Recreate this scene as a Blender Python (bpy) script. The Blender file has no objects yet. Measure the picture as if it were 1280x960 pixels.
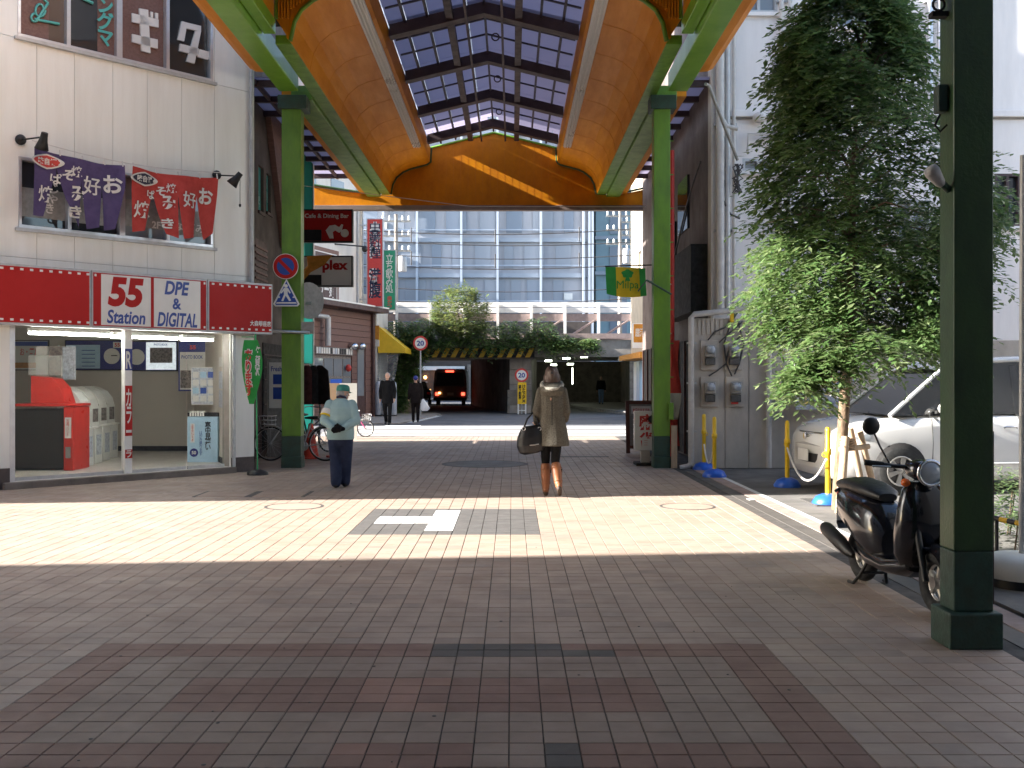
import bpy, math, random
import numpy as np
from mathutils import Vector, Matrix, noise
random.seed(7); rng = np.random.default_rng(7)
R = math.radians
S = bpy.context.scene
COL = S.collection
# ------------------------------------------------------------------ camera, sky, sun, exposure
FPX, HZ, CH = 1280.0, 475.0, 1.55            # focal length in photo pixels, horizon row, eye height
cd = bpy.data.cameras.new('camera'); cam = bpy.data.objects.new('camera', cd); COL.objects.link(cam)
cd.sensor_width = 36; cd.lens = 36; cd.clip_start = .05; cd.clip_end = 2000
cd.shift_y = -(480 - HZ) / 1280
cam.location = (0, 0, CH); cam.rotation_euler = (R(90), 0, 0); S.camera = cam
SUN = Vector((1, .10, -.47)).normalized()     # the way the light travels: low, down the side street from the left
elev = math.asin(-SUN.z); azim = math.atan2(-SUN.x, -SUN.y)
w = bpy.data.worlds.new('World'); S.world = w; w.use_nodes = True
sky = w.node_tree.nodes.new('ShaderNodeTexSky'); sky.sky_type = 'NISHITA'; sky.sun_disc = False
sky.sun_elevation = elev; sky.sun_rotation = azim; sky.air_density = 1.0; sky.dust_density = 1.5
bg = w.node_tree.nodes['Background']; bg.inputs[1].default_value = .095
w.node_tree.links.new(sky.outputs[0], bg.inputs[0])
ld = bpy.data.lights.new('sun', 'SUN'); ld.energy = 5.0; ld.angle = R(.5); ld.color = (1, .965, .90)
sun = bpy.data.objects.new('sun', ld); COL.objects.link(sun); sun.rotation_euler = SUN.to_track_quat('-Z', 'Y').to_euler()
S.view_settings.view_transform = 'Standard'; S.view_settings.look = 'None'
S.view_settings.gamma = 1; S.view_settings.use_curve_mapping = False
S.view_settings.exposure = 2.4
try:
    S.cycles.max_bounces = 8; S.cycles.transparent_max_bounces = 12
except Exception: pass

# ------------------------------------------------------------------ materials
MT = {}
def M(name, col, rough=.6, var=.12, scale=6, bump=0., bscale=60, metal=0., spec=.5, emit=0., col2=None, stretch=None, coat=0., ecol=None):
    m = bpy.data.materials.new(name); m.use_nodes = True; nt = m.node_tree; b = nt.nodes['Principled BSDF']
    b.inputs['Roughness'].default_value = rough; b.inputs['Metallic'].default_value = metal
    b.inputs['Specular IOR Level'].default_value = spec; b.inputs['Coat Weight'].default_value = coat
    c = (*col, 1)
    geo = nt.nodes.new('ShaderNodeNewGeometry'); src = geo.outputs['Position']
    if stretch:
        mp = nt.nodes.new('ShaderNodeMapping'); mp.inputs['Scale'].default_value = stretch
        nt.links.new(src, mp.inputs[0]); src = mp.outputs[0]
    n = nt.nodes.new('ShaderNodeTexNoise'); n.inputs['Scale'].default_value = scale; n.inputs['Detail'].default_value = 6; n.inputs['Roughness'].default_value = .65
    nt.links.new(src, n.inputs['Vector'])
    r = nt.nodes.new('ShaderNodeValToRGB'); e = r.color_ramp.elements
    lo = col2 if col2 else tuple(x * (1 - var * 1.6) for x in col)
    e[0].position = .3; e[0].color = (*lo, 1); e[1].position = .62; e[1].color = c
    nt.links.new(n.outputs['Fac'], r.inputs[0]); nt.links.new(r.outputs[0], b.inputs['Base Color'])
    rr = nt.nodes.new('ShaderNodeMapRange'); rr.inputs[1].default_value = .3; rr.inputs[2].default_value = .7
    rr.inputs[3].default_value = min(1, rough * 1.2); rr.inputs[4].default_value = rough * .85
    nt.links.new(n.outputs['Fac'], rr.inputs[0]); nt.links.new(rr.outputs[0], b.inputs['Roughness'])
    if bump:
        n2 = nt.nodes.new('ShaderNodeTexNoise'); n2.inputs['Scale'].default_value = bscale; n2.inputs['Detail'].default_value = 4
        nt.links.new(geo.outputs['Position'], n2.inputs['Vector'])
        bp = nt.nodes.new('ShaderNodeBump'); bp.inputs['Strength'].default_value = bump; bp.inputs['Distance'].default_value = .02
        nt.links.new(n2.outputs['Fac'], bp.inputs['Height']); nt.links.new(bp.outputs[0], b.inputs['Normal'])
    if emit:
        b.inputs['Emission Color'].default_value = (*(ecol or col), 1); b.inputs['Emission Strength'].default_value = emit
    MT[name] = m; return m
def glass(name, col, rough=.05, tr=.0, refl=.5):
    m = bpy.data.materials.new(name); m.use_nodes = True; nt = m.node_tree; b = nt.nodes['Principled BSDF']
    b.inputs['Base Color'].default_value = (*col, 1); b.inputs['Roughness'].default_value = rough; b.inputs['Specular IOR Level'].default_value = refl
    if tr:
        t = nt.nodes.new('ShaderNodeBsdfTransparent'); t.inputs[0].default_value = (.95, .97, .96, 1); mx = nt.nodes.new('ShaderNodeMixShader'); mx.inputs[0].default_value = tr
        nt.links.new(b.outputs[0], mx.inputs[1]); nt.links.new(t.outputs[0], mx.inputs[2]); nt.links.new(mx.outputs[0], nt.nodes['Material Output'].inputs[0])
    MT[name] = m; return m
def translucent(name, col, tl, dif):
    m = bpy.data.materials.new(name); m.use_nodes = True; nt = m.node_tree; nt.nodes.remove(nt.nodes['Principled BSDF'])
    a = nt.nodes.new('ShaderNodeBsdfTranslucent'); a.inputs[0].default_value = (*tl, 1)
    d = nt.nodes.new('ShaderNodeBsdfDiffuse'); d.inputs[0].default_value = (*dif, 1)
    mx = nt.nodes.new('ShaderNodeMixShader'); mx.inputs[0].default_value = col
    nt.links.new(d.outputs[0], mx.inputs[1]); nt.links.new(a.outputs[0], mx.inputs[2]); nt.links.new(mx.outputs[0], nt.nodes['Material Output'].inputs[0])
    MT[name] = m; return m
M('asphalt', (.085, .085, .09), .85, .3, 3, .25, 180)
M('grout', (.085, .075, .068), .9, .3, 8)
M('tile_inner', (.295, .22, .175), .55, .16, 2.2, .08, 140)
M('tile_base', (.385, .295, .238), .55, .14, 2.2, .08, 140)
M('tile_warm', (.365, .27, .212), .55, .14, 2.2, .08, 140)
M('tile_cool', (.335, .262, .215), .55, .14, 2.6, .08, 140)
M('tile_red', (.245, .145, .112), .55, .15, 2.4, .08, 140)
M('tile_pink', (.32, .185, .14), .55, .12, 2.4, .08, 140)
M('tile_dark', (.10, .09, .082), .55, .14, 2.4, .08, 140)
M('tile_grey', (.115, .108, .104), .6, .14, 3, .08, 140)
M('tile_white', (.78, .78, .76), .6, .08, 5)
M('white_paint', (.75, .75, .73), .5, .1, 4)
M('road_paint', (.7, .7, .68), .7, .25, 9)
M('kerb', (.36, .34, .32), .8, .2, 5, .2, 90)
M('kerb_red', (.34, .25, .22), .8, .2, 5)
M('cream_wall', (.86, .85, .80), .55, .09, .8, .03, 30, col2=(.76, .74, .68), stretch=(3, 3, .35))
M('joint', (.3, .27, .24), .8)
M('plinth', (.09, .07, .065), .6, .2, 9)
M('alu', (.62, .62, .64), .35, .08, 8, metal=.6)
M('alu_dull', (.5, .5, .5), .5, .12, 8, metal=.3)
M('steel', (.55, .55, .55), .3, .1, 10, metal=.9)
M('white_metal', (.8, .79, .76), .4, .06, 5)
M('white_plastic', (.78, .77, .72), .35, .05, 5)
M('sign_white', (.74, .72, .68), .3, .05, 3)
M('sign_red', (.44, .016, .014), .5, .08, 2, spec=.2)
M('bright_red', (.62, .03, .02), .35, .1, 4)
M('poster_red', (.6, .05, .04), .5, .1, 20)
M('sign_blue', (.02, .07, .35), .3, .08, 3)
M('deep_blue', (.015, .025, .22), .4, .1, 3)
M('text_blue', (.03, .07, .32), .4)
M('navy', (.02, .02, .05), .6)
M('black', (.012, .012, .013), .45, .2, 10)
M('black_matt', (.018, .016, .016), .8, .25, 10)
M('rubber', (.02, .02, .02), .75, .3, 20)
M('leather_black', (.007, .006, .007), .45, .2, 18, .12, 60)
M('green_paint', (.17, .37, .018), .4, .12, 1.6, col2=(.13, .30, .018), coat=.2)
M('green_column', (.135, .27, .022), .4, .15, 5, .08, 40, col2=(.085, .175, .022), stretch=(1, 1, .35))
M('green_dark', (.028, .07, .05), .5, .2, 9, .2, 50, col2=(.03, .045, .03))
M('green_shade', (.04, .09, .03), .38, .28, 5, .12, 45, col2=(.026, .056, .022), stretch=(1, 1, .4))  # copy of the column green with shade put into the colour
M('orange_panel', (.65, .24, .003), .5, .1, 2.2, .03, 6, spec=.25, col2=(.50, .165, .004), stretch=(1.6, .3, 1))
M('orange_flute', (.60, .21, .003), .5, .1, 3, stretch=(6, 6, .5))
M('brown_steel', (.055, .03, .032), .6, .2, 4)
M('brown_thin', (.04, .03, .045), .6, .2, 4)
M('lamp_strip', (.66, .63, .58), .3, .02, 1, metal=.3)
M('gable_edge', (.22, .17, .15), .5, .15, 3)
M('dark_wall', (.085, .065, .055), .75, .2, 2, .05, 30)
M('dark_tile', (.13, .10, .09), .7, .2, 3)
M('brown_board', (.20, .105, .085), .65, .2, 5, .05, 40, stretch=(.6, 6, 6))
M('brown_dark', (.09, .045, .04), .6, .2, 5)
M('pale_wall', (.66, .64, .61), .7, .1, 1.4, .05, 30, col2=(.56, .54, .51), stretch=(1.5, 1.5, .4))
M('right_wall', (.80, .755, .73), .75, .1, .9, .05, 30, col2=(.66, .625, .61), stretch=(1.8, 1.8, .3))
M('right_low', (.52, .465, .40), .8, .2, 1.4, .12, 40, col2=(.37, .325, .28), stretch=(1.4, 1.4, .7))
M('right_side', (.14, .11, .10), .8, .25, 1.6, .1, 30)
M('yellow_wall', (.60, .50, .36), .7, .1, 2)
M('turquoise', (.10, .42, .38), .25, .08, 3)
M('concrete', (.36, .32, .28), .85, .25, 1.6, .2, 30, col2=(.2, .175, .155))
M('concrete_dark', (.22, .19, .165), .85, .3, 1.2, .2, 30)
M('stone', (.28, .235, .19), .85, .25, 3, .3, 20)
M('stone_dark', (.2, .17, .14), .85, .3, 3, .3, 20)
M('rail_white', (.85, .82, .79), .55, .12, 5)
M('rail_rose', (.36, .27, .25), .7, .2, 4)
M('hazard_yellow', (.6, .36, .02), .55, .15, 6)
M('office_wall', (.39, .40, .44), .5, .06, .5)  # office tones drawn close together to put distance haze into the colours
M('office_slab', (.40, .44, .50), .6, .06, .5)
M('office_fin', (.52, .57, .65), .35, .05, 1)
M('teal_wall', (.30, .42, .46), .5, .1, .6)
M('skin', (.52, .30, .21), .5, .08, 12)
M('hair_grey', (.35, .34, .33), .6, .2, 40)
M('hair_brown', (.075, .04, .028), .38, .3, 40, .2, 120, stretch=(12, 12, 1))
M('hair_black', (.014, .012, .012), .4, .2, 40)
M('jacket_aqua', (.31, .45, .46), .75, .09, 5, .12, 18)
M('cap_teal', (.035, .22, .18), .7, .12, 8)
M('jeans', (.014, .024, .065), .85, .22, 7, .15, 22)
M('tweed', (.12, .108, .085), .95, .5, 70, .5, 110, col2=(.045, .04, .03))
M('fur_trim', (.46, .44, .38), .95, .3, 40, .5, 90)
M('leggings', (.006, .006, .007), .85, .2, 10, spec=.2)
M('boot_tan', (.26, .092, .032), .5, .2, 9, .12, 25)
M('boot_sole', (.05, .03, .02), .7)
M('coat_black', (.006, .006, .007), .9, .2, 8, .1, 20, spec=.15)
M('coat_brown', (.016, .011, .010), .9, .2, 8, .1, 20, spec=.15)
M('jeans_light', (.16, .24, .42), .8, .15, 8)
M('bag_white', (.8, .8, .8), .6)
M('car_silver', (.83, .82, .80), .22, .03, 1, metal=.15, coat=.6)
M('car_trim', (.03, .03, .03), .5)
M('chrome', (.75, .75, .75), .12, .03, 5, metal=1)
M('rim_silver', (.5, .48, .45), .3, .1, 10, metal=.7)
M('scooter_paint', (.008, .008, .012), .18, .1, 4, coat=.6)
M('amber', (.7, .12, .01), .2)
M('lens_red', (.4, .01, .01), .2)
M('yellow_plastic', (.78, .50, .015), .4, .08, 6)
M('blue_plastic', (.02, .12, .62), .35, .1, 6)
M('rope_white', (.75, .72, .68), .7)
M('wood_pale', (.50, .36, .24), .75, .2, 6, .15, 40, stretch=(6, 6, 1))
M('bark', (.20, .135, .085), .9, .35, 14, .5, 40, stretch=(2, 2, .6))





M('noren_blue', (.085, .06, .16), .85, .12, 8)
M('noren_red', (.50, .055, .045), .85, .12, 8)
M('cloth_white', (.75, .72, .68), .85)
M('flag_green', (.03, .33, .06), .8, .1, 6)
M('flag_yellow', (.75, .55, .02), .8, .1, 6)
M('banner_orange', (.62, .26, .03), .7, .2, 10)
M('awning_yellow', (.72, .47, .02), .6, .1, 5)
M('kiosk_red', (.62, .03, .02), .3)
M('shop_wall', (.62, .56, .48), .6, .05, 1)
M('shop_floor', (.55, .51, .46), .4, .08, 4)
M('paper', (.72, .70, .66), .6, .05, 20)
M('print_mix', (.3, .25, .22), .6, .9, 22, col2=(.04, .035, .04))
M('print_blue', (.42, .62, .78), .6, .1, 6)
M('print_pale', (.62, .66, .74), .6, .35, 30)
M('cone_red', (.62, .06, .03), .5, .1, 8)
M('cardboard', (.36, .24, .15), .8, .1, 8)
M('cloth_maroon', (.09, .025, .025), .85, .25, 8)
M('pink_paint', (.5, .05, .2), .4)
M('meter_grey', (.30, .29, .27), .5, .2, 12)
M('gas_grey', (.50, .53, .58), .35, .1, 4, metal=.2)
M('pipe_pale', (.55, .52, .49), .5, .12, 5)
M('cable_dark', (.06, .055, .055), .6)
M('iron', (.09, .085, .08), .6, .3, 20, .3, 80)
M('teak_frame', (.12, .04, .025), .5)
M('tube_light', (1, 1, .96), .4, emit=16)
M('screen_light', (.75, .8, .85), .4, .2, 12, emit=.16)
M('green_lamp', (.9, 1, .78), .4, emit=6)
M('tail_light', (1, .06, .03), .4, emit=1.3)
M('warm_lamp', (1, .45, .12), .4, emit=2)
def leaf(name, col, back, rough=.17):              # glossy leaf that also lets light through
    m = M(name, col, rough, .3, 2.5, spec=.6); nt = m.node_tree; b = nt.nodes['Principled BSDF']
    t = nt.nodes.new('ShaderNodeBsdfTranslucent'); t.inputs[0].default_value = (*back, 1); mx = nt.nodes.new('ShaderNodeMixShader'); mx.inputs[0].default_value = .32
    nt.links.new(b.outputs[0], mx.inputs[1]); nt.links.new(t.outputs[0], mx.inputs[2]); nt.links.new(mx.outputs[0], nt.nodes['Material Output'].inputs[0])
leaf('leaf_a', (.09, .165, .055), (.22, .33, .11)); leaf('leaf_b', (.145, .225, .09), (.30, .40, .16)); leaf('leaf_c', (.23, .29, .14), (.36, .43, .22))
leaf('leaf_sunlit', (.24, .27, .11), (.3, .33, .1), .4); leaf('leaf_mid', (.14, .18, .06), (.22, .28, .07), .4)  # paler bush leaves: sunlight on the bridge bush put into the colour
glass('window_dark', (.035, .038, .042), .04, 0, .7)
glass('window_brown', (.13, .085, .06), .08, 0, .6)
glass('window_pale', (.22, .24, .26), .06, 0, .7)
glass('window_blue', (.23, .265, .33), .15, 0, .5)
glass('window_hazed', (.31, .335, .385), .25, 0, .4)  # office glass paled toward the wall, haze put into its colour
glass('shop_glass', (.5, .52, .52), .03, .965, .5)
glass('clear_plastic', (.6, .6, .58), .2, .75, .5)
glass('car_glass', (.015, .016, .018), .03, 0, .8)
glass('lens', (.5, .55, .62), .06, .35, .7)
translucent('roof_glazing', .8, (.50, .47, .55), (.32, .30, .36))
translucent('roof_glazing_dim', .8, (.10, .095, .09), (.3, .3, .3))  # unseen near bay panes, dimmed to keep daylight off the foreground

# ------------------------------------------------------------------ geometry helpers
class Frame:
    """A placed plane: origin O, U along it, V up it, N out of it."""
    def __init__(s, O, U, V=(0, 0, 1), N=None):
        s.O = Vector(O); s.U = Vector(U).normalized(); s.V = Vector(V).normalized()
        s.N = Vector(N).normalized() if N else s.U.cross(s.V).normalized()
    def P(s, u, v, n=0.): return s.O + s.U * u + s.V * v + s.N * n
    def px(s, x, y, n=0.):                    # where the line of sight through a photo pixel meets the plane
        d = Vector(((x - 640) / FPX, 1, (HZ - y) / FPX)); c = Vector((0, 0, CH))
        t = (s.O + s.N * n - c).dot(s.N) / d.dot(s.N); q = c + d * t - s.O
        return q.dot(s.U), q.dot(s.V)
    def rect(s, x0, y0, x1, y1, n=0.):        # u0, u1, v0, v1 of a photo rectangle (top left, bottom right)
        a, b = s.px(x0, y0, n), s.px(x1, y1, n); c, d = s.px(x0, y1, n), s.px(x1, y0, n)
        u0, u1 = sorted(((a[0] + c[0]) / 2, (b[0] + d[0]) / 2)); v1, v0 = (a[1] + d[1]) / 2, (b[1] + c[1]) / 2
        return u0, u1, v0, v1
def W3(x, y, D): return Vector(((x - 640) * D / FPX, D, CH + (HZ - y) * D / FPX))
def GD(y): return FPX * CH / (y - HZ)
FRONT = lambda Y: Frame((0, Y, 0), (1, 0, 0))     # a plane facing the camera
def RIGHTF(X): return Frame((X, 0, 0), (0, -1, 0), (0, 0, 1), (-1, 0, 0))   # faces -X; u = -Y
def LEFTF(X): return Frame((X, 0, 0), (0, 1, 0), (0, 0, 1), (1, 0, 0))      # faces +X; u = Y
class MB:
    def __init__(s): s.v = []; s.f = []; s.s = []; s.m = []
    def add(s, vs, fs, smooth=False, mi=0):
        k = len(s.v); s.v.extend([tuple(q) for q in vs])
        for f in fs: s.f.append([i + k for i in f]); s.s.append(smooth); s.m.append(mi)
        return s
    def hexa(s, p, mi=0):                         # 8 corners: bottom ring then top ring
        return s.add(p, [(3, 2, 1, 0), (4, 5, 6, 7), (0, 1, 5, 4), (1, 2, 6, 5), (2, 3, 7, 6), (3, 0, 4, 7)], False, mi)
    def box(s, x0, x1, y0, y1, z0, z1, mi=0):
        return s.hexa([(x0, y0, z0), (x1, y0, z0), (x1, y1, z0), (x0, y1, z0), (x0, y0, z1), (x1, y0, z1), (x1, y1, z1), (x0, y1, z1)], mi)
    def fbox(s, F, u0, u1, v0, v1, n0, n1, mi=0):
        P = F.P
        return s.hexa([P(u0, v0, n1), P(u1, v0, n1), P(u1, v0, n0), P(u0, v0, n0), P(u0, v1, n1), P(u1, v1, n1), P(u1, v1, n0), P(u0, v1, n0)], mi)
    def fpoly(s, F, pts, n0, n1, mi=0, smooth=False):   # outline (counter-clockwise) with thickness
        k = len(pts); v = [F.P(a, b, n1) for a, b in pts] + [F.P(a, b, n0) for a, b in pts]
        s.add(v, [tuple(range(k)), tuple(range(2 * k - 1, k - 1, -1))], False, mi)
        return s.add(v, [(i, i + k, (i + 1) % k + k, (i + 1) % k) for i in range(k)], smooth, mi)
    def loft(s, rings, closed=True, caps=True, smooth=True, mi=0):
        n = len(rings[0]); v = [q for r in rings for q in r]; f = []
        for i in range(len(rings) - 1):
            for j in range(n if closed else n - 1):
                a, b = i * n + j, i * n + (j + 1) % n
                f.append((a, b, b + n, a + n))
        s.add(v, f, smooth, mi)
        if caps and closed:
            s.add(rings[0], [tuple(range(n - 1, -1, -1))], False, mi); s.add(rings[-1], [tuple(range(n))], False, mi)
        return s
    def tube(s, pts, r, n=8, caps=True, mi=0, smooth=True):
        pts = [Vector(p) for p in pts]; k = len(pts); rr = r if isinstance(r, (list, tuple)) else [r] * k
        rings = []; prev = None
        for i, p in enumerate(pts):
            t = (pts[min(i + 1, k - 1)] - pts[max(i - 1, 0)])
            t = t.normalized() if t.length > 1e-9 else Vector((0, 0, 1))
            if prev is None: a = t.orthogonal().normalized()
            else:
                a = prev - t * prev.dot(t); a = a.normalized() if a.length > 1e-6 else t.orthogonal().normalized()
            prev = a; b = t.cross(a)
            rings.append([p + (a * math.cos(2 * math.pi * j / n) + b * math.sin(2 * math.pi * j / n)) * rr[i] for j in range(n)])
        return s.loft(rings, True, caps, smooth, mi)
    def lathe(s, O, prof, n=20, axis=(0, 0, 1), mi=0, smooth=True, caps=True):
        O = Vector(O); ax = Vector(axis).normalized(); a = ax.orthogonal().normalized(); b = ax.cross(a)
        rings = [[O + ax * h + (a * math.cos(2 * math.pi * j / n) + b * math.sin(2 * math.pi * j / n)) * max(r, 1e-4) for j in range(n)] for r, h in prof]
        return s.loft(rings, True, caps, smooth, mi)
    def ring(s, c, axis, R0, r, n=28, m=8, mi=0):      # torus
        c = Vector(c); ax = Vector(axis).normalized(); a = ax.orthogonal().normalized(); b = ax.cross(a); rings = []
        for i in range(n + 1):
            d = a * math.cos(2 * math.pi * i / n) + b * math.sin(2 * math.pi * i / n)
            rings.append([c + d * (R0 + r * math.cos(2 * math.pi * j / m)) + ax * r * math.sin(2 * math.pi * j / m) for j in range(m)])
        return s.loft(rings, True, False, True, mi)
    def ell(s, c, rad, n=14, m=9, rot=None, mi=0):
        c = Vector(c); v = []
        for i in range(m + 1):
            th = math.pi * i / m
            for j in range(n):
                ph = 2 * math.pi * j / n
                q = Vector((rad[0] * math.sin(th) * math.cos(ph), rad[1] * math.sin(th) * math.sin(ph), rad[2] * math.cos(th)))
                v.append(c + (rot @ q if rot else q))
        f = [(i * n + j, i * n + (j + 1) % n, (i + 1) * n + (j + 1) % n, (i + 1) * n + j) for i in range(m) for j in range(n)]
        return s.add(v, [t[::-1] for t in f], True, mi)
    def cap(s, p0, r0, p1, r1, n=10):                  # tapered capsule
        p0, p1 = Vector(p0), Vector(p1); t = p1 - p0; L = t.length
        if L < 1e-6: return s.ell(p0, (r0, r0, r0))
        pr = [(r0 * math.sin(a), -r0 * math.cos(a)) for a in (.02, .5, 1.0)] + [(r0, 0), (r1, L)] + [(r1 * math.cos(a), L + r1 * math.sin(a)) for a in (.57, 1.07, 1.55)]
        return s.lathe(p0, pr, n, t)
    def build(s, name, mat, parent=None, label=None, cat=None, group=None, kind=None, bevel=0., world=True, remesh=0., smooth=0, origin=None):
        me = bpy.data.meshes.new(name); v = np.array(s.v, dtype=np.float64).reshape(-1, 3)
        o = bpy.data.objects.new(name, me); COL.objects.link(o)
        if parent is not None:
            o.parent = parent; v = v - np.array(ORG.get(parent.name, (0, 0, 0))); ORG[o.name] = ORG.get(parent.name, (0, 0, 0))
        else:
            og = np.array(origin) if origin is not None else np.array([(v[:, 0].min() + v[:, 0].max()) / 2, (v[:, 1].min() + v[:, 1].max()) / 2, v[:, 2].min()])
            v = v - og; o.location = og; ORG[o.name] = tuple(og)
        me.from_pydata([tuple(q) for q in v], [], s.f)
        for mm in (mat if isinstance(mat, (list, tuple)) else [mat]): me.materials.append(MT[mm] if isinstance(mm, str) else mm)
        me.polygons.foreach_set('use_smooth', s.s); me.polygons.foreach_set('material_index', s.m); me.update()
        if bevel:
            b = o.modifiers.new('bevel', 'BEVEL'); b.width = bevel; b.segments = 2; b.limit_method = 'ANGLE'; b.angle_limit = R(40)
        if remesh:
            r = o.modifiers.new('remesh', 'REMESH'); r.mode = 'VOXEL'; r.voxel_size = remesh; r.use_smooth_shade = True
            if smooth:
                q = o.modifiers.new('smooth', 'SMOOTH'); q.factor = .5; q.iterations = smooth
        tag(o, label, cat, group, kind); return o
ORG = {}
def tag(o, label=None, cat=None, group=None, kind=None):
    if label: o['label'] = label
    if cat: o['category'] = cat
    if group: o['group'] = group
    if kind: o['kind'] = kind
    return o
def thing(name, label, cat, loc=(0, 0, 0), group=None):
    o = bpy.data.objects.new(name, None); COL.objects.link(o); o.location = loc; ORG[o.name] = tuple(loc); o.empty_display_size = .2
    return tag(o, label, cat, group)
def place(o, loc, rotz=0., label=None):
    o.location = loc; o.rotation_euler = (0, 0, rotz)
    if label: o['label'] = label
    return o
def dup(root, loc, rotz=0., label=None):
    def cp(o, par):
        c = o.copy(); COL.objects.link(c)
        if par is not None: c.parent = par
        for ch in o.children: cp(ch, c)
        return c
    return place(cp(root, None), loc, rotz, label)
def structure(mb, name, mat, **k): return mb.build(name, mat, kind='structure', **k)
TX = []
def text(s, F, u0, u1, v0, v1, n, mat, parent, bold=0., shear=0., name='lettering', fn=None, vertical=False, keep=False):
    TX.append(dict(s='\n'.join(s) if vertical else s, F=F, r=(u0, u1, v0, v1), n=n, mat=mat, parent=parent, bold=bold, shear=shear, name=name, fn=fn, keep=keep))
def flush_text():
    obs = []
    for t in TX:
        c = bpy.data.curves.new('lettering', 'FONT'); c.body = t['s']; c.offset = t['bold']; c.shear = t['shear']; c.resolution_u = 4
        c.align_x = 'CENTER'; c.space_line = .82 if '\n' in t['s'] else 1
        o = bpy.data.objects.new('lettering_source', c); COL.objects.link(o); obs.append((o, t))
    dg = bpy.context.evaluated_depsgraph_get()
    for o, t in obs:
        me = bpy.data.meshes.new_from_object(o.evaluated_get(dg)); k = len(me.vertices)
        a = np.empty(k * 3); me.vertices.foreach_get('co', a); a = a.reshape(-1, 3)
        mb = MB(); lo, hi = a.min(0), a.max(0); u0, u1, v0, v1 = t['r']; F = t['F']
        su, sv = (u1 - u0) / (hi[0] - lo[0]), (v1 - v0) / (hi[1] - lo[1])
        vs = []
        for q in a:
            u, v = u0 + (q[0] - lo[0]) * su, v0 + (q[1] - lo[1]) * sv
            vs.append(F.P(u, v, t['n'] + (t['fn'](u, v) if t['fn'] else 0)))
        mb.add(vs, [tuple(p.vertices) for p in me.polygons])
        mb.build(t['name'], t['mat'], t['parent'])
        c = o.data; bpy.data.objects.remove(o); bpy.data.curves.remove(c); bpy.data.meshes.remove(me)
def wall_cells(F, u0, u1, v0, v1, holes):
    """Rectangles that fill u0..u1 x v0..v1 round the holes (u0, u1, v0, v1)."""
    vs = sorted({v0, v1, *[h[2] for h in holes], *[h[3] for h in holes]}); vs = [v for v in vs if v0 <= v <= v1]; out = []
    for a, b in zip(vs, vs[1:]):
        cut = sorted((h[0], h[1]) for h in holes if h[2] <= a + 1e-6 and h[3] >= b - 1e-6); u = u0
        for c, d in cut:
            if c > u: out.append((u, c, a, b))
            u = max(u, d)
        if u < u1: out.append((u, u1, a, b))
    return out
# ------------------------------------------------------------------ ground and paving
g = MB(); g.box(-400, 400, -200, 900, -.5, -.03); structure(g, 'ground', 'asphalt')
pv = MB(); pv.box(-9, 2.95, -12, 28.3, -.029, -.005); pavement = structure(pv, 'pavement', 'grout')
TW, TD, TX0, TY0 = .149, .137, -.0128, 4.235
rows = range(int((2.0 - TY0) / TD), int((28.2 - TY0) / TD)); cols = range(int((-8.8 - TX0) / TW), int((2.93 - TX0) / TW))
def variant(x, y):
    n = noise.noise(Vector((x * 1.3, y * 1.3, 3))) + random.uniform(-.75, .75)
    base = 'tile_base' if n > -.25 else ('tile_warm' if n > -.7 else 'tile_cool')
    if -1.72 < x < .28 and 10.3 < y < 12.3:
        if -.97 < x < -.55 and 10.6 < y < 12.2: return 'tile_white'
        if -1.55 < x < -.9 and 11.15 < y < 11.65: return 'tile_white'
        return 'tile_grey'
    if y > 6.02: return base
    if 5.75 < y and -2.45 < x < 1.49: return 'tile_dark' if -.45 < x < .55 and random.random() > .12 else 'tile_red'
    if (-2.43 < x < -2.13 or 1.19 < x < 1.49): return 'tile_red'
    if 4.78 < y < 5.32 and -1.64 < x < .75: return 'tile_pink' if -.8 < x < -.3 and random.random() > .4 else 'tile_red'
    if base and 3.2 < y < 4.37 and -2.13 < x < 1.19:
        if .08 < x < .22: return 'tile_dark'
        if x < -1.2 or x > .22: return 'tile_red'
        if -.72 < x < -.2: return 'tile_pink' if random.random() > .7 else 'tile_red'
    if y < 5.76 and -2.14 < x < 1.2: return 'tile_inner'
    return base
TV = ['tile_inner', 'tile_base', 'tile_warm', 'tile_cool', 'tile_red', 'tile_pink', 'tile_dark', 'tile_grey', 'tile_white']
proto_tile = {}
def tile_verts(cx, cy, dz, hx, hy):
    c = .0025
    return [(cx - hx, cy - hy, -.006), (cx + hx, cy - hy, -.006), (cx + hx, cy + hy, -.006), (cx - hx, cy + hy, -.006),
            (cx - hx + c, cy - hy + c, dz), (cx + hx - c, cy - hy + c, dz), (cx + hx - c, cy + hy - c, dz), (cx - hx + c, cy + hy - c, dz)]
TF = [(4, 5, 6, 7), (0, 1, 5, 4), (1, 2, 6, 5), (2, 3, 7, 6), (3, 0, 4, 7)]
near, far = [], MB()
for j in rows:
    for i in cols:
        x, y = TX0 + (i + .5) * TW, TY0 + (j + .5) * TD; k = variant(x, y)
        big = 1280 / y * TD * CH / y
        if y > 4.05 and abs(x) < y * .51 and len(near) < 300: near.append((x, y, k))
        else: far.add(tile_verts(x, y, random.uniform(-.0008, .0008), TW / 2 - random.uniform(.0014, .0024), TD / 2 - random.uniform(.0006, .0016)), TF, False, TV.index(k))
far.build('paving_field', TV, pavement, kind='stuff')
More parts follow.
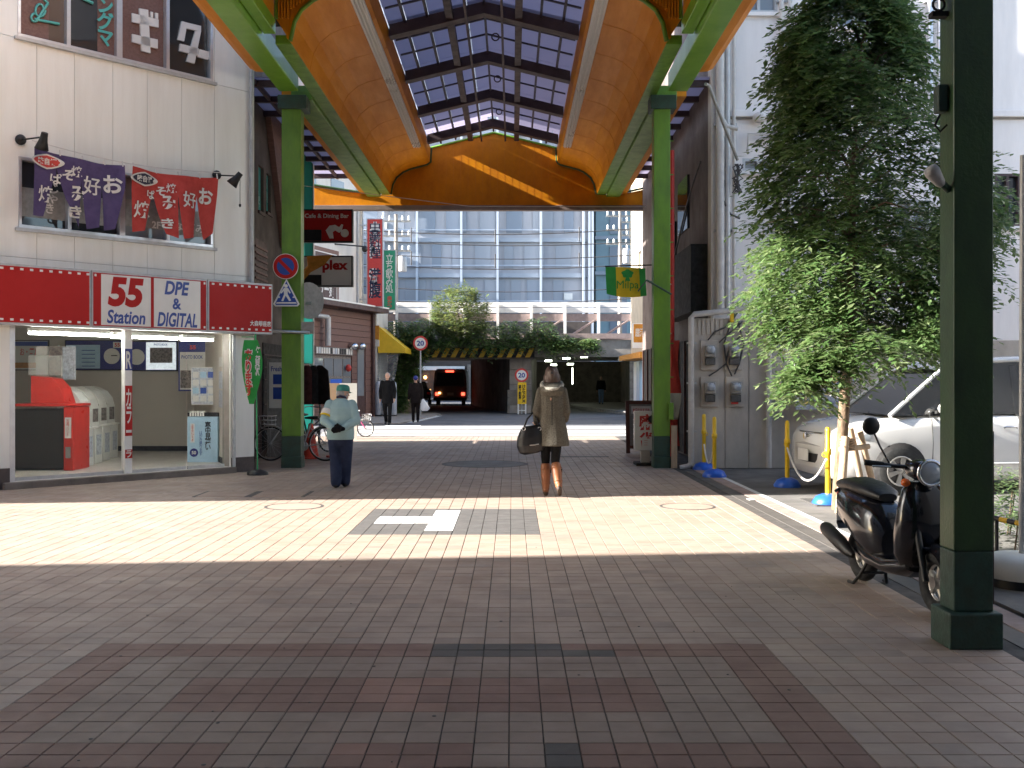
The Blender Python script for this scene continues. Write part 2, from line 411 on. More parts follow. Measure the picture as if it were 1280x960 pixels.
for x, y, k in near:
    if k not in proto_tile:
        mb = MB(); mb.add(tile_verts(0, 0, 0, TW / 2 - .002, TD / 2 - .0011), TF)
        q = mb.build('paving_tile', k, pavement); proto_tile[k] = q; o = q
        for vv in q.data.vertices: vv.co += Vector(ORG[pavement.name])
    else:
        o = proto_tile[k].copy(); COL.objects.link(o)
    og = Vector(ORG[pavement.name]); o.location = Vector((x, y, random.uniform(-.0008, .0008))) - og
    o.rotation_euler = (random.uniform(-.002, .002), random.uniform(-.002, .002), random.uniform(-.004, .004))
gm = MB()
for i in range(70):
    y = 4.1 + 13 * random.random() ** 1.6; x = random.uniform(-.5, .28) * y; r = random.uniform(.004, .011)
    gm.lathe((x, y, .0003), [(r, 0), (r * .8, .0022), (0, .0026)], 8)
gm.build('gum_spot', 'tile_dark', pavement, kind='stuff')
kb = MB(); kb.box(2.955, 3.13, -12, 18, -.029, -.001); structure(kb, 'gutter', 'tile_dark')
kb = MB(); kb.box(3.135, 3.32, -12, 17.9, -.029, .004); structure(kb, 'kerb_strip', 'kerb_red')
kb = MB(); kb.box(3.325, 3.40, 8.4, 17.9, -.029, .002); structure(kb, 'white_edge_line', 'road_paint')
pk = MB(); pk.box(3.405, 30, -12, 18.3, -.029, -.006); structure(pk, 'parking_lot', M('lot', (.16, .15, .14), .85, .3, 1.5, .25, 120))
rd = MB(); rd.box(-60, 60, 28.3, 44, -.029, -.010); rd.box(-9, 9, 44, 110, -.029, -.010); structure(rd, 'road', M('road', (.13, .13, .14), .85, .2, .8, .2, 120))
for (y0, y1, nm, mt) in ((28.35, 29.6, 'sun_band_paving', 'kerb'), (29.9, 31.9, 'sun_band_paving', 'kerb'), (32.5, 34.6, 'sun_band_paving', 'kerb')):  # pale paving strips: sun bands put into colour, gaps standing for shadow lines
    ap = MB(); ap.box(-5.6, 7, y0, y1, -.0095, -.005); structure(ap, nm, mt)
st = MB(); st.box(-4.3, -3.1, 33.2, 34.9, -.0095, .0); structure(st, 'stop_line', 'road_paint')
st = MB(); st.fpoly(Frame((0, 0, 0), (1, 0, 0), (0, 1, 0)), [(-3.9, 37.5), (-3.6, 37.5), (-3.05, 44.5), (-3.3, 44.5)], -.0095, -.003); structure(st, 'edge_line', 'road_paint')
sw = MB(); sw.fpoly(Frame((0, 0, 0), (1, 0, 0), (0, 1, 0)), [(-12, 36), (-4.0, 36), (-3.6, 40), (-3.2, 46), (-3.6, 48), (-12, 48)], -.02, .03); structure(sw, 'far_pavement', 'concrete')
sw = MB(); sw.fpoly(Frame((0, 0, 0), (1, 0, 0), (0, 1, 0)), [(3.4, 58), (3.5, 55), (5.3, 45), (12, 42), (12, 68), (3.4, 68)], -.02, .13); structure(sw, 'right_pavement', 'kerb')
ps = MB(); ps.box(-9, -4.2, 18.0, 28.3, -.029, -.0045); structure(ps, 'shopfront_strip', 'concrete_dark')
def cover(x, y, r, name, label, mats, kind):
    t = thing(name, label, 'manhole cover', (x, y, 0))
    d = MB(); d.lathe((x, y, -.004), [(r * .9, 0), (r * .9, .0062)], 36, smooth=False); d.build('lid', mats[0], t)
    q = MB()
    q.lathe((x, y, -.004), [(r * .9, .0), (r * .9, .007), (r, .007), (r, .0)], 36, smooth=False); q.build('rim', mats[1], t)
    return t
cover(-2.67, 12.55, .36, 'manhole_cover', 'round tiled manhole cover in the sunlit paving left of the grey direction patch', ['tile_base', 'iron'], 0)
cover(2.15, 12.55, .34, 'manhole_cover', 'round tiled manhole cover in the sunlit paving on the right side', ['tile_base', 'iron'], 0)
cover(-.5, 18.9, .8, 'manhole_cover', 'large dark round cover in the shaded paving ahead of the woman', ['tile_dark', 'iron'], 0)
t = thing('drain_cover', 'square drain cover set in shaded paving before the camera shop', 'drain cover', (-3.35, 13.9, 0))
for k in range(2):
    d = MB(); d.box(-4.2 + k * .75, -3.55 + k * .75, 13.6, 14.2, -.004, .0035); d.build('lid', 'tile_warm', t)
    for (a, b, c, e) in ((-4.24, -4.2, 13.56, 14.24), (-3.55, -3.5, 13.56, 14.24)):
        d = MB(); d.box(a + k * .75, b + k * .75, c, e, -.004, .0042); d.build('rim', 'iron', t)
d = MB(); d.box(.95, 1.95, 20.6, 20.75, -.004, .004); tag(d.build('slot_drain', 'iron'), 'thin dark slot drain across the shaded paving right of the woman', 'drain')
d = MB(); d.fbox(Frame((3.75, 12.6, -.004), (1, 0, 0), (0, 1, 0)), 0, .7, 0, .75, 0, .012)
tg = tag(d.build('tree_grate', 'iron'), 'dark iron grate in the ground at the foot of the street tree', 'tree grate')
d = MB(); d.fbox(Frame((3.05, 13.15, 0), (1, .3, 0), (0, 1, 0)), 0, .09, 0, .18, .004, .008); tag(d.build('paper_scrap', 'paper'), 'white scrap of paper lying on the ground by the kerb strip', 'litter')

# ------------------------------------------------------------------ arcade roof
CX = -.5
PROF = [(2.82, 6.62), (2.76, 6.9), (2.66, 7.08), (2.48, 7.23), (2.3, 7.31), (1.82, 7.44), (1.74, 7.5), (1.72, 7.88)]
GR = ()
cn = thing('arcade_roof', 'orange and green arcade roof with ridged glazing over the street', 'arcade roof', (CX, 10, 6.6))
for s in (-1, 1):
    X = lambda h: CX + s * h
    sides = lambda a, b: (min(X(a), X(b)), max(X(a), X(b)))
    # far bay: curved soffit, lamp strip, beam
    m = MB(); th = .05; outer = [(h + .06, z + .06) for h, z in PROF]
    rings = []
    for y in (15.32, 20, 24, 27.99): rings.append([(X(h), y, z) for h, z in PROF] + [(X(h), y, z) for h, z in outer[::-1]])
    m.loft(rings, True, True, False); m.build('soffit_panel', 'orange_panel', cn)
    for y in (16.8, 18.3, 19.8, 21.3, 22.8, 24.3, 25.8, 27.2): m = MB(); m.tube([(X(h - .002), y, z - .002) for h, z in PROF[:7]], .004, 5); m.build('panel_seam', 'orange_flute', cn)
    m = MB(); m.tube([(X(h - .01), 15.3, z - .005) for h, z in PROF], .035, 6); m.build('soffit_edge', 'green_column', cn)
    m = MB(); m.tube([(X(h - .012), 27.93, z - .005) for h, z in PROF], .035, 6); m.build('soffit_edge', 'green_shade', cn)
    for y0, y1 in ((15.42, 20.45), (20.5, 25.6)):
        m = MB(); m.box(*sides(1.78, 1.98), y0, y1, 7.37, 7.425); m.build('lamp_fixture', 'lamp_strip', cn, bevel=.006)
        for q in (1.82, 1.88, 1.94): m = MB(); m.tube([(X(q), y0 + .05, 7.352), (X(q), y1 - .05, 7.352)], .019, 6); m.build('lamp_tube', 'lamp_strip', cn)
    m = MB(); m.box(*sides(3.07, 3.44), 18.25, 27.9, 6.54, 6.80); m.build('beam', 'green_column', cn, bevel=.01)
    m = MB(); m.box(*sides(2.82, 3.06), 15.4, 27.95, 6.60, 6.74); m.build('gutter_beam', 'green_column', cn, bevel=.008)
    m = MB(); m.box(*sides(3.44, 3.62), 18.3, 27.9, 6.62, 6.72); m.build('eave_strip', 'orange_panel', cn)
    # near bay: box beam, flange, inner wall, eave
    m = MB(); m.box(*sides(3.22, 3.56), -19, 17.85, 6.58, 6.90); m.build('beam', 'green_paint', cn, bevel=.012)
    m = MB(); m.box(*sides(3.03, 3.21), -19, 15.3, 6.72, 6.93); m.build('gutter_beam', 'green_paint', cn, bevel=.01)
    m = MB(); m.box(*sides(3.05, 3.12), -19, 15.28, 6.94, 9.6); m.build('side_panel', 'orange_panel', cn)
    m = MB(); m.box(*sides(3.125, 3.16), -19, 15.28, 7.37, 9.6); m.build('outer_cladding', 'alu_dull', cn)  # unseen outer skin, added so sunlight bounces off it neutral
    m = MB()
    pr = [(3.57, 6.60), (3.70, 6.61), (3.80, 6.66), (3.86, 6.78), (3.90, 7.3), (3.84, 7.3), (3.78, 6.84), (3.70, 6.72), (3.57, 6.70)]
    m.loft([[(X(h), y, z) for h, z in pr] for y in (-19, 4, 16.8)], True, True, False); m.build('eave_panel', 'orange_panel', cn)
    m = MB(); m.box(*sides(3.13, 3.8), -19, 16.7, 7.31, 7.36); m.build('eave_roof', 'brown_steel', cn)
    m = MB()
    pts = [(X(h), z) for h, z in PROF[:6]] + [(X(1.72), 9.7), (X(3.03), 9.7), (X(3.03), 6.95)]
    if s < 0: pts = pts[::-1]
    m.fpoly(FRONT(15.36), pts, -.02, .02); m.build('fluted_panel', 'orange_flute', cn)
    for k in range(9):
        m = MB(); h = 2.98 - k * .045; z0 = 6.96 if h > 2.8 else 7.1 + (2.8 - h) * .6
        m.box(*sides(h - .012, h + .012), 15.28, 15.335, z0, 9.6); m.build('flute', 'orange_flute', cn)
    m = MB(); m.box(*sides(3.0, 3.04), 15.26, 15.33, 6.95, 9.7); m.build('soffit_edge', 'green_column', cn)
    # far bay eave glazing outside the beam
    m = MB(); m.box(*sides(3.66, 4.75), 18.4, 27.2, 6.98, 7.0); m.build('eave_glazing', 'roof_glazing', cn)
    for k in range(9):
        y = 18.5 + k * 1.05; m = MB(); m.box(*sides(3.62, 4.75), y, y + .1, 6.86, 6.97); m.build('eave_rafter', 'brown_steel', cn)
    m = MB(); m.box(*sides(4.1, 4.16), 18.4, 27.2, 6.88, 6.96); m.build('eave_purlin', 'brown_steel', cn)
# far bay rafters, purlins and panes
def slope(h): return 8.33 - h * (.42 / 1.72)
for y in (15.9, 18.45, 21.2, 23.95, 26.65):
    m = MB(); z = -.21
    pts = [(CX - 1.70, slope(1.7) + z), (CX, slope(0) + z), (CX + 1.70, slope(1.7) + z), (CX + 1.70, slope(1.7)), (CX, slope(0)), (CX - 1.70, slope(1.7))]
    m.fpoly(FRONT(y), pts, -.12, .12); m.build('rafter', 'brown_steel', cn)
for h, wd, dz, dd, mt in ((0, .02, .0, .06, 'brown_thin'), (.32, .022, -.2, .05, 'brown_steel'), (.62, .065, -.03, .14, 'brown_steel'), (1.02, .022, .02, .06, 'brown_thin'), (1.42, .022, .02, .06, 'brown_thin')):
    for s in ((-1, 1) if h else (1,)):
        m = MB(); x = CX + s * h; m.box(x - wd, x + wd, 15.5, 27.7, slope(h) + dz - dd, slope(h) + dz); m.build('purlin', mt, cn)
for y in (15.9, 18.45, 21.2, 23.95):
    for k in range(1, 3):
        yy = y + .05 + k * .88
        m = MB(); z = .05
        pts = [(CX - 1.70, slope(1.7) + z), (CX, slope(0) + z), (CX + 1.70, slope(1.7) + z), (CX + 1.70, slope(1.7) + z + .03), (CX, slope(0) + z + .03), (CX - 1.70, slope(1.7) + z + .03)]
        m.fpoly(FRONT(yy), pts, -.022, .022); m.build('glazing_bar', 'brown_thin', cn)
    for s in (-1, 1):
        for a, b in ((.01, .31), (.33, .6), (.64, 1.01), (1.03, 1.41), (1.43, 1.745)):
            m = MB(); y1 = y + 2.73
            v = [(CX + s * h, yy, slope(h) + .10) for yy in (y, y1) for h in (a, b)] + [(CX + s * h, yy, slope(h) + .108) for yy in (y, y1) for h in (a, b)]
            m.add(v, [(0, 1, 3, 2), (4, 6, 7, 5), (0, 4, 5, 1), (1, 5, 7, 3), (3, 7, 6, 2), (2, 6, 4, 0)]); m.build('pane', 'roof_glazing', cn)
    m = MB(); m.ring((CX + .18, y + 1.3, slope(.18) - .12), (0, 1, 0), .07, .014, 12, 5); m.build('hook', 'brown_steel', cn)
for s in (-1, 1):   # last short bay before the gable
    for a, b in ((.14, .62), (.64, 1.56)):
        m = MB(); v = [(CX + s * h, yy, slope(h) + .10) for yy in (26.68, 27.98) for h in (a, b)] + [(CX + s * h, yy, slope(h) + .108) for yy in (26.68, 27.98) for h in (a, b)]
        m.add(v, [(0, 1, 3, 2), (4, 6, 7, 5), (0, 4, 5, 1), (1, 5, 7, 3), (3, 7, 6, 2), (2, 6, 4, 0)]); m.build('pane', 'roof_glazing', cn)
    m = MB(); v = [(CX + s * h, yy, slope(h) + .10) for yy in (26.68, 27.68) for h in (1.575, 1.745)] + [(CX + s * h, yy, slope(h) + .108) for yy in (26.68, 27.68) for h in (1.575, 1.745)]
    m.add(v, [(0, 1, 3, 2), (4, 6, 7, 5), (0, 4, 5, 1), (1, 5, 7, 3), (3, 7, 6, 2), (2, 6, 4, 0)]); m.build('pane', 'roof_glazing', cn)
# near bay glazing above the frame, dimmed and run back to darken the paving
for s in (-1, 1):
    m = MB(); v = [(CX + s * h, y, z + d) for d in (0, .02) for y in (-19, 15.3) for h, z in ((0, 10.2), (3.1, 9.62))]
    m.add(v, [(0, 1, 3, 2), (4, 6, 7, 5), (0, 4, 5, 1), (1, 5, 7, 3), (3, 7, 6, 2), (2, 6, 4, 0)]); m.build('glazing', 'roof_glazing_dim', cn)
for k in range(13):
    y = -19 + k * 2.75; m = MB(); m.fpoly(FRONT(y), [(CX - 3.04, 9.4), (CX, 9.98), (CX + 3.04, 9.4), (CX + 3.04, 9.6), (CX, 10.18), (CX - 3.04, 9.6)], -.12, .12); m.build('rafter', 'brown_steel', cn)
# far gable
L = [(CX - h, z) for h, z in PROF]; Rr = [(CX + h, z) for h, z in PROF]
pts = [(-5.55, 6.32), (4.1, 6.32), (4.1, 6.86), (CX + 3.44, 6.62)] + Rr + [(CX, slope(0) - .03)] + L[::-1] + [(CX - 3.44, 6.62), (-5.55, 6.92)]
m = MB(); m.fpoly(FRONT(28), pts, -.05, .0); gp = m.build('gable_panel', 'orange_panel', cn)
for k in range(16):
    x = CX - 1.5 + k * .2; m = MB(); m.box(x - .004, x + .004, 27.998, 28.01, 6.5, slope(abs(x - CX)) - .06); m.build('panel_seam', 'orange_flute', gp)
m = MB(); m.box(-5.6, 4.15, 27.9, 28.12, 6.18, 6.315); m.build('gable_sill', 'gable_edge', cn, bevel=.01)
for s in (-1, 1):
    m = MB(); m.tube([(CX + s * 1.72, 27.97, slope(1.72) - .02), (CX, 27.97, slope(0) - .02)], .028, 6); m.build('gable_trim', 'green_paint', cn)
    m = MB(); m.tube([(CX + s * 3.4, 27.97, 6.64), (CX + s * 4.6 if s > 0 else -5.55, 27.97, 6.9)], .03, 6); m.build('gable_trim', 'green_shade', cn)

# ------------------------------------------------------------------ arcade columns
def column(x0, x1, y0, y1, label, mat='green_column', plinth=.04):
    t = thing('arcade_column', label, 'column', ((x0 + x1) / 2, (y0 + y1) / 2, 0), 'green columns that carry the arcade roof')
    m = MB(); m.box(x0, x1, y0, y1, .56, 6.57); m.build('shaft', mat, t, bevel=.008)
    m = MB(); m.box(x0, x1, y0, y1, .21, .557); m.build('painted_base', 'green_dark', t, bevel=.008)
    m = MB(); m.box(x0 - plinth, x1 + plinth, y0 - plinth, y1 + plinth, -.004, .208); m.build('plinth', 'green_dark', t, bevel=.012)
    m = MB(); m.box(x0 - .06, x1 + .1, y0 - .05, y1 + .08, 6.32, 6.565); m.build('collar', 'green_dark', t, bevel=.01)
    return t
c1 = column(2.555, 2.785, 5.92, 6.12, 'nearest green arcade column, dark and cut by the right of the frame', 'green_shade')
c2 = column(2.50, 2.79, 18.04, 18.32, 'far right green arcade column beside the white and red sign', plinth=.01)
c3 = column(-4.06, -3.72, 18.04, 18.32, 'left green arcade column carrying the round and triangular road signs', plinth=.01)
for z in (1.05, 1.6, 2.2, 2.8, 3.4, 4.0, 4.6, 5.2, 5.8):
    m = MB(); m.tube([(2.795, 18.2, z), (2.87, 18.2, z)], .011, 6); m.build('step_bolt', 'green_column', c2)
m = MB(); m.box(2.75, 2.84, 17.98, 18.03, .85, 1.15); m.build('switch_box', 'green_column', c2, bevel=.006)
m = MB(); m.tube([(2.795, 17.94, 3.05), (2.36, 17.94, 3.3)], .018); m.tube([(2.36, 17.94, 3.3), (2.2, 17.9, 3.1)], .012); m.build('bracket', 'green_dark', c2)
m = MB(); m.box(2.46, 2.6, 5.99, 6.05, 3.68, 3.71); m.ring((2.5, 6.0, 3.75), (0, 1, 0), .035, .008, 12, 5); m.build('hook', 'black_matt', c1)
m = MB(); m.box(2.49, 2.55, 5.98, 6.06, 3.12, 3.28); m.build('junction_box', 'green_dark', c1, bevel=.01)
lp = MB(); lp.lathe((2.50, 5.95, 2.68), [(.018, 0), (.03, .02), (.045, .1), (.04, .13), (.0, .135)], 14, (-.55, -.2, .6)); lp.build('spotlight', 'pipe_pale', c1)
lp = MB(); lp.tube([(2.55, 5.98, 2.66), (2.5, 5.95, 2.69)], .022, 8); lp.build('lamp_arm', 'green_dark', c1)
lp = MB(); lp.tube([(2.5, 5.98, 3.1), (2.47, 5.98, 3.04), (2.5, 5.98, 3.0), (2.54, 5.98, 3.04)], .007, 6); lp.build('cable_loop', 'black_matt', c1)
m = MB(); m.box(2.79, 2.815, 5.98, 6.06, .24, 1.25); m.build('cable_duct', 'brown_steel', c1)
# ------------------------------------------------------------------ cream corner building with the camera shop
FB = Frame((-7.18, 14.48, 0), (.684, .729, 0))
CORN = FB.P(4.07, 0); NEARC = FB.P(-2.58, 0)
bd = thing('corner_building', 'cream corner building with a camera shop below and lettered windows above', 'building', (-9, 17, 0))
uA, _ = FB.px(22, 40); uB, v1b = FB.px(266, 103); w1 = (uA, uB, v1b, v1b + 1.5)
uA, vA = FB.px(23, 282); uB, vB = FB.px(266, 312); _, vT = FB.px(23, 195); w2 = (uA, uB, (vA + vB) / 2, vT)
uS0, _ = FB.px(12, 500); uS1, _ = FB.px(288, 500); shop = (uS0, uS1, .1, 2.34)
seams = [-2.58] + [FB.px(x, 130)[0] for x in (46, 93, 141, 184, 227, 268)] + [4.07]
for a, b in zip(seams, seams[1:]):
    for z0, z1 in ((.1, 2.6), (2.606, 3.30), (3.306, FB.px(280, 108)[1]), (FB.px(280, 108)[1] + .006, 8.4), (8.406, 14)):
        holes = [h for h in (w1, w2, shop) if h[0] < b and h[1] > a and h[2] < z1 and h[3] > z0]
        holes = [(max(h[0], a), min(h[1], b), max(h[2], z0), min(h[3], z1)) for h in holes]
        for c in wall_cells(FB, a + .003, b - .003, z0, z1, holes): m = MB(); m.fbox(FB, *c, -.03, 0); m.build('wall_panel', 'cream_wall', bd)
m = MB()
for c in wall_cells(FB, -2.58, 4.07, 0, 14, [w1, w2, (shop[0], shop[1], 0, shop[3])]): m.fbox(FB, *c, -.25, -.033)
m.build('wall_core', 'joint', bd)
Z = Frame((0, 0, 0), (1, 0, 0), (0, 1, 0))
c0, c1_ = NEARC - FB.N * .26, CORN - FB.N * .26
m = MB(); m.fpoly(Z, [(-22, 12.6), (NEARC.x - .02, 12.6), (NEARC.x - .25, 12.82), (-22, 12.82)], 0, 14); m.build('side_wall', 'cream_wall', bd)
m = MB(); m.fpoly(Z, [(CORN.x - .23, CORN.y + .2), (CORN.x, CORN.y + .01), (-4.75, 18.35), (-5.0, 18.3)], .25, 14); m.build('end_wall', 'cream_wall', bd)
m = MB(); m.fpoly(Z, [(CORN.x - .23, CORN.y + .2), (CORN.x + .02, CORN.y + .01), (-4.72, 18.38), (-5.0, 18.3)], 0, .245); m.build('plinth', 'plinth', bd)
m = MB(); m.box(-22.2, -22.003, 12.6, 21.5, 0, 14); m.build('side_wall', 'cream_wall', bd)
m = MB(); m.box(-22, -5.02, 21.3, 21.5, 0, 14); m.build('rear_wall', 'pale_wall', bd)
m = MB(); m.fpoly(Z, [(-22, 12.85), (NEARC.x, 12.9), (CORN.x - .3, CORN.y + .1), (-5.05, 21.28), (-22, 21.28)], 13.6, 13.8); m.build('roof', 'concrete', bd)
m = MB(); m.fpoly(Z, [(-22, 12.85), (NEARC.x, 12.9), (CORN.x - .3, CORN.y + .1), (-5.05, 21.28), (-22, 21.28)], 2.75, 2.95); m.build('floor_slab', 'concrete_dark', bd)
m = MB(); m.fbox(FB, shop[1] + .01, 4.07, .0, .25, .002, .012); m.build('plinth', 'plinth', bd)
m = MB(); m.fbox(FB, shop[1] + .02, shop[1] + .07, .1, 2.3, .002, .05); m.build('door_track', 'alu_dull', bd)
m = MB(); m.fbox(FB, -2.58, shop[0], .0, .3, .002, .012); m.build('plinth', 'plinth', bd)
# shop room
m = MB(); m.fpoly(Z, [(FB.P(shop[0], 0).x, FB.P(shop[0], 0).y), (FB.P(shop[1], 0).x, FB.P(shop[1], 0).y), (-6.45, 20.95), (-12, 20.95)], .02, .1); fl = m.build('shop_floor', 'shop_floor', bd)
m = MB(); m.box(-12.2, -6.4, 20.95, 21.1, .1, 2.7); m.build('room_wall', 'shop_wall', bd)
m = MB(); m.box(-12.0, -6.6, 20.93, 20.948, .1, .2); m.build('skirting', 'black_matt', bd)
RW = Frame((-6.5, 20.94, 0), (1.75, -3.74, 0)); RL = math.hypot(1.75, 3.74)
m = MB(); m.fbox(RW, 0, RL - .06, .1, 2.7, -.08, 0); m.build('room_wall', 'shop_wall', bd)
m = MB(); m.fbox(RW, 0, RL - .1, .1, .2, .002, .015); m.build('skirting', 'black_matt', bd)
LW = Frame(FB.P(shop[0] - .02, 0, -.27), (-4.4, 5.1, 0)); m = MB(); m.fbox(LW, 0, 6.6, .1, 2.7, 0, .08); m.build('room_wall', 'shop_wall', bd)
m = MB(); m.fpoly(Z, [(NEARC.x, NEARC.y + .4), (FB.P(shop[1], 0, -.27).x, FB.P(shop[1], 0, -.27).y), (-6.4, 20.9), (-12, 20.9)], 2.68, 2.74); m.build('ceiling', 'shop_wall', bd)
m = MB(); m.fbox(FB, shop[0] - .1, shop[1] + .06, -.02, .098, -.25, .10); m.build('doorstep', 'concrete_dark', bd, bevel=.01)
m = MB(); m.fbox(FB, shop[0], shop[0] + .09, .1, 2.34, -.2, -.04); m.build('door_jamb', 'alu', bd)
u, _ = FB.px(158.5, 560, -.12); PU = u
m = MB(); m.fbox(FB, u - .06, u + .06, .1, 2.34, -.18, -.06); pst = m.build('centre_post', 'white_metal', bd, bevel=.006)
def vp(y, x=158.5): return FB.px(x, y, -.06)[1]
for y0, y1, mt in ((482, 545, 'sign_red'), (436, 463, 'deep_blue'), (562, 573, 'sign_red')):
    m = MB(); m.fbox(FB, u - .058, u + .058, vp(y1), vp(y0), -.058, -.055); m.build('lettering_band', mt, pst)
text('カラー', FB, u - .045, u + .045, vp(541), vp(486), -.053, 'sign_white', pst, .02, vertical=True)
text('ラ', FB, u - .045, u + .045, vp(572), vp(563), -.053, 'sign_white', pst, .02)
text('R', FB, u - .045, u + .045, vp(461), vp(439), -.053, 'sign_white', pst, .02)
for a, b in ((shop[0] + .09, PU - .06), (PU + .06, PU + 1.0), (PU + 1.03, shop[1] - .05)):
    m = MB(); m.fbox(FB, a, b, .12, 2.3, -.125, -.117); m.build('shop_pane', 'shop_glass', bd)
    m = MB(); m.fbox(FB, a, b, .1, .15, -.14, -.10); m.build('pane_rail', 'alu_dull', bd)
# windows above
def window_row(wr, cuts, panes, name):
    u0, u1, v0, v1 = wr
    f = MB()
    for a, b, c, d in ((u0, u1, v0, v0 + .05), (u0, u1, v1 - .05, v1), (u0, u0 + .045, v0 + .05, v1 - .05), (u1 - .045, u1, v0 + .05, v1 - .05)): f.fbox(FB, a, b, c, d, -.14, .012)
    fr = f.build('window_frame', 'alu', bd, bevel=.005)
    xs = [u0 + .045] + cuts + [u1 - .045]
    for k, c in enumerate(cuts):
        wd = .045 if k == 1 else .028
        m = MB(); m.fbox(FB, c - wd, c + wd, v0 + .05, v1 - .05, -.13, .004); m.build('mullion', 'alu', fr)
    for k in range(4):
        m = MB(); m.fbox(FB, xs[k] + .03, xs[k + 1] - .03, v0 + .05, v1 - .05, -.10, -.09); m.build('pane', panes[k], fr)
    m = MB(); m.fbox(FB, u0 - .05, u1 + .05, v0 - .05, v0 - .003, -.05, .06); m.build('sill', 'alu_dull', fr)
    return fr
fr1 = window_row(w1, [FB.px(x, 60)[0] for x in (86, 149.5, 210)], ['window_brown', 'window_dark', 'window_brown', 'window_dark'], 'a')
fr2 = window_row(w2, [FB.px(x, 270)[0] for x in (87, 153, 210)], ['window_dark', 'window_dark', 'window_pale', 'window_pale'], 'b')
# brown paper and block letters in the upper windows
for xa, xb in ((24, 64), (125, 146), (153, 207)):
    u0 = FB.px(xa, 40)[0]; u1 = FB.px(xb, 40)[0]; m = MB(); m.fbox(FB, u0, u1, w1[2] + .06, w1[3] - .06, -.088, -.085); m.build('backing_paper', 'brown_board', fr1)
def strokes(rects, mat, nm='letter'):
    m = MB()
    for pts in rects: m.fpoly(FB, [FB.px(x, y, -.08) for x, y in pts][::-1], -.08, -.045)
    m.build(nm, mat, fr1)
CRM = 'sign_white'
strokes([[(164, 17), (197, 25), (197, 35), (164, 28)], [(164, 43), (196, 50), (196, 61.5), (164, 53)], [(173, 11), (184, 13), (187, 67), (176, 64)], [(187, 15), (190, 15.8), (190, 23), (187, 22.5)], [(193, 16.5), (196.5, 17.3), (196.5, 24.5), (193, 23.7)]], CRM)
strokes([[(226, 27), (233, 29), (229, 52), (221, 50)], [(233, 29), (250, 33), (250, 40), (232, 36)], [(243, 39), (250, 40), (242, 80), (232, 77)], [(224, 55), (247, 61), (246, 70), (223, 64)]], CRM)
strokes([[(248, 62), (261, 65.5), (259, 75), (246, 71.5)]], CRM)
text('ングマ', FB, FB.px(123, 30)[0], FB.px(144, 30)[0], FB.px(134, 57)[1], FB.px(134, -4)[1], -.05, 'turquoise', fr1, .03, vertical=True)
m = MB(); q = lambda x, y: FB.P(*FB.px(x, y, -.06), -.06)
m.tube([q(43, 24), (q(74, 30))], .022, 6); m.tube([q(45, 27), q(60, 4)], .02, 6); m.tube([q(60, 4), q(54, -2)], .02, 6)
m.tube([q(50 + 7 * math.cos(a) * (1 - a * .06), 13 + 8 * math.sin(a)) for a in [i * .5 for i in range(14)]], .018, 6)
m.tube([q(43 + 4 * math.cos(a), 22 + 5 * math.sin(a)) for a in [i * .6 for i in range(9)]], .018, 6); m.build('note_symbol', 'turquoise', fr1)
m = MB(); m.tube([q(103, -2), q(116, 4)], .025, 6); m.build('note_symbol', 'turquoise', fr1)
# grey film with lettering low in the second row
for xa, xb, yb in ((24, 86, 272), (90, 148, 280), (156, 208, 284), (212, 262, 294)):
    u0 = FB.px(xa, 260)[0]; u1 = FB.px(xb, 260)[0]; vv = FB.px((xa + xb) / 2, yb)[1]
    m = MB(); m.fbox(FB, u0, u1, vv, vv + .42, -.088, -.085); m.build('window_film', 'meter_grey', fr2)
text('焼き', FB, FB.px(45, 262)[0], FB.px(70, 262)[0], FB.px(58, 266)[1], FB.px(58, 252)[1], -.08, 'cloth_white', fr2, .02)
text('じゃ', FB, FB.px(62, 240)[0], FB.px(76, 240)[0], FB.px(70, 254)[1], FB.px(70, 228)[1], -.08, 'cloth_white', fr2, .02, vertical=True)
text('なごみ', FB, FB.px(220, 282)[0], FB.px(260, 282)[0], FB.px(240, 289)[1], FB.px(240, 278)[1], -.08, 'cloth_white', fr2, .02)
text('2F', FB, FB.px(193, 280)[0], FB.px(204, 280)[0], FB.px(198, 285)[1], FB.px(198, 276)[1], -.08, 'cloth_white', fr2, .03)
# grey downpipe at the corner
m = MB(); m.tube([FB.P(3.98, 2.6, .06), FB.P(3.98, 13.9, .06)], .035, 8); m.build('downpipe', 'alu_dull', bd)

# ------------------------------------------------------------------ fascia sign
sg = thing('shop_sign', 'long red and white shop fascia sign with 55 and DPE & DIGITAL panels', 'shop sign', tuple(FB.P(0, 2.4, .15)))
n1 = .26
def fr_(x, y): return FB.px(x, y, n1)
vb = (fr_(120, 410)[1] + fr_(330, 418)[1]) / 2; vt = (fr_(20, 328)[1] + fr_(330, 356)[1]) / 2
ua, ub, uc, ud = fr_(-20, 360)[0], fr_(114, 360)[0], fr_(259.5, 360)[0], fr_(341, 360)[0]
for a, b in ((ua, ub), (ub, uc), (uc, ud)):
    m = MB(); m.fbox(FB, a + .004, b - .004, vb, vt, .014, n1); bx = m.build('light_box', 'alu_dull', sg, bevel=.008)
    m = MB(); m.fbox(FB, a + .03, b - .03, vb + .035, vt - .035, n1 + .002, n1 + .008); fc = m.build('sign_face', 'sign_red', bx)
    if a != ub:
        m = MB(); k = int((b - a) / .135)
        for i in range(k):
            for v in (vb + .06, vt - .085): m.fbox(FB, a + .07 + i * .135, a + .115 + i * .135, v, v + .03, n1 + .009, n1 + .012)
        m.build('film_perforation', 'sign_white', bx)
    else:
        m = MB()
        for uu in (a + .045, b - .075):
            for v in (vb + .06, vt - .09): m.fbox(FB, uu, uu + .03, v, v + .035, n1 + .009, n1 + .012)
        m.build('film_perforation', 'sign_white', bx)
        mid = bx
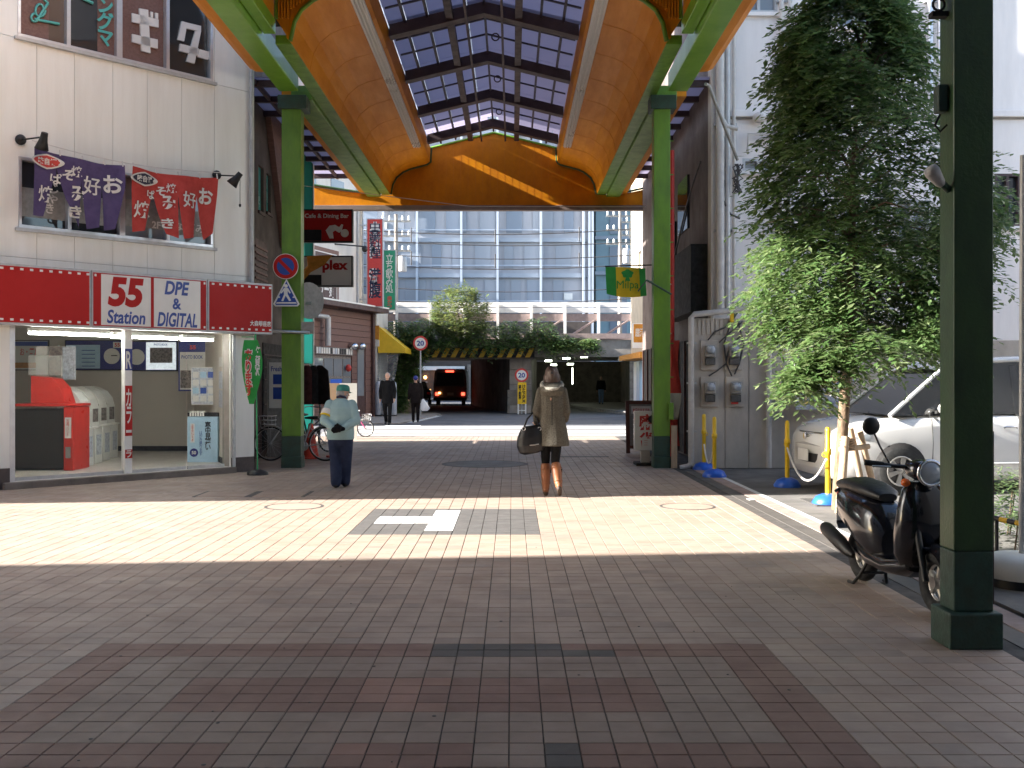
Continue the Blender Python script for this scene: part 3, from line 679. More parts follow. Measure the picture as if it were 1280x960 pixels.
wa = (fr_(126, 380)[0], fr_(188, 380)[0]); wb_ = (fr_(192, 380)[0], fr_(250, 380)[0])
for a, b in (wa, wb_):
    m = MB(); m.fbox(FB, a, b, vb + .05, vt - .05, n1 + .009, n1 + .014); m.build('white_panel', 'sign_white', mid)
def st_(s, x0, x1, y0, y1, mat, bold, shear=.0):
    xm = (x0 + x1) / 2
    text(s, FB, fr_(x0, 380)[0], fr_(x1, 380)[0], fr_(xm, y1)[1], fr_(xm, y0)[1], n1 + .018, mat, mid, bold, shear)
st_('55', 134, 179, 347, 384, 'sign_red', .05, .15); st_('Station', 133, 181, 388, 405, 'text_blue', .025, .15)
st_('DPE', 205, 236, 352, 369, 'text_blue', .035, .2); st_('&', 215, 226, 373, 387, 'text_blue', .03); st_('DIGITAL', 196, 246, 391, 409, 'text_blue', .03, .2)
text('大森銀座店', FB, fr_(312, 400)[0], fr_(338, 400)[0], fr_(325, 408)[1], fr_(325, 401)[1], n1 + .014, 'sign_white', bx, .02)
# fluorescent tubes under the fascia
for xa, xb, ya, yb in ((36, 136, 415, 421), (139, 156, 421, 422), (163, 222, 421, 424), (226, 266, 424, 426)):
    a, b = FB.px(xa, ya, -.3), FB.px(xb, yb, -.3); v = (a[1] + b[1]) / 2
    t = thing('fluorescent_tube', {36: 'long lit fluorescent tube at the left under the shop sign', 139: 'short end of a lit tube left of the shop post', 163: 'lit fluorescent tube right of the shop post', 226: 'lit fluorescent tube at the right end of the shop front'}[xa], 'light', tuple(FB.P(a[0], v, -.3)), 'fluorescent tubes of the camera shop')
    m = MB(); m.tube([FB.P(a[0], v, -.3), FB.P(b[0], v, -.3)], .017, 8); m.build('tube', 'tube_light', t)
    m = MB(); m.fbox(FB, a[0], b[0], v + .03, v + .08, -.36, -.24); m.build('batten', 'white_metal', t)

# ------------------------------------------------------------------ things inside the shop
FBK = FRONT(20.9)
def panel(name, lab, cat, F, x0, y0, x1, y1, n, face, frame_mat='black', fr=.02, group=None):
    u0, u1, v0, v1 = F.rect(x0, y0, x1, y1, n)
    t = thing(name, lab, cat, tuple(F.P((u0 + u1) / 2, v0, n)), group)
    m = MB(); m.fbox(F, u0, u1, v0, v1, n - .03, n); b = m.build('backing', frame_mat, t)
    m = MB(); m.fbox(F, u0 + fr, u1 - fr, v0 + fr, v1 - fr, n + .001, n + .005); m.build('face', face, t)
    return t, u0, u1, v0, v1
t, u0, u1, v0, v1 = panel('poster', 'lit white poster with red and orange print at the left of the shop', 'poster', FBK, 13, 425, 61, 463, .06, 'paper')
m = MB(); m.fbox(FBK, u0 + .02, u1 - .02, v1 - .12, v1 - .03, .066, .07); m.build('print', 'sign_blue', t)
m = MB(); m.fbox(FBK, u0 + .05, u1 - .2, v0 + .05, v0 + .16, .066, .07); m.build('print', 'banner_orange', t)
text('お・写真館', FBK, u0 + .2, u1 - .1, v0 + .3, v0 + .46, .07, 'poster_red', t, .02)
t, u0, u1, v0, v1 = panel('price_board', 'blue price panel with a round dial left of the shop post', 'panel', FBK, 81, 425, 160, 463, .06, 'deep_blue')
m = MB(); m.fbox(FBK, u0 + .03, u0 + .72, v0 + .04, v1 - .1, .066, .07); m.build('price_list', 'print_blue', t)
for k in range(5): m = MB(); m.fbox(FBK, u0 + .35, u0 + .62, v0 + .08 + k * .08, v0 + .095 + k * .08, .071, .073); m.build('print', 'text_blue', t)
m = MB(); m.lathe(FBK.P(u1 - .32, (v0 + v1) / 2 - .02, .066), [(.16, 0), (.16, .03), (.0, .03)], 24, FBK.N, smooth=False); m.build('dial', 'paper', t)
m = MB(); m.fbox(FBK, u1 - .33, u1 - .2, (v0 + v1) / 2 - .02, (v0 + v1) / 2, .098, .1); m.build('dial_hand', 'black', t)
m = MB(); m.fbox(FBK, u1 - .3, u1 - .03, v1 - .16, v1 - .04, .066, .07); m.build('logo_plate', 'paper', t)
text('55', FBK, u1 - .27, u1 - .16, v1 - .14, v1 - .06, .075, 'poster_red', t, .04)
t, u0, u1, v0, v1 = panel('price_board', 'blue panel with dial and photo screen right of the shop post', 'panel', FBK, 162, 426, 222, 464, .06, 'deep_blue')
m = MB(); m.lathe(FBK.P(u0 + .15, (v0 + v1) / 2 - .02, .066), [(.16, 0), (.16, .03), (.0, .03)], 24, FBK.N, smooth=False); m.build('dial', 'paper', t)
m = MB(); m.fbox(FBK, u0 + .34, u1 - .03, v0 + .03, v1 - .03, .066, .075); sc = m.build('screen', 'screen_light', t)
m = MB(); m.fbox(FBK, u0 + .42, u1 - .1, v0 + .17, v1 - .14, .077, .079); m.build('picture', 'print_mix', sc)
text('PHOTO BOOK', FBK, u0 + .5, u1 - .2, v1 - .1, v1 - .055, .08, 'sign_blue', sc, .02)
F2 = FRONT(19.6)
t, u0, u1, v0, v1 = panel('poster', 'tall photo book poster with blue top hanging in the shop', 'poster', F2, 223, 427, 259, 489, 0, 'paper', 'deep_blue', .03)
m = MB(); m.fbox(F2, u0 + .03, u1 - .03, v1 - .2, v1 - .03, .006, .009); m.build('print', 'deep_blue', t)
m = MB(); m.fbox(F2, u0 + .04, u1 - .04, v0 + .06, v0 + .4, .006, .009); m.build('print', 'print_mix', t)
text('PHOTO BOOK', F2, u0 + .06, u1 - .08, v1 - .33, v1 - .26, .01, 'text_blue', t, .02)
text('55', F2, u0 + .22, u0 + .34, v1 - .15, v1 - .07, .012, 'poster_red', t, .04)
F3 = FRONT(18.75)
t, u0, u1, v0, v1 = panel('photo_rack', 'pale rack of photo samples in rows above the blue stand', 'rack', F3, 239, 459, 271, 506, 0, 'print_pale', 'white_metal', .012)
for i in range(3):
    for k in range(4):
        m = MB(); a = u0 + .03 + i * .14; b = v0 + .06 + k * .145; m.fbox(F3, a, a + .11, b, b + .11, .007, .012); m.build('sample', ['paper', 'print_blue', 'paper', 'sign_blue'][(i * 2 + k) % 4] if (i + k) % 3 else 'paper', t)
F4 = FRONT(18.05); u0, u1, v0, v1 = F4.rect(234, 516, 272, 577); v0 = .1
t = thing('flyer_stand', 'light blue stand with black brush lettering inside the right of the shop', 'stand', ((u0 + u1) / 2, 18.05, .1))
m = MB(); m.box(u0, u1, 18.05, 18.35, v0, v1 - .07); m.build('body', 'print_blue', t, bevel=.006)
m = MB(); m.box(u0, u1, 18.06, 18.36, v1 - .065, v1); m.build('tray', 'black_matt', t)
for k in range(6): m = MB(); m.box(u0 + .04 + k * .045, u0 + .07 + k * .045, 18.055, 18.2, v1 - .06, v1 + .03); m.build('flyer', 'paper', t)
text('寒中見舞い', F4, u0 + .31, u0 + .42, v0 + .22, v0 + .72, .004, 'black', t, .02, vertical=True)
text('はがき承ります', F4, u0 + .21, u0 + .27, v0 + .12, v0 + .55, .004, 'text_blue', t, .01, vertical=True)
m = MB(); m.fbox(F4, u0 + .06, u0 + .13, v0 + .35, v0 + .68, .003, .005); m.build('label', 'paper', t)
text('お早めにどうぞ', F4, u0 + .075, u0 + .115, v0 + .36, v0 + .67, .007, 'poster_red', t, .01, vertical=True)
m = MB(); m.lathe(F4.P(u0 + .12, v0 + .17, .002), [(.075, 0), (.075, .004), (0, .004)], 20, F4.N, smooth=False); m.build('round_mark', 'deep_blue', t)
text('50', F4, u0 + .08, u0 + .16, v0 + .14, v0 + .2, .008, 'paper', t, .03)
for y0, y1, mt in ((446, 458, 'paper'), (464, 486, 'print_pale'), (488, 510, 'print_pale')):
    u0, u1, v0, v1 = RW.rect(273, y0, 285, y1, .02)
    m = MB(); m.fbox(RW, u0, u1, v0, v1, .003, .012); tag(m.build('notice', mt), {446: 'small white notice high on the shop jamb', 464: 'pale printed notice in the middle of the shop jamb', 488: 'lower pale printed notice on the shop jamb'}[y0], 'notice')
# red and black kiosk
t = thing('copy_kiosk', 'red and black photo copy kiosk at the left of the shop', 'kiosk', (-7.55, 16.5, .1))
m = MB(); m.box(-8.05, -7.18, 16.4, 17.0, .12, 1.08); m.build('front', 'black', t, bevel=.015)
m = MB(); m.box(-7.175, -7.02, 16.38, 17.02, .1, 1.12); m.build('side', 'kiosk_red', t, bevel=.012)
m = MB(); m.box(-8.06, -7.0, 16.37, 17.03, 1.125, 1.17); m.build('counter', 'kiosk_red', t, bevel=.01)
m = MB(); m.loft([[(-7.75, y, 1.172), (-7.2, y, 1.172), (-7.28, y, 1.42), (-7.42, y, 1.58), (-7.75, y, 1.62)] for y in (16.5, 16.9)], True, True, False); m.build('hood', 'kiosk_red', t, bevel=.02)
m = MB(); m.box(-7.15, -7.05, 16.372, 16.378, .62, .95); m.build('label', 'paper', t)
m = MB(); m.box(-7.14, -7.06, 16.372, 16.378, .3, .48); m.build('coin_slot', 'meter_grey', t)
text('写真プリント', FRONT(16.37), -7.125, -7.075, .65, .92, .001, 'poster_red', t, .01, vertical=True)
m = MB(); m.box(-7.85, -7.3, 16.62, 16.64, 1.63, 1.95); tag(m.build('plastic_board', 'clear_plastic'), 'milky clear plastic board standing on the red kiosk', 'board')
# white kiosks with rounded tops
pr = [(.0, .0), (.48, .0), (.48, .62), (.42, .66), (.42, .98), (.38, 1.12), (.28, 1.25), (.12, 1.32), (0, 1.34)]
kp = thing('photo_kiosk', 'foremost white round-topped photo kiosk behind the red kiosk', 'kiosk', (0, 0, 0), 'white photo kiosks in the shop')
m = MB(); m.loft([[(x, y, z) for x, z in pr] for y in (0, .32)], True, True, False); m.build('body', 'white_plastic', kp, bevel=.012)
m = MB(); m.box(.425, .432, .05, .27, .72, .95); m.build('screen', 'print_mix', kp)
m = MB(); m.box(.16, .40, -.012, -.002, .62, 1.02); m.build('poster_panel', 'print_mix', kp)
m = MB(); m.box(.44, .54, .03, .29, .628, .65); m.build('shelf', 'white_plastic', kp)
m = MB(); m.box(.484, .49, .06, .26, .15, .5); m.build('panel', 'print_pale', kp)
for k in range(4):
    pos = (-7.6 - .10 * k, 17.1 + .62 * k, .1); o = kp if k == 0 else dup(kp, pos)
    place(o, pos, 0, ['foremost white round-topped photo kiosk behind the red kiosk', 'second white photo kiosk in the row behind the first', 'third white photo kiosk in the row', 'rearmost white photo kiosk near the shop wall'][k])
t = thing('leaflet_spinner', 'spinning leaflet rack standing on the photo kiosks', 'rack', (-7.9, 17.6, 1.5))
m = MB(); m.tube([(-7.75, 17.5, 1.43), (-7.75, 17.5, 2.15)], .015); m.build('pole', 'steel', t)
for k, (dx, dy) in enumerate(((-.24, 0), (.02, -.08), (.2, .03))):
    m = MB(); m.box(-7.75 + dx - .11, -7.75 + dx + .1, 17.42 + dy, 17.46 + dy, 1.56, 2.12); m.build('leaflet_panel', ['paper', 'print_mix', 'print_pale'][k], t)

# ------------------------------------------------------------------ split shop curtains on their line, clip lamps
def noren(x0, y0, x1, y1, mat, lab, chars, emblem_mat, bottoms):
    nn = .30
    a = FB.px(x0, y0, nn); b = FB.px(x1, y1, nn); L = b[0] - a[0]; zt = (a[1] + b[1]) / 2; zs = lambda s: a[1] + (b[1] - a[1]) * s - .05 * math.sin(math.pi * s)
    t = thing('shop_curtain', lab, 'curtain', tuple(FB.P((a[0] + b[0]) / 2, zt - 1, nn)), 'split curtains hung over the upper window')
    def off(u, v):
        s = (u - a[0]) / L; d = max(0, zs(min(max(s, 0), 1)) - v)
        return .05 * math.sin(u * 7.5 + 1) + .10 * d * math.sin(u * 4.6 + 2.2 + x0) + .03 * math.sin(u * 17) * d
    k = 4
    for i in range(k):
        s0, s1 = i / k, (i + 1) / k; nx, nz = 14, 20; m = MB(); bl, br, lean = bottoms[i]
        vs = []
        for jz in range(nz + 1):
            q = jz / nz
            for jx in range(nx + 1):
                p = jx / nx; s = s0 + (s1 - s0) * p; u = a[0] + L * s; top = zs(s); H = bl + (br - bl) * p
                gap = max(0, q - .32)
                u2 = u + gap * lean * H + gap * (-.75 * (p - .5)) * L / k
                v = top - H * q; vs.append(FB.P(u2, v, nn + off(u2, v)))
        fs = [(j * (nx + 1) + c, (j + 1) * (nx + 1) + c, (j + 1) * (nx + 1) + c + 1, j * (nx + 1) + c + 1) for j in range(nz) for c in range(nx)]
        m.add(vs, fs, True); m.build('curtain_flap', mat, t)
    for ch, sx, dv, sz, mt in chars:
        u = a[0] + L * sx; v = zs(sx) - dv
        text(ch, FB, u - sz / 2, u + sz / 2, v - sz / 2, v + sz / 2, nn + .022, mt, t, .012 if ch in '焼好' else .03, fn=off)
    u = a[0] + L * .14; v = zs(.14) - .15; m = MB()
    pts = [(u + .24 * math.cos(q), v + .11 * math.sin(q) * (1 - .35 * abs(math.cos(q)))) for q in [2 * math.pi * j / 20 for j in range(20)]]
    vs = [FB.P(x, y, nn + .02 + off(x, y)) for x, y in pts] + [FB.P(u, v, nn + .02 + off(u, v))]
    m.add(vs, [(j, (j + 1) % 20, 20) for j in range(20)]); m.build('emblem', 'cloth_white', t)
    pts = [(u + (x - u) * .86, v + (y - v) * .78) for x, y in pts]
    vs = [FB.P(x, y, nn + .027 + off(x, y)) for x, y in pts] + [FB.P(u, v, nn + .027 + off(u, v))]; m = MB(); m.add(vs, [(j, (j + 1) % 20, 20) for j in range(20)]); m.build('emblem', emblem_mat, t)
    text('味自慢', FB, u - .14, u + .14, v - .05, v + .05, nn + .034, 'cloth_white', t, .03, fn=off)
    m = MB()
    for s in (.02, .27, .52, .77, .98): m.tube([FB.P(a[0] + L * s, zs(s) - .02, nn + .02), FB.P(a[0] + L * s, zs(s) + .06, nn + .0)], .012, 6)
    m.build('curtain_loop', 'cloth_white', t)
    return a, b
CW = 'cloth_white'
noren(43, 183, 155, 207, 'noren_blue', 'purple split curtain with white brush lettering over the left window half', [('お', .86, .3, .27, CW), ('好', .62, .36, .27, CW), ('み', .46, .52, .24, CW), ('焼', .13, .62, .24, CW), ('そ', .36, .27, .15, CW), ('ば', .24, .36, .16, CW), ('焼', .44, .20, .16, CW), ('き', .44, .78, .18, CW)], 'poster_red', [(.98, .92, -.18), (.62, .98, .10), (1.0, .96, .02), (1.0, .98, -.12)])
noren(164, 208, 273, 222, 'noren_red', 'red split curtain with white brush lettering over the right window half', [('お', .86, .30, .26, CW), ('好', .63, .38, .26, CW), ('み', .40, .46, .24, CW), ('焼', .12, .62, .26, CW), ('そ', .33, .28, .14, CW), ('ば', .22, .36, .14, CW), ('焼', .43, .22, .15, CW), ('き', .38, .78, .16, CW)], 'navy', [(.98, .92, -.06), (.95, 1.0, .12), (1.0, .98, -.04), (.98, .9, .10)])
a = FB.px(40, 178, .30); b = FB.px(276, 218, .30)
m = MB(); m.tube([FB.P(a[0] + (b[0] - a[0]) * s, a[1] + (b[1] - a[1]) * s + .03 - .1 * math.sin(math.pi * s), .30) for s in [i / 12 for i in range(13)]], .007, 5); tag(m.build('curtain_line', 'rope_white'), 'thin line the two split curtains hang from', 'line')
for lab, p0, p1, hd in (('black clip lamp on the cream wall left of the purple curtain', (25, 175), (55, 171), (52, 186)), ('black clip lamp on the cream wall right of the red curtain', (270, 219), (298, 220), (290, 230))):
    t = thing('clip_lamp', lab, 'lamp', tuple(FB.P(*FB.px(*p0), 0)), 'black clip lamps over the curtains')
    B = FB.P(*FB.px(*p0), .01); E = FB.P(*FB.px(*p1, .5), .5); H = FB.P(*FB.px(*hd, .42), .42)
    m = MB(); m.lathe(B, [(.075, 0), (.075, .03), (.03, .05), (0, .05)], 16, FB.N); m.build('wall_plate', 'black', t)
    m = MB(); m.tube([B, E], .012, 6); m.build('arm', 'black', t)
    m = MB(); d = (H - E).normalized(); m.lathe(E - d * .06, [(.045, 0), (.05, .06), (.06, .12), (.095, .24), (.085, .24), (.05, .14), (0, .12)], 16, d); m.build('lamp_head', 'black', t)
m = MB(); A = FB.P(*FB.px(300, 222, .1), .1); m.tube([A, A + Vector((0, 0, -.45))], .005, 5); m.lathe(A + Vector((0, 0, -.5)), [(0, 0), (.02, .02), (.02, .05), (0, .07)], 8); tag(m.build('pull_cord', 'black'), 'thin dangling cord on the cream wall below the right clip lamp', 'cord')
# ------------------------------------------------------------------ left row beyond the shop
Fd = LEFTF(-5.0)
db = thing('narrow_building', 'narrow dark brown building between the camera shop and the sign brackets', 'building', (-7, 21, 0))
def lf(F, x0, y0, x1, y1, n=0.):
    a, b = F.px(x0, y0, n), F.px(x1, y1, n); c = F.px((x0 + x1) / 2, y0, n); d = F.px((x0 + x1) / 2, y1, n)
    return min(a[0], b[0]), max(a[0], b[0]), d[1], c[1]
wins = [lf(Fd, 323, 208, 329.5, 265), lf(Fd, 333, 218, 338.5, 266)]
m = MB()
for c in wall_cells(Fd, 18.42, 23.9, 0, 11.0, wins): m.fbox(Fd, *c, -.2, 0)
m.build('front_wall', 'dark_wall', db)
m = MB(); m.box(-12, -5.21, 23.7, 23.9, 0, 11.0); m.build('end_wall', 'dark_tile', db)
m = MB(); m.box(-12, -5.0, 18.4, 23.9, 11.003, 11.2); m.build('roof', 'concrete', db)
for k, wn in enumerate(wins):
    m = MB(); m.fbox(Fd, *wn, -.1, -.06); m.build('window', 'turquoise', db)
    m = MB(); m.fbox(Fd, wn[0] - .05, wn[1] + .05, wn[2] - .06, wn[2] - .003, -.05, .04); m.build('sill', 'brown_steel', db)
m = MB(); u0, u1, v0, v1 = lf(Fd, 333, 150, 352, 262); m.fpoly(Fd, [(u0, v1 + .2), (u0 - .3, 7.2), (u1 - .1, 4.4), (u1, 4.4), (u1, 7.4)], .003, .12); m.build('fascia_panel', 'brown_board', db)
u0, u1, v0, v1 = 19.3, 20.3, 2.45, 4.25
m = MB(); m.fbox(Fd, u0, u1, v0, v1, .003, .14); lv = m.build('louver_box', 'brown_dark', db)
for k in range(14): m = MB(); m.fbox(Fd, u0 + .03, u1 - .03, v0 + .06 + k * .12, v0 + .1 + k * .12, .142, .17); m.build('slat', 'brown_board', lv)
m = MB(); m.fbox(Fd, 20.5, 23.6, .15, 2.3, .003, .02); m.build('shutter', 'black_matt', db)
for k in range(8): m = MB(); m.fbox(Fd, 20.52, 23.58, .3 + k * .25, .32 + k * .25, .022, .04); m.build('shutter_rib', 'brown_steel', db)
m = MB(); m.fbox(Fd, 18.8, 20.3, .1, 2.2, .003, .03); m.build('door', 'brown_dark', db)
tqm = translucent('turquoise_glass', .75, (.08, .26, .24), (.06, .26, .24))
tb = thing('glass_fronted_building', 'slim turquoise glass shopfront just beyond the dark building', 'building', (-5.6, 25, 0))
for z0, z1 in ((.3, 1.9), (1.96, 3.2), (3.26, 4.4), (4.46, 5.6), (5.66, 7.2)):
    m = MB(); m.box(-5.06, -5.0, 24.25, 25.7, z0, z1); m.build('pane', tqm, tb)
    m = MB(); m.box(-5.9, -5.1, 25.66, 25.7, z0, z1); m.build('pane', tqm, tb)
for y in (24.15, 25.7):
    m = MB(); m.box(-5.08, -4.98, y, y + .08, 0, 7.3); m.build('corner_post', 'white_metal', tb)
m = MB(); m.box(-6, -4.97, 24.1, 25.8, 7.3, 7.4); m.build('roof', 'white_metal', tb)
m = MB(); m.box(-11.9, -5.05, 24.1, 25.8, 7.41, 11); m.build('upper_wall', 'pale_wall', tb)  # storey added to keep the sun off the far roof panes
m = MB(); m.box(-5.95, -4.97, 24.1, 25.8, 0, .29); m.build('plinth', 'concrete', tb)
# projecting signs on black brackets
def hang_sign(x0, y0, x1, y1, Y, face, lab, bx0):
    F = FRONT(Y); u0, u1, v0, v1 = F.rect(x0, y0, x1, y1)
    t = thing('hanging_sign', lab, 'sign', ((u0 + u1) / 2, Y, v0)); 
    m = MB(); m.fbox(F, u0, u1, v0, v1, -.16, 0); m.build('light_box', 'black', t, bevel=.008)
    m = MB(); m.fbox(F, u0 + .035, u1 - .035, v0 + .035, v1 - .035, .002, .006); m.build('sign_face', face, t)
    bv0, bv1 = F.px(0, y0 + (y1 - y0) * .95)[1], F.px(0, y0 + (y1 - y0) * .62)[1]
    m = MB(); m.fbox(F, F.px(bx0, 0)[0], F.px(x0 + 26, 0)[0], bv0, bv1, .007, .03); m.build('bracket', 'black', t)
    return t, F, u0, u1, v0, v1
t, F, u0, u1, v0, v1 = hang_sign(376, 261.5, 441, 303, 24.0, 'sign_red', 'dark red hanging sign reading Cafe & Dining Bar with a pale bowing figure', 338)
def T(F, s, x0, x1, y0, y1, mat, par, bold=.02, n=.009, **k):
    xm, ym = (x0 + x1) / 2, (y0 + y1) / 2
    text(s, F, F.px(x0, ym, n)[0], F.px(x1, ym, n)[0], F.px(xm, y1, n)[1], F.px(xm, y0, n)[1], n, mat, par, bold, **k)
T(F, 'Cafe & Dining Bar', 381, 436, 267, 274, 'cloth_white', t, .025)
def pxpoly(F, pts, n0, n1, mat, par, nm):
    q = [F.px(x, y, n1) for x, y in pts]
    ar = sum(a[0] * b[1] - b[0] * a[1] for a, b in zip(q, q[1:] + q[:1]))
    m = MB(); m.fpoly(F, q if ar > 0 else q[::-1], n0, n1); return m.build(nm, mat, par)
pxpoly(F, [(407, 288), (412, 282), (419, 281), (424, 284), (427, 280), (429, 281), (427, 289), (424, 291), (419, 288), (416, 290), (417, 298), (412, 298)], .008, .012, 'cloth_white', t, 'figure_mark')
m = MB(); m.lathe(F.P(*F.px(431, 291.5), .008), [(.095, 0), (.095, .004), (0, .004)], 18, F.N, smooth=False); m.build('figure_mark', 'cloth_white', t)
t, F, u0, u1, v0, v1 = hang_sign(376, 319.5, 441, 358.5, 24.0, 'sign_white', 'white hanging sign with red lettering half covered by an orange banner', 338)
T(F, 'plex', 403, 435, 325, 341, 'sign_red', t, .045)
m = MB(); ba = [(383, 320), (416, 318.5), (404, 331), (388, 340), (378, 352), (370, 345), (384, 332)]
ys = [F.px(x, y, .1) for x, y in ba]
nvs = [F.P(u, v, .06 + .05 * math.sin(i * 2.1)) for i, (u, v) in enumerate(ys)] + [F.P(*F.px(389, 332), .12)]
m.add(nvs, [(i, (i + 1) % 7, 7) for i in range(7)], True); m.add([q + Vector((0, .012, 0)) for q in nvs], [((i + 1) % 7, i, 7) for i in range(7)], True)
tag(m.build('wind_blown_banner', 'banner_orange'), 'orange cloth banner blown across the white hanging sign', 'banner')
# wooden restaurant with white upper floors, set back across the side street
FQ = Frame((-7.6, 37.5, 0), (1.72, 5.5, 0)); ur = 5.76; us = -3.15
rs = thing('timber_restaurant', 'brown boarded restaurant with pale upper floors across the side street', 'building', tuple(FQ.P(2, 0, -2)))
m = MB(); m.fbox(FQ, us, ur, 0, 4.35, -.4, -.06); m.build('ground_floor_wall', 'brown_dark', rs)
m = MB(); m.fbox(FQ, us, ur - 1.2, 4.55, 11, -.4, -.1); m.build('upper_wall', 'pale_wall', rs)
a = FQ.P(us, 0, -.1); m = MB(); m.box(-24, a.x - .05, a.y - .0, a.y + .2, 0, 11); m.build('side_wall', 'pale_wall', rs)
a = FQ.P(ur, 0, -.1); m = MB(); m.box(-14, a.x - .35, a.y, a.y + .2, 0, 11); m.build('side_wall', 'pale_wall', rs)
m = MB(); m.fpoly(Z, [(-24, 34.6), (-8.6, 34.6), (FQ.P(ur - 1.2, 0, -.15).x, FQ.P(ur - 1.2, 0, -.15).y), (-12, 43.2), (-24, 43.2)], 11.003, 11.2); m.build('roof', 'concrete', rs)
door = lf(FQ, 446, 430, 457, 520); dwin = lf(FQ, 393, 444, 440, 478)
nb = 17
for k in range(nb):
    z0 = .1 + k * (4.2 / nb); z1 = z0 + 4.2 / nb - .018
    for c in wall_cells(FQ, us, ur - .12, z0, z1, [(dwin[0], dwin[1], 0.9, dwin[3]), (door[0], door[1], 0, door[3])]):
        m = MB(); m.fbox(FQ, *c, -.058, random.uniform(-.006, .006)); m.build('board', 'brown_board', rs)
m = MB(); m.fbox(FQ, us, ur + .5, 4.36, 4.54, -.4, .55); ev = m.build('eave', 'brown_dark', rs)
m = MB(); m.fbox(FQ, us, ur + .5, 4.543, 4.60, -.38, .57); m.build('eave_edge', 'white_metal', ev)
m = MB(); m.fbox(FQ, ur - .11, ur + .06, 0, 4.35, -.05, .12); m.build('corner_post', 'brown_dark', rs)
fr = MB(); fr.fbox(FQ, dwin[0], dwin[1], .9, dwin[3], -.057, -.05); wn = fr.build('window', 'print_mix', rs)
for k in range(4):
    for j in range(2):
        w_ = (dwin[1] - dwin[0]) / 4; m = MB(); m.fbox(FQ, dwin[0] + k * w_ + .05, dwin[0] + (k + 1) * w_ - .05, .95 + j * .75, .95 + j * .75 + .68, -.048, -.03); m.build('pane', 'window_pale', wn)
m = MB(); m.fbox(FQ, dwin[0], dwin[1], dwin[3] + .02, dwin[3] + .3, .01, .06); wb2 = m.build('picture_board', 'print_mix', rs)
for k in range(16): m = MB(); uu = dwin[0] + .05 + k * (dwin[1] - dwin[0] - .1) / 16; m.fbox(FQ, uu, uu + .13, dwin[3] + .05, dwin[3] + .27, .061, .066); m.build('card', random.choice(['paper', 'print_pale', 'paper', 'black']), wb2)
m = MB(); m.fbox(FQ, door[0], door[1], .0, door[3], -.05, -.03); dr = m.build('door', 'brown_dark', rs)
m = MB(); m.fbox(FQ, door[0] + .12, door[1] - .12, .9, door[3] - .15, -.028, -.02); m.build('pane', 'window_pale', dr)
for x in (441, 451):
    m = MB(); c = FQ.px(x, 433, .12); m.ell(FQ.P(*c, .14), (.2, .2, .16)); m.build('dome_lamp', 'chrome', rs)
m = MB(); c = FQ.px(435, 460, .1); m.ell(FQ.P(*c, .12), (.12, .12, .15)); m.build('lantern', 'poster_red', rs)
m = MB(); a = FQ.px(410, 396, .25); b = FQ.px(410, 432, .25); m.tube([FQ.P(*a, .25), FQ.P(*b, .25)], .11, 10); m.tube([FQ.P(a[0] - .9, a[1], .25), FQ.P(*a, .25)], .08, 8); m.build('duct', 'alu_dull', rs)
sgn = lf(FQ, 392, 310, 425, 384, .05)
m = MB(); m.fbox(FQ, sgn[0], sgn[1], sgn[2], sgn[3], -.098, .0); sb = m.build('wall_sign', 'brown_board', rs)
for q, s in ((.16, 'paper'), (.2, 'brown_dark')): m = MB(); m.fbox(FQ, sgn[0] + q, sgn[1] - q, sgn[2] + q, sgn[3] - q, .001, .004 + q * .02); m.build('sign_border', s, sb)
text('ラー麺', FQ, sgn[0] + .5, sgn[1] - .4, sgn[2] + .4, sgn[2] + 1.0, .012, 'cloth_white', sb, .03)
m = MB(); e = FQ.px(421, 305, 0); m.tube([FQ.P(*e, -.08), FQ.P(e[0] + 1.3, e[1] + .05, .5)], .03, 6); m.ell(FQ.P(e[0] + 1.35, e[1] - .05, .55), (.12, .12, .14)); m.build('sign_lamp', 'black', rs)
for x in (447.5, 453): m = MB(); a = FQ.px(x, 300, -.05); m.tube([FQ.P(a[0], 4.65, -.05), FQ.P(a[0], 10.9, -.05)], .05, 8); m.build('downpipe', 'alu_dull', rs)
for k in range(3):
    for j in range(2):
        u = us + .8 + k * 2.3; z = 5.5 + j * 2.8; m = MB()
        if not (sgn[0] - 1 < u < sgn[1] and j == 0): m.fbox(FQ, u, u + 1.1, z, z + 1.1, -.099, -.08); m.build('window', 'window_pale', rs)
# vertical signs
def vsign(x0, y0, x1, y1, Y, face, lab, rows, dep=.18):
    F = FRONT(Y); u0, u1, v0, v1 = F.rect(x0, y0, x1, y1); t = thing('vertical_sign', lab, 'sign', ((u0 + u1) / 2, Y, v0))
    m = MB(); m.fbox(F, u0, u1, v0, v1, -dep, 0); m.build('light_box', 'alu_dull', t, bevel=.01)
    m = MB(); m.fbox(F, u0 + .04, u1 - .04, v0 + .04, v1 - .04, .002, .008); m.build('sign_face', face, t)
    for z in (v0 + .3, v1 - .3): m = MB(); m.fbox(F, u0 - .5, u0 - .002, z, z + .06, -.12, -.06); m.build('bracket', 'steel', t)
    for s, a, b, c, d, mt, bo, nn in rows: T(F, s, a, b, c, d, mt, t, bo, nn, vertical=True)
    return t
vsign(458, 273, 479, 384, 42, 'poster_red', 'tall narrow red sign with white and dark blue Chinese characters', [('中華料理', 461.5, 476, 277, 323, 'cloth_white', .15, .010), ('中華料理', 461.5, 476, 277, 323, 'navy', .01, .016), ('満腹', 461, 476.5, 335, 373, 'cloth_white', .15, .010), ('満腹', 461, 476.5, 335, 373, 'navy', .02, .016)])
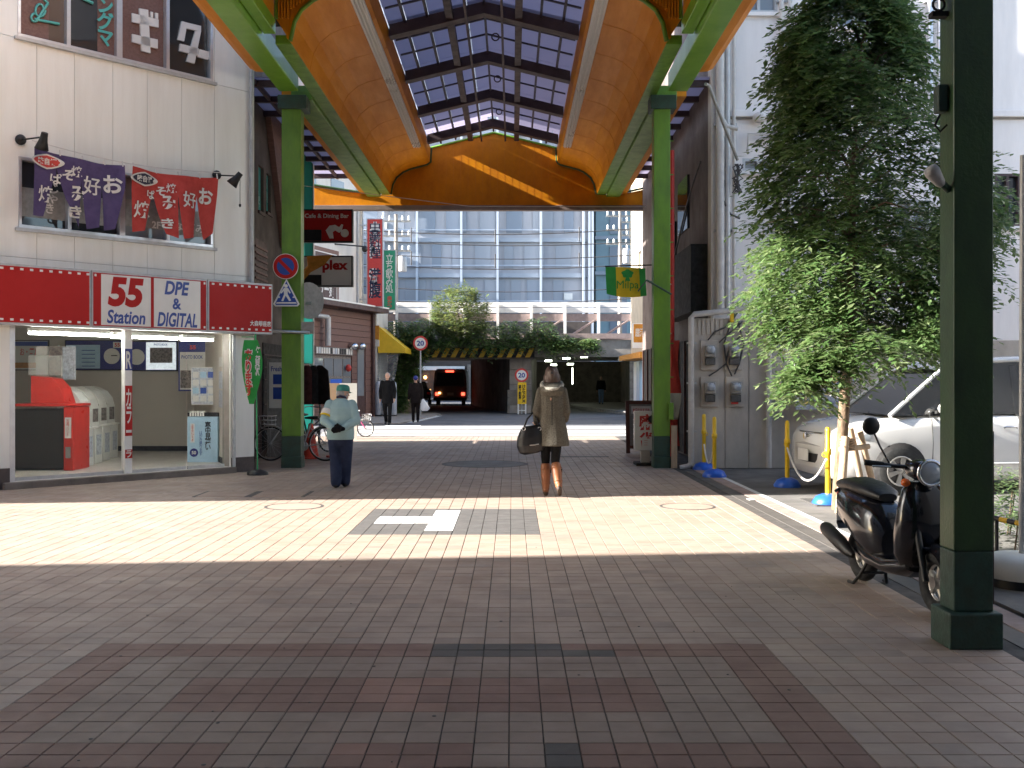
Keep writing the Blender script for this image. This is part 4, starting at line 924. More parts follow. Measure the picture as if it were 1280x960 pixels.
vsign(479, 312, 495, 388, 43.5, M('sign_green', (.03, .30, .16), .35), 'narrow green sign with white Japanese lettering behind the red one', [('立ち飲み処', 482, 491.5, 317, 366, 'cloth_white', .015, .010), ('串かつ', 484, 490, 370, 385, 'poster_red', .02, .010)])
# next lot: shutter front, board, awning, gas bottles
sh = thing('shuttered_shop', 'narrow beige shuttered shop beside the boarded restaurant', 'building', (-6.3, 44.5, 0))
m = MB(); m.box(-12, -5.75, 43.45, 47.4, 0, 5.2); m.build('wall', 'pale_wall', sh)
for k in range(14): m = MB(); m.box(-5.745, -5.72, 43.7, 46.9, .2 + k * .18, .36 + k * .18); m.build('shutter_slat', 'alu_dull', sh)
F = FRONT(43.4); u0, u1, v0, v1 = F.rect(463, 407, 474, 424)
m = MB(); m.fbox(F, u0, u1, v0, v1, -.04, .05); m.build('sign_board', 'banner_orange', sh)
m = MB(); u0, u1, v0, v1 = F.rect(463, 425, 474, 433); m.fbox(F, u0, u1, v0, v1, -.04, .05); m.build('sign_board', 'paper', sh)
aw = thing('shop_awning', 'yellow shop awning with clear plastic side curtain', 'awning', (-5.2, 45, 2.8))
F = LEFTF(-5.7); z0, z1 = 2.75, 3.85
m = MB(); v = [(-5.71, 43.6, z1), (-5.71, 46.9, z1), (-4.55, 46.9, z0 + .15), (-4.55, 43.6, z0 + .15), (-4.55, 46.9, z0 - .05), (-4.55, 43.6, z0 - .05), (-5.71, 43.6, z0 - .05), (-5.71, 46.9, z0 - .05)]
m.add(v, [(0, 3, 2, 1), (3, 5, 4, 2), (0, 6, 5, 3), (1, 2, 4, 7)]); m.build('cover', 'awning_yellow', aw)
m = MB(); m.tube([(-5.7, 43.65, z0), (-4.6, 43.65, z0)], .02); m.tube([(-4.6, 43.65, z0), (-4.6, 46.85, z0)], .02); m.build('rod', 'steel', aw)
m = MB(); rg = []
for k in range(8): rg.append((-5.65 + k * .12, 43.68 + .05 * math.sin(k * 2.2)))
m.add([(x, y, z0 - .05) for x, y in rg] + [(x - .25 * (k / 7), y, 1.2) for k, (x, y) in enumerate(rg)], [(k, k + 1, k + 9, k + 8) for k in range(7)], True); m.build('side_curtain', 'clear_plastic', aw)
gc = None
for k, lab in enumerate(['tall grey gas bottle nearest the restaurant post', 'middle tall grey gas bottle by the shutter', 'tall grey gas bottle nearest the walking man']):
    x = -5.62 + k * .31
    if gc is None:
        gc = thing('gas_bottle', lab, 'gas bottle', (0, 0, 0), 'grey gas bottles beside the restaurant')
        m = MB(); m.lathe((0, 0, .05), [(.13, 0), (.15, .05), (.15, 1.25), (.12, 1.36), (.05, 1.42)], 16); m.build('body', 'gas_grey', gc)
        m = MB(); m.lathe((0, 0, 1.47), [(.03, 0), (.03, .1), (.06, .11), (.06, .14), (0, .15)], 10); m.build('valve', 'steel', gc)
        m = MB(); m.lathe((0, 0, 0), [(.15, 0), (.15, .055)], 16); m.build('foot_ring', 'black', gc); place(gc, (x, 43.1, .03), 0, lab)
    else: dup(gc, (x, 43.1, .03), .5 * k, lab)

# ------------------------------------------------------------------ right building, dark flank, low meter wall
rb = thing('right_building', 'large pale building behind the parking lot and the street tree', 'building', (9, 20, 0))
FRt = FRONT(18.35)
wsR = [FRt.rect(1046, -30, 1092, 33), FRt.rect(925, -40, 972, 16), FRt.rect(1243, 217, 1276, 283), FRt.rect(928, 198, 968, 214), FRt.rect(1120, 250, 1160, 300)]
zl = FRt.px(1000, 143)[1]
zs = [0, 2.2, zl, 9.5, 14]
for a, b in ((3.57, 6.2), (6.206, 9.2), (9.206, 16)):
    for z0, z1 in zip(zs, zs[1:]):
        h = [(max(q[0], a), min(q[1], b), max(q[2], z0), min(q[3], z1)) for q in wsR if q[0] < b and q[1] > a and q[2] < z1 and q[3] > z0]
        for c in wall_cells(FRt, a, b, z0 + .003, z1 - .003, h): m = MB(); m.fbox(FRt, *c, -.03, 0); m.build('wall_panel', 'right_wall' if z1 > 3 else 'right_low', rb)
m = MB()
for c in wall_cells(FRt, 3.58, 16, 0, 14, wsR): m.fbox(FRt, *c, -.25, -.033)
m.build('wall_core', 'joint', rb)
for q in wsR:
    m = MB()
    for a, b, c, d in ((q[0], q[1], q[2], q[2] + .05), (q[0], q[1], q[3] - .05, q[3]), (q[0], q[0] + .05, q[2] + .05, q[3] - .05), (q[1] - .05, q[1], q[2] + .05, q[3] - .05), ((q[0] + q[1]) / 2 - .025, (q[0] + q[1]) / 2 + .025, q[2] + .05, q[3] - .05)): m.fbox(FRt, a, b, c, d, -.13, -.0)
    f = m.build('window_frame', 'brown_steel' if q[0] > 8 else 'alu_dull', rb)
    for a, b in ((q[0] + .05, (q[0] + q[1]) / 2 - .025), ((q[0] + q[1]) / 2 + .025, q[1] - .05)): m = MB(); m.fbox(FRt, a, b, q[2] + .05, q[3] - .05, -.1, -.09); m.build('pane', 'window_pale' if q[0] < 8 else 'window_dark', f)
    m = MB(); m.fbox(FRt, q[0] - .06, q[1] + .06, q[2] - .07, q[2] - .003, -.02, .07); m.build('sill', 'right_wall', f)
m = MB(); m.fbox(FRt, 3.9, 16, zl - .06, zl + .06, .002, .09); m.build('ledge', 'right_wall', rb, bevel=.01)
m = MB(); m.fbox(FRt, 3.9, 16, zl - .09, zl - .063, .002, .04); m.build('ledge_drip', 'joint', rb)
for x, r, c in ((899, .075, 'pipe_pale'), (908, .05, 'alu_dull'), (916, .03, 'pipe_pale'), (1160, .05, 'alu'), (1172, .045, 'alu'), (975, .04, 'pipe_pale'), (985, .03, 'pipe_pale')):
    a = FRt.px(x, 100)[0]; m = MB(); m.tube([FRt.P(a, 2.8 if x < 1000 else 6.5, .1), FRt.P(a, 13.8, .1)], r, 10); m.build('downpipe', c, rb)
    for z in (4.2, 6.1, 8.3):
        if z > 6.5 or x < 1000: m = MB(); m.fbox(FRt, a - r - .03, a + r + .03, z, z + .04, .0, .06); m.build('pipe_clip', 'alu_dull', rb)
P_ = lambda x, y, n=.12: FRt.P(*FRt.px(x, y, n), n)
m = MB(); m.tube([P_(902, 60), P_(900, 120), P_(901, 145), P_(908, 158), P_(922, 161)], .045, 8); m.build('curved_pipe', 'pipe_pale', rb)
m = MB(); m.tube([P_(882, 105, .9), P_(886, 107, .8), P_(922, 200, .2)], .03, 8); m.build('strut', 'meter_grey', rb)
m = MB(); m.ell(P_(949, 147, .15), (.12, .1, .1)); m.build('vent_hood', 'pipe_pale', rb)
m = MB(); m.tube([P_(935, 190), P_(935, 168), P_(990, 168)], .03, 8); m.tube([P_(950, 173), P_(990, 173)], .02, 6); m.build('pipe', 'pipe_pale', rb)
cb = MB()
for k in range(9):
    p = [P_(921 + random.uniform(-3, 5) + 3 * math.sin(k + q * .8), 205 + q * 4.5, .16 + .05 * random.random()) for q in range(9)]
    cb.tube(p, .012, 5)
cb.tube([P_(905, 225), P_(904, 250), P_(913, 268), P_(925, 273)], .02, 6); cb.tube([P_(909, 165, .1), P_(905, 230), P_(900, 330)], .012, 5)
cb.build('cable_bundle', 'cable_dark', rb)
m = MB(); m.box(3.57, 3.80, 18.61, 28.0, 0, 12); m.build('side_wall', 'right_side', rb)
m = MB(); m.box(3.56, 3.60, 18.3, 18.6, 0, 12); m.build('corner_pilaster', 'right_low', rb)
m = MB(); m.box(3.8, 16, 27.8, 28.0, 0, 12); m.build('rear_wall', 'pale_wall', rb)
m = MB(); m.box(3.57, 16, 18.5, 28, 14.003, 14.2); m.build('roof', 'concrete', rb)
Fs = RIGHTF(3.57)
for x0, x1, y0, y1 in ((850, 862, 232, 285), (822, 846, 300, 330)):
    a, b = Fs.px(x0, y0), Fs.px(x1, y1); m = MB(); m.fbox(Fs, min(a[0], b[0]), max(a[0], b[0]), b[1], a[1], .002, .05); m.build('window', 'window_dark', rb)
m = MB(); a, b = Fs.px(848, 330), Fs.px(884, 390); m.fbox(Fs, a[0], b[0], b[1], a[1], .002, .3); m.build('recess_shade', 'black_matt', rb)  # black box standing in for the shade of a dark recess
m = MB(); m.fbox(Fs, -27.5, -19.2, .05, 2.35, .002, .04); m.build('shopfront', 'black_matt', rb)
for k in range(10): m = MB(); m.fbox(Fs, -27.4 + k * .82, -27.34 + k * .82, .06, 2.34, .041, .08); m.build('mullion', 'brown_dark', rb)
m = MB(); p = [Vector((3.5, 19 + k * .8, 5.6 - .35 * k + .12 * math.sin(k))) for k in range(9)]; m.tube(p, .018, 6); m.build('cable', 'cable_dark', rb)
lw = thing('meter_wall', 'low stained concrete wall carrying electricity meters and a pale drainpipe', 'wall', (4.2, 18.1, 0))
FM = FRONT(18.0); x0, x1 = FM.px(865, 400)[0], FM.px(962, 400)[0]; zt = FM.px(900, 398)[1]
cutsx = [x0, x0 + .58, x0 + 1.0, x1, x1 + 1.6, 9.5]
for k, (a, b) in enumerate(zip(cutsx, cutsx[1:])):
    m = MB(); m.fbox(FM, a + .004, b - .004, 0, zt if b <= x1 + .01 else 2.25, -.3, -.0); m.build('wall_panel', 'right_low', lw, bevel=.01)
m = MB()
for k in range(9): m.fbox(FM, x0 + .02 + k * .078, x0 + .075 + k * .078, zt - .28, zt - .02, .001, .02)
m.build('vent_slot', 'right_low', lw)
m = MB(); q = lambda x, y, n=.09: FM.P(*FM.px(x, y, n), n)
m.tube([q(931, 383), q(926, 387), q(868, 393), q(864, 397), q(864, 578), q(861, 583), q(850, 585)], .052, 10); m.build('drainpipe', 'pipe_pale', lw)
for y in (430, 480, 540): m = MB(); c = FM.px(864, y); m.fbox(FM, c[0] - .08, c[0] + .08, c[1], c[1] + .03, -.01, .1); m.build('pipe_clip', 'alu_dull', lw)
m = MB(); m.tube([q(961, 380), q(961, 585)], .05, 10); m.build('drainpipe', 'pipe_pale', lw)
for pth in ([(885, 425), (893, 415), (905, 410), (917, 398), (920, 380)], [(886, 470), (897, 463), (907, 455), (910, 440), (925, 420)], [(915, 470), (908, 455), (905, 430), (913, 405), (925, 385)], [(918, 468), (924, 455), (930, 430), (922, 400)], [(899, 428), (910, 418), (928, 402)]):
    m = MB(); m.tube([q(x, y, .05) for x, y in pth], .014, 6); m.build('cable', 'cable_dark', lw)
m = MB(); c = FM.px(914, 396); m.fbox(FM, c[0] - .03, c[0] + .03, c[1] - .1, c[1] + .1, .02, .08); m.build('insulator', 'yellow_plastic', lw)
mt = None
for k, (x, y, lab) in enumerate(((886, 443, 'upper left electricity meter on the concrete wall'), (916, 443, 'upper right electricity meter half behind leaves'), (886, 489, 'lower left electricity meter on the concrete wall'), (918, 489, 'lower right electricity meter with red terminals'))):
    p = q(x, y, .0)
    if mt is None:
        mt = thing('electricity_meter', lab, 'meter', (0, 0, 0), 'electricity meters on the concrete wall'); f0 = FRONT(0)
        m = MB(); m.fbox(f0, -.12, .13, -.22, .2, .003, .03); m.build('mounting_board', 'right_low', mt, bevel=.006)
        m = MB(); m.fbox(f0, -.07, .08, -.04, .13, .031, .13); m.build('case', 'meter_grey', mt, bevel=.02)
        m = MB(); m.lathe((.005, -.13, .06), [(.058, 0), (.055, .04), (.03, .055), (0, .056)], 16, (0, -1, 0)); m.build('dial_glass', 'lens', mt)
        m = MB(); m.fbox(f0, -.065, .075, -.15, -.05, .031, .10); m.build('terminal_cover', 'iron', mt, bevel=.01)
        m = MB(); m.fbox(f0, -.04, .05, .08, .11, .131, .134); m.build('plate', 'paper', mt); place(mt, p, 0, lab); mt.scale = (1.25, 1.25, 1.25)
    else: o = dup(mt, p, 0, lab)
    if k == 3: m = MB(); pp = q(918, 498, .06); m.fbox(FRONT(pp.y), pp.x - .06, pp.x + .06, pp.z - .1, pp.z, 0, .03); o2 = m.build('red_terminal', 'poster_red', lw)
sgb = MB(); F = FRONT(17.6); u0, u1, v0, v1 = F.rect(995, 478, 1062, 512); sgb.fbox(F, u0, u1, v0, v1, -.05, 0); t = thing('parking_sign', 'pale sign board on the wall behind the parked minivan', 'sign', ((u0 + u1) / 2, 17.6, v0)); sgb.build('board', 'print_pale', t)
text('契約駐車場 03-3761-2288', F, u0 + .1, u1 - .1, v0 + .08, v0 + .16, .004, 'text_blue', t, .01)
for xx in (u0 + .2, u1 - .2): m = MB(); m.fbox(F, xx, xx + .05, v0 + .05, v1 - .05, -.4, -.051); m.build('stay', 'steel', t)
# yellow lit house beyond the side street
yb = thing('sunlit_house', 'pale yellow sunlit house at the far right corner', 'building', (7, 40, 0))
FY = RIGHTF(5.0); wy = [(-38.3, -37.0, 5.1, 6.6), (-40.6, -39.6, 5.1, 6.6)]
m = MB()
for c in wall_cells(FY, -43, -36, 2.6, 11, wy): m.fbox(FY, *c, -.2, 0)
m.build('wall', 'yellow_wall', yb)
for q_ in wy:
    m = MB(); m.fbox(FY, *q_, -.15, -.1); f = m.build('window', 'window_pale', yb)
    m = MB(); m.fbox(FY, q_[0] - .06, q_[1] + .06, q_[2] - .08, q_[2] - .003, -.05, .06); m.build('sill', 'white_metal', f)
    m = MB(); m.fbox(FY, (q_[0] + q_[1]) / 2 - .03, (q_[0] + q_[1]) / 2 + .03, q_[2], q_[3], -.099, -.05); m.build('mullion', 'alu', f)
m = MB(); m.box(5.2, 14, 36, 36.2, 0, 11); m.build('front_wall', 'pale_wall', yb)
m = MB(); m.box(5.0, 14, 36, 43, 11.003, 11.2); m.build('roof', 'concrete', yb)
m = MB(); m.fbox(FY, -43, -36, 2.35, 2.55, -.2, .5); m.build('canopy', 'banner_orange', yb)
for k in range(7): m = MB(); m.fbox(FY, -43 + k + .04, -42 + k - .04, .1, 2.3, -.16, -.1); m.build('shopfront_panel', ['white_metal', 'office_fin', 'print_blue', 'white_metal'][k % 4], yb)
F = FRONT(36.5); u0, u1, v0, v1 = F.rect(791, 404, 815, 435)
t = thing('wall_sign', 'orange and white projecting sign on the sunlit house', 'sign', ((u0 + u1) / 2, 36.5, v0))
m = MB(); m.fbox(F, u0, u1, v0, v1, -.15, 0); m.build('light_box', 'white_metal', t)
m = MB(); m.fbox(F, u0 + .03, u1 - .03, v0 + .2, v1 - .03, .002, .01); m.build('sign_face', 'banner_orange', t)
text('居酒屋', F, u0 + .08, u1 - .08, v0 + .4, v0 + .7, .014, 'cloth_white', t, .02)
# ------------------------------------------------------------------ buildings outside the frame that shade the street
nl = thing('shade_building', 'tall building on the near left, just outside the frame', 'building', (-14, -2, 0))
m = MB(); m.box(-20, -8.6, -19, 7.0, 0, 13); m.build('wall', 'pale_wall', nl)
m = MB(); m.box(-9.0, -8.5, 7.01, 7.75, 3.3, 5.0); m.box(-9.3, -8.7, 7.01, 7.55, 5.3, 6.0); m.box(-9.2, -8.62, 7.01, 7.4, 2.2, 2.45); m.box(-9.6, -9.0, 7.01, 7.9, 6.3, 6.45); m.build('sign_and_shadow_boxes', 'sign_white', nl)  # sign known from its shadow; further boxes added to roughen the shadow edge
m = MB(); m.box(-8.59, -8.2, 5.5, 8.1, 2.5, 3.0); m.build('awning', 'banner_orange', nl)
for k in range(5):
    for j in range(3): m = MB(); m.box(-8.6, -8.55, -14 + k * 4, -12 + k * 4, 4 + j * 3, 5.6 + j * 3); m.build('window', 'window_dark', nl)
nr = thing('shade_building', 'tall building on the near right, just outside the frame', 'building', (14, -3, 0))
m = MB(); m.box(4.5, 20, -19, 4.2, 0, 8); m.build('wall', 'pale_wall', nr)
for k in range(5):
    for j in range(3): m = MB(); m.box(4.45, 4.5, -14 + k * 3.4, -12 + k * 3.4, 1.2 + j * 2.3, 2.6 + j * 2.3); m.build('window', 'window_dark', nr)
bk = thing('shade_building', 'building across the street behind the viewer', 'building', (0, -22, 0))
m = MB(); m.box(-20, 20, -26, -20, 0, 14); m.build('wall', 'pale_wall', bk)
for k in range(9):
    for j in range(3): m = MB(); m.box(-18 + k * 4, -16 + k * 4, -20.01, -19.95, 3 + j * 3.4, 5 + j * 3.4); m.build('window', 'window_dark', bk)
pr_ = MB(); pr_.box(16.01, 17, 4.3, 28, 0, 6); tag(pr_.build('boundary_building', 'pale_wall'), 'plain building closing the parking lot on the far right', 'building')
# ------------------------------------------------------------------ railway bridge, underpasses, what lies beyond
br = thing('railway_bridge', 'low railway bridge with stained girders over the road', 'bridge', (0, 52, 0))
F = FRONT(47.4)
m = MB(); m.box(-14, 12, 47.4, 60, 2.75, 3.35); m.build('deck', 'concrete_dark', br)
zb = F.px(700, 449)[1]; zt = F.px(700, 428)[1]
m = MB(); m.box(F.px(530, 0)[0] - 6, F.px(668, 0)[0], 47.1, 47.38, zb, zt + .15); m.build('girder', 'stone_dark', br)
m = MB(); m.box(F.px(668, 0)[0] + .01, 12, 47.15, 47.39, zb + .1, zt + .12); m.build('girder', 'concrete', br)
m = MB(); m.box(F.px(668, 0)[0] - .5, 12, 47.05, 47.3, zt + .16, zt + .4); m.build('ledge', 'rail_rose', br)
F2b = FRONT(46.9)
ua, ub = F2b.px(528, 0)[0], F2b.px(668, 0)[0]; v0, v1 = F2b.px(600, 447)[1], F2b.px(600, 435)[1]
m = MB(); m.box(ua, ub, 46.9, 47.09, v0, v1); hb = m.build('height_bar', 'black_matt', br)
k = 12
for i in range(k):
    a = ua + (ub - ua) * i / k; wd = (ub - ua) / k * .52; sl = .22
    m = MB(); m.fpoly(F2b, [(a, v0 + .01), (a + wd, v0 + .01), (min(a + wd + sl, ub), v1 - .01), (a + sl, v1 - .01)], .001, .006); m.build('hazard_stripe', 'hazard_yellow', hb)
# fence of rails, posts and braces
zr = lambda y: FRONT(47.6).px(700, y)[1]
for y, hgt, mt in ((381, .22, 'rail_white'), (388, .22, 'rail_white'), (397, .34, 'rail_rose'), (427, .3, 'rail_rose')):
    m = MB(); z = zr(y); m.box(-14, 12, 47.5, 47.62, z - hgt / 2, z + hgt / 2); m.build('rail', mt, br)
for i in range(17):
    x = -13.2 + i * 1.56; m = MB(); m.box(x, x + .12, 47.4, 47.49, zr(432), zr(380)); m.build('fence_post', 'rail_white', br)
    m = MB(); m.tube([(x + .1, 47.55, zr(424)), (x + 1.45, 47.55, zr(400))] if i > 8 else [(x + .1, 47.55, zr(400)), (x + 1.45, 47.55, zr(424))], .06, 6, smooth=False); m.build('brace', 'rail_rose', br)
# walls of the two openings
def wall_blocks(p0, p1, z1, mat, par, nm, rows, flip=1, thick=.5):
    a, b = Vector((*p0, 0)), Vector((*p1, 0)); Fw = Frame(a, b - a); L = (b - a).length
    for r in range(rows):
        z0 = z1 * r / rows; zz = z1 * (r + 1) / rows; u = 0; off_ = (r % 2) * .5
        while u < L:
            w_ = min(L, u + random.uniform(.8, 1.2) - (off_ if u == 0 else 0)); m = MB(); m.fbox(Fw, u + .012, w_ - .012, z0 + .01, zz - .01, -thick if flip > 0 else 0, (0 if flip > 0 else thick) + random.uniform(-.02, .02)); m.build(nm, mat, par); u = w_
pier = thing('bridge_pier', 'stone pier between the two road openings under the bridge', 'pier', (.6, 50, 0))
m = MB(); m.fpoly(Z, [(.06, 47.5), (.9, 47.5), (1.5, 62), (-2.5, 62)], 0, 2.74); m.build('core', 'concrete_dark', pier)
wall_blocks((-.22, 47.44), (.93, 47.44), 1.1, 'stone', pier, 'stone_block', 3, 1, .3)
wall_blocks((-.12, 47.47), (.9, 47.47), 2.7, 'concrete', pier, 'concrete_block', 4, 1, .2)
ab = thing('bridge_abutment', 'ivy covered left abutment of the railway bridge', 'abutment', (-6, 50, 0))
m = MB(); m.fpoly(Z, [(-14, 47.45), (-4.35, 47.45), (-7.2, 62), (-14, 62)], 0, 2.74); m.build('core', 'stone_dark', ab)
ar = thing('bridge_abutment', 'stone block right abutment of the railway bridge', 'abutment', (6, 50, 0))
m = MB(); m.fpoly(Z, [(5.6, 47.45), (12, 47.45), (12, 66), (7, 66), (7, 62)], 0, 2.74); m.build('core', 'concrete_dark', ar)
wall_blocks((5.45, 47.4), (6.8, 47.4), 2.7, 'stone', ar, 'stone_block', 7, 1, .3)
bw = thing('underpass_wall', 'dark stone block wall at the back of the right underpass', 'wall', (4.5, 66, 0))
m = MB(); m.box(1.4, 9, 66.3, 66.6, 0, 2.74); m.build('core', 'concrete_dark', bw)
wall_blocks((2.6, 66.2), (8.0, 66.2), 2.7, 'stone_dark', bw, 'stone_block', 7, 1, .3)
m = MB(); m.box(-14, 12, 60.01, 67, 2.8, 3.3); m.build('deck', 'concrete_dark', br)
for i, (x, y, Y) in enumerate(((685.5, 451, 52), (708, 448, 50.5), (730, 446, 49.5), (692, 456, 58), (713, 455, 57))):
    p = W3(x, y, Y); t = thing('underpass_lamp', ['greenish lit lamp at the left of the underpass ceiling', 'greenish lit lamp in the middle of the underpass ceiling', 'greenish lit lamp at the right of the underpass ceiling', 'dim green lamp deep in the underpass at left', 'dim green lamp deep in the underpass at right'][i], 'lamp', tuple(p), 'green lamps under the bridge')
    m = MB(); m.box(p.x - .17, p.x + .17, p.y - .05, p.y + .05, p.z - .04, p.z + .03); m.build('diffuser', 'green_lamp', t)
    m = MB(); m.box(p.x - .2, p.x + .2, p.y - .08, p.y + .08, p.z + .031, 2.75); m.build('housing', 'meter_grey', t)
m = MB(); p = W3(715.5, 480, 62); m.box(p.x - .018, p.x + .018, 61.95, 62, 1.3, 2.3); tag(m.build('light_strip', 'green_lamp'), 'thin bright upright light strip in the right underpass', 'lamp')
m = MB(); p = W3(775, 452, 47.3); m.lathe(p, [(.0, 0), (.09, .02), (.09, .22), (.0, .24)], 10, (0, 0, 1)); m.tube([p + Vector((0, 0, .24)), p + Vector((0, .1, .5))], .02); tag(m.build('wall_lamp', 'white_plastic'), 'white lamp on the right end of the bridge girder', 'lamp')
# restaurant beyond the left opening
fb = thing('lit_restaurant', 'restaurant with warm lights seen through the left underpass', 'building', (-5, 78, 0))
m = MB(); m.box(-16, 6, 78.2, 80, 0, 6); m.build('wall', 'dark_wall', fb)
m = MB(); m.box(-8.2, -3.6, 78.0, 78.19, 2.3, 2.6); m.build('lintel', 'white_metal', fb)
for x in (-8.2, -3.8): m = MB(); m.box(x, x + .2, 78.0, 78.18, 0, 2.29); m.build('jamb', 'white_metal', fb)
for x, z in ((-7.6, 2.0), (-6.6, 1.75), (-5.7, 1.95), (-5.0, 1.7)): m = MB(); m.ell((x, 77.9, z), (.13, .13, .13)); m.build('lantern', 'warm_lamp', fb)
m = MB(); m.box(-7.9, -3.9, 78.1, 78.16, .2, 1.3); m.build('window', 'window_brown', fb)
m = MB(); m.box(-3.4, 5, 77.6, 78.1, 0, 2.74); m.build('wing', 'concrete_dark', fb)

# office block and neighbour far behind
of = thing('office_building', 'large glazed office block behind the railway, haze put into its pale blue colours', 'building', (-3, 90, 0))
FO = FRONT(85.0); x0, x1 = FO.px(440, 0)[0], FO.px(741, 0)[0]
m = MB(); m.box(x0, x1, 85.2, 100, 0, 34); m.build('wall', 'office_wall', of)
for k in range(12):
    z = 1.2 + k * 2.95; m = MB(); m.box(x0, x1 - .4, 84.9, 85.19, z, z + .34); m.build('balcony_slab', 'office_slab', of)
    m = MB(); m.box(x0, x1 - .4, 84.86, 84.89, z + .95, z + 1.05); m.build('balcony_rail', 'office_fin', of)
    u = x0 + .4
    if z < 3 or z > 24: continue
    while u < x1 - 2.2:
        w_ = random.choice([.8, 1.3, 1.7]); m = MB(); m.box(u, u + w_, 85.1, 85.195, z + .8, z + 2.75); m.build('window', random.choice(['window_blue', 'window_hazed', 'window_hazed']), of)
        if random.random() < .3: m = MB(); m.box(u + w_ + .1, u + w_ + .8, 84.95, 85.19, z + 1.1, z + 1.65); m.build('air_conditioner', 'white_metal', of)
        u += w_ + random.choice([.5, .9, 1.1])
for x in (480, 522, 577, 622, 676, 729, 736, 740):
    u = FO.px(x, 0)[0]; m = MB(); m.box(u - .09, u + .09, 84.3, 84.74, 0, 34); m.build('fin', 'office_fin', of)
tl = thing('teal_building', 'greenish blue building at the right behind the railway', 'building', (9, 92, 0))
m = MB(); m.box(7.4, 22, 90.2, 100, 0, 30); m.build('wall', 'teal_wall', tl)
for k in range(8):
    z = 2 + k * 3.1
    for x in (8.6, 11.2, 13.8): m = MB(); m.box(x, x + 1.5, 90.1, 90.19, z, z + 2); m.build('window', 'window_blue', tl)
    m = MB(); m.box(7.3, 22, 89.9, 90.09, z - .5, z - .2); m.build('balcony_slab', 'office_slab', tl)
lb = MB(); lb.box(-34, -13.5, 70, 90, 0, 14); tag(lb.build('far_building', 'pale_wall'), 'plain pale building far behind on the left', 'building')
# poles and wires of the railway
def pole(x, Y, top, lab, h0=3.4):
    p = W3(x, 300, Y); t = thing('wire_pole', lab, 'pole', (p.x, Y, h0)); zt_ = W3(x, top, Y).z
    m = MB(); m.tube([(p.x, Y, h0), (p.x, Y, zt_)], [.13, .09], 10); m.build('mast', 'concrete', t)
    for k in range(3):
        z = zt_ - .4 - k * .75; m = MB(); m.box(p.x - .75, p.x + .75, Y - .06, Y + .0, z, z + .09); a = m.build('crossarm', 'meter_grey', t)
        for j in range(5):
            xx = p.x - .66 + j * .33; m = MB(); m.lathe((xx, Y - .03, z + .1), [(.05, 0), (.065, .06), (.04, .1), (.065, .15), (.03, .22), (0, .24)], 8); m.build('insulator', 'white_plastic', a)
    m = MB(); m.lathe((p.x + .35, Y - .1, zt_ - 2.9), [(.2, 0), (.22, .1), (.22, .7), (.18, .8), (0, .82)], 12); m.build('transformer', 'alu_dull', t)
    return t
pole(495, 52, 268, 'wire pole with white insulators beside the green vertical sign'); pole(775, 55, 262, 'wire pole with insulators left of the sunlit house'); pole(791, 58, 270, 'second wire pole beside the sunlit house')
for i, y in enumerate((284, 297, 315, 328, 354, 371, 377)):
    Y = 50 + i * .7; m = MB(); a, b = W3(430, y + random.uniform(-3, 3), Y), W3(850, y + random.uniform(-3, 3), Y)
    m.tube([a.lerp(b, s) + Vector((0, 0, -.35 * math.sin(math.pi * s))) for s in [j / 14 for j in range(15)]], .022, 5)
    if i in (0, 2):
        for s in (.2, .45, .7, .85): q = a.lerp(b, s) + Vector((0, 0, -.35 * math.sin(math.pi * s))); m.tube([q + Vector((0, 0, .25)), q + Vector((0, 0, -.45))], .03, 5)
    tag(m.build('overhead_wire', 'cable_dark'), ['topmost', 'second', 'third', 'fourth', 'fifth', 'sixth', 'lowest'][i] + ' dark overhead wire in front of the office block', 'wire', 'overhead wires above the railway')
m = MB(); a, b = W3(380, 225, 22), W3(860, 222, 27); m.tube([Vector((-4.7, 22, 5.75)), Vector((-1, 24, 5.62)), Vector((3.4, 26, 5.95))], .008, 5); tag(m.build('overhead_wire', 'rope_white'), 'thin pale wire crossing under the arcade roof', 'wire')

# ------------------------------------------------------------------ foliage
LF = ['leaf_a', 'leaf_b', 'leaf_c']
def leaf_mesh(points, size, mats=3, weights=(.55, .33, .12), droop=.3):
    """one small folded leaf per (position, direction)"""
    n = len(points); V = np.empty((n * 4, 3)); Fc = np.arange(n * 4).reshape(n, 4)
    for i, (p, d, s) in enumerate(points):
        d = Vector(d); d.normalize(); sd = d.cross(Vector((random.uniform(-.4, .4), random.uniform(-.4, .4), 1))); sd = sd.normalized() if sd.length > 1e-4 else Vector((1, 0, 0))
        L, w_ = s, s * .42; p = Vector(p); md = p + d * L * .5
        V[i * 4] = p; V[i * 4 + 1] = md + sd * w_ * .5; V[i * 4 + 2] = p + d * L + Vector((0, 0, -droop * L * .3)); V[i * 4 + 3] = md - sd * w_ * .5
    mi = rng.choice(mats, n, p=weights); return V, Fc, mi
def leaf_obj(points, name, parent, weights=(.55, .33, .12), LF=LF, **k):
    V, Fc, mi = leaf_mesh(points, 1, weights=weights); mb = MB(); mb.v = [tuple(q) for q in V]; mb.f = [list(map(int, q)) for q in Fc]; mb.s = [False] * len(Fc); mb.m = [int(q) for q in mi]
    return mb.build(name, LF, parent, **k)
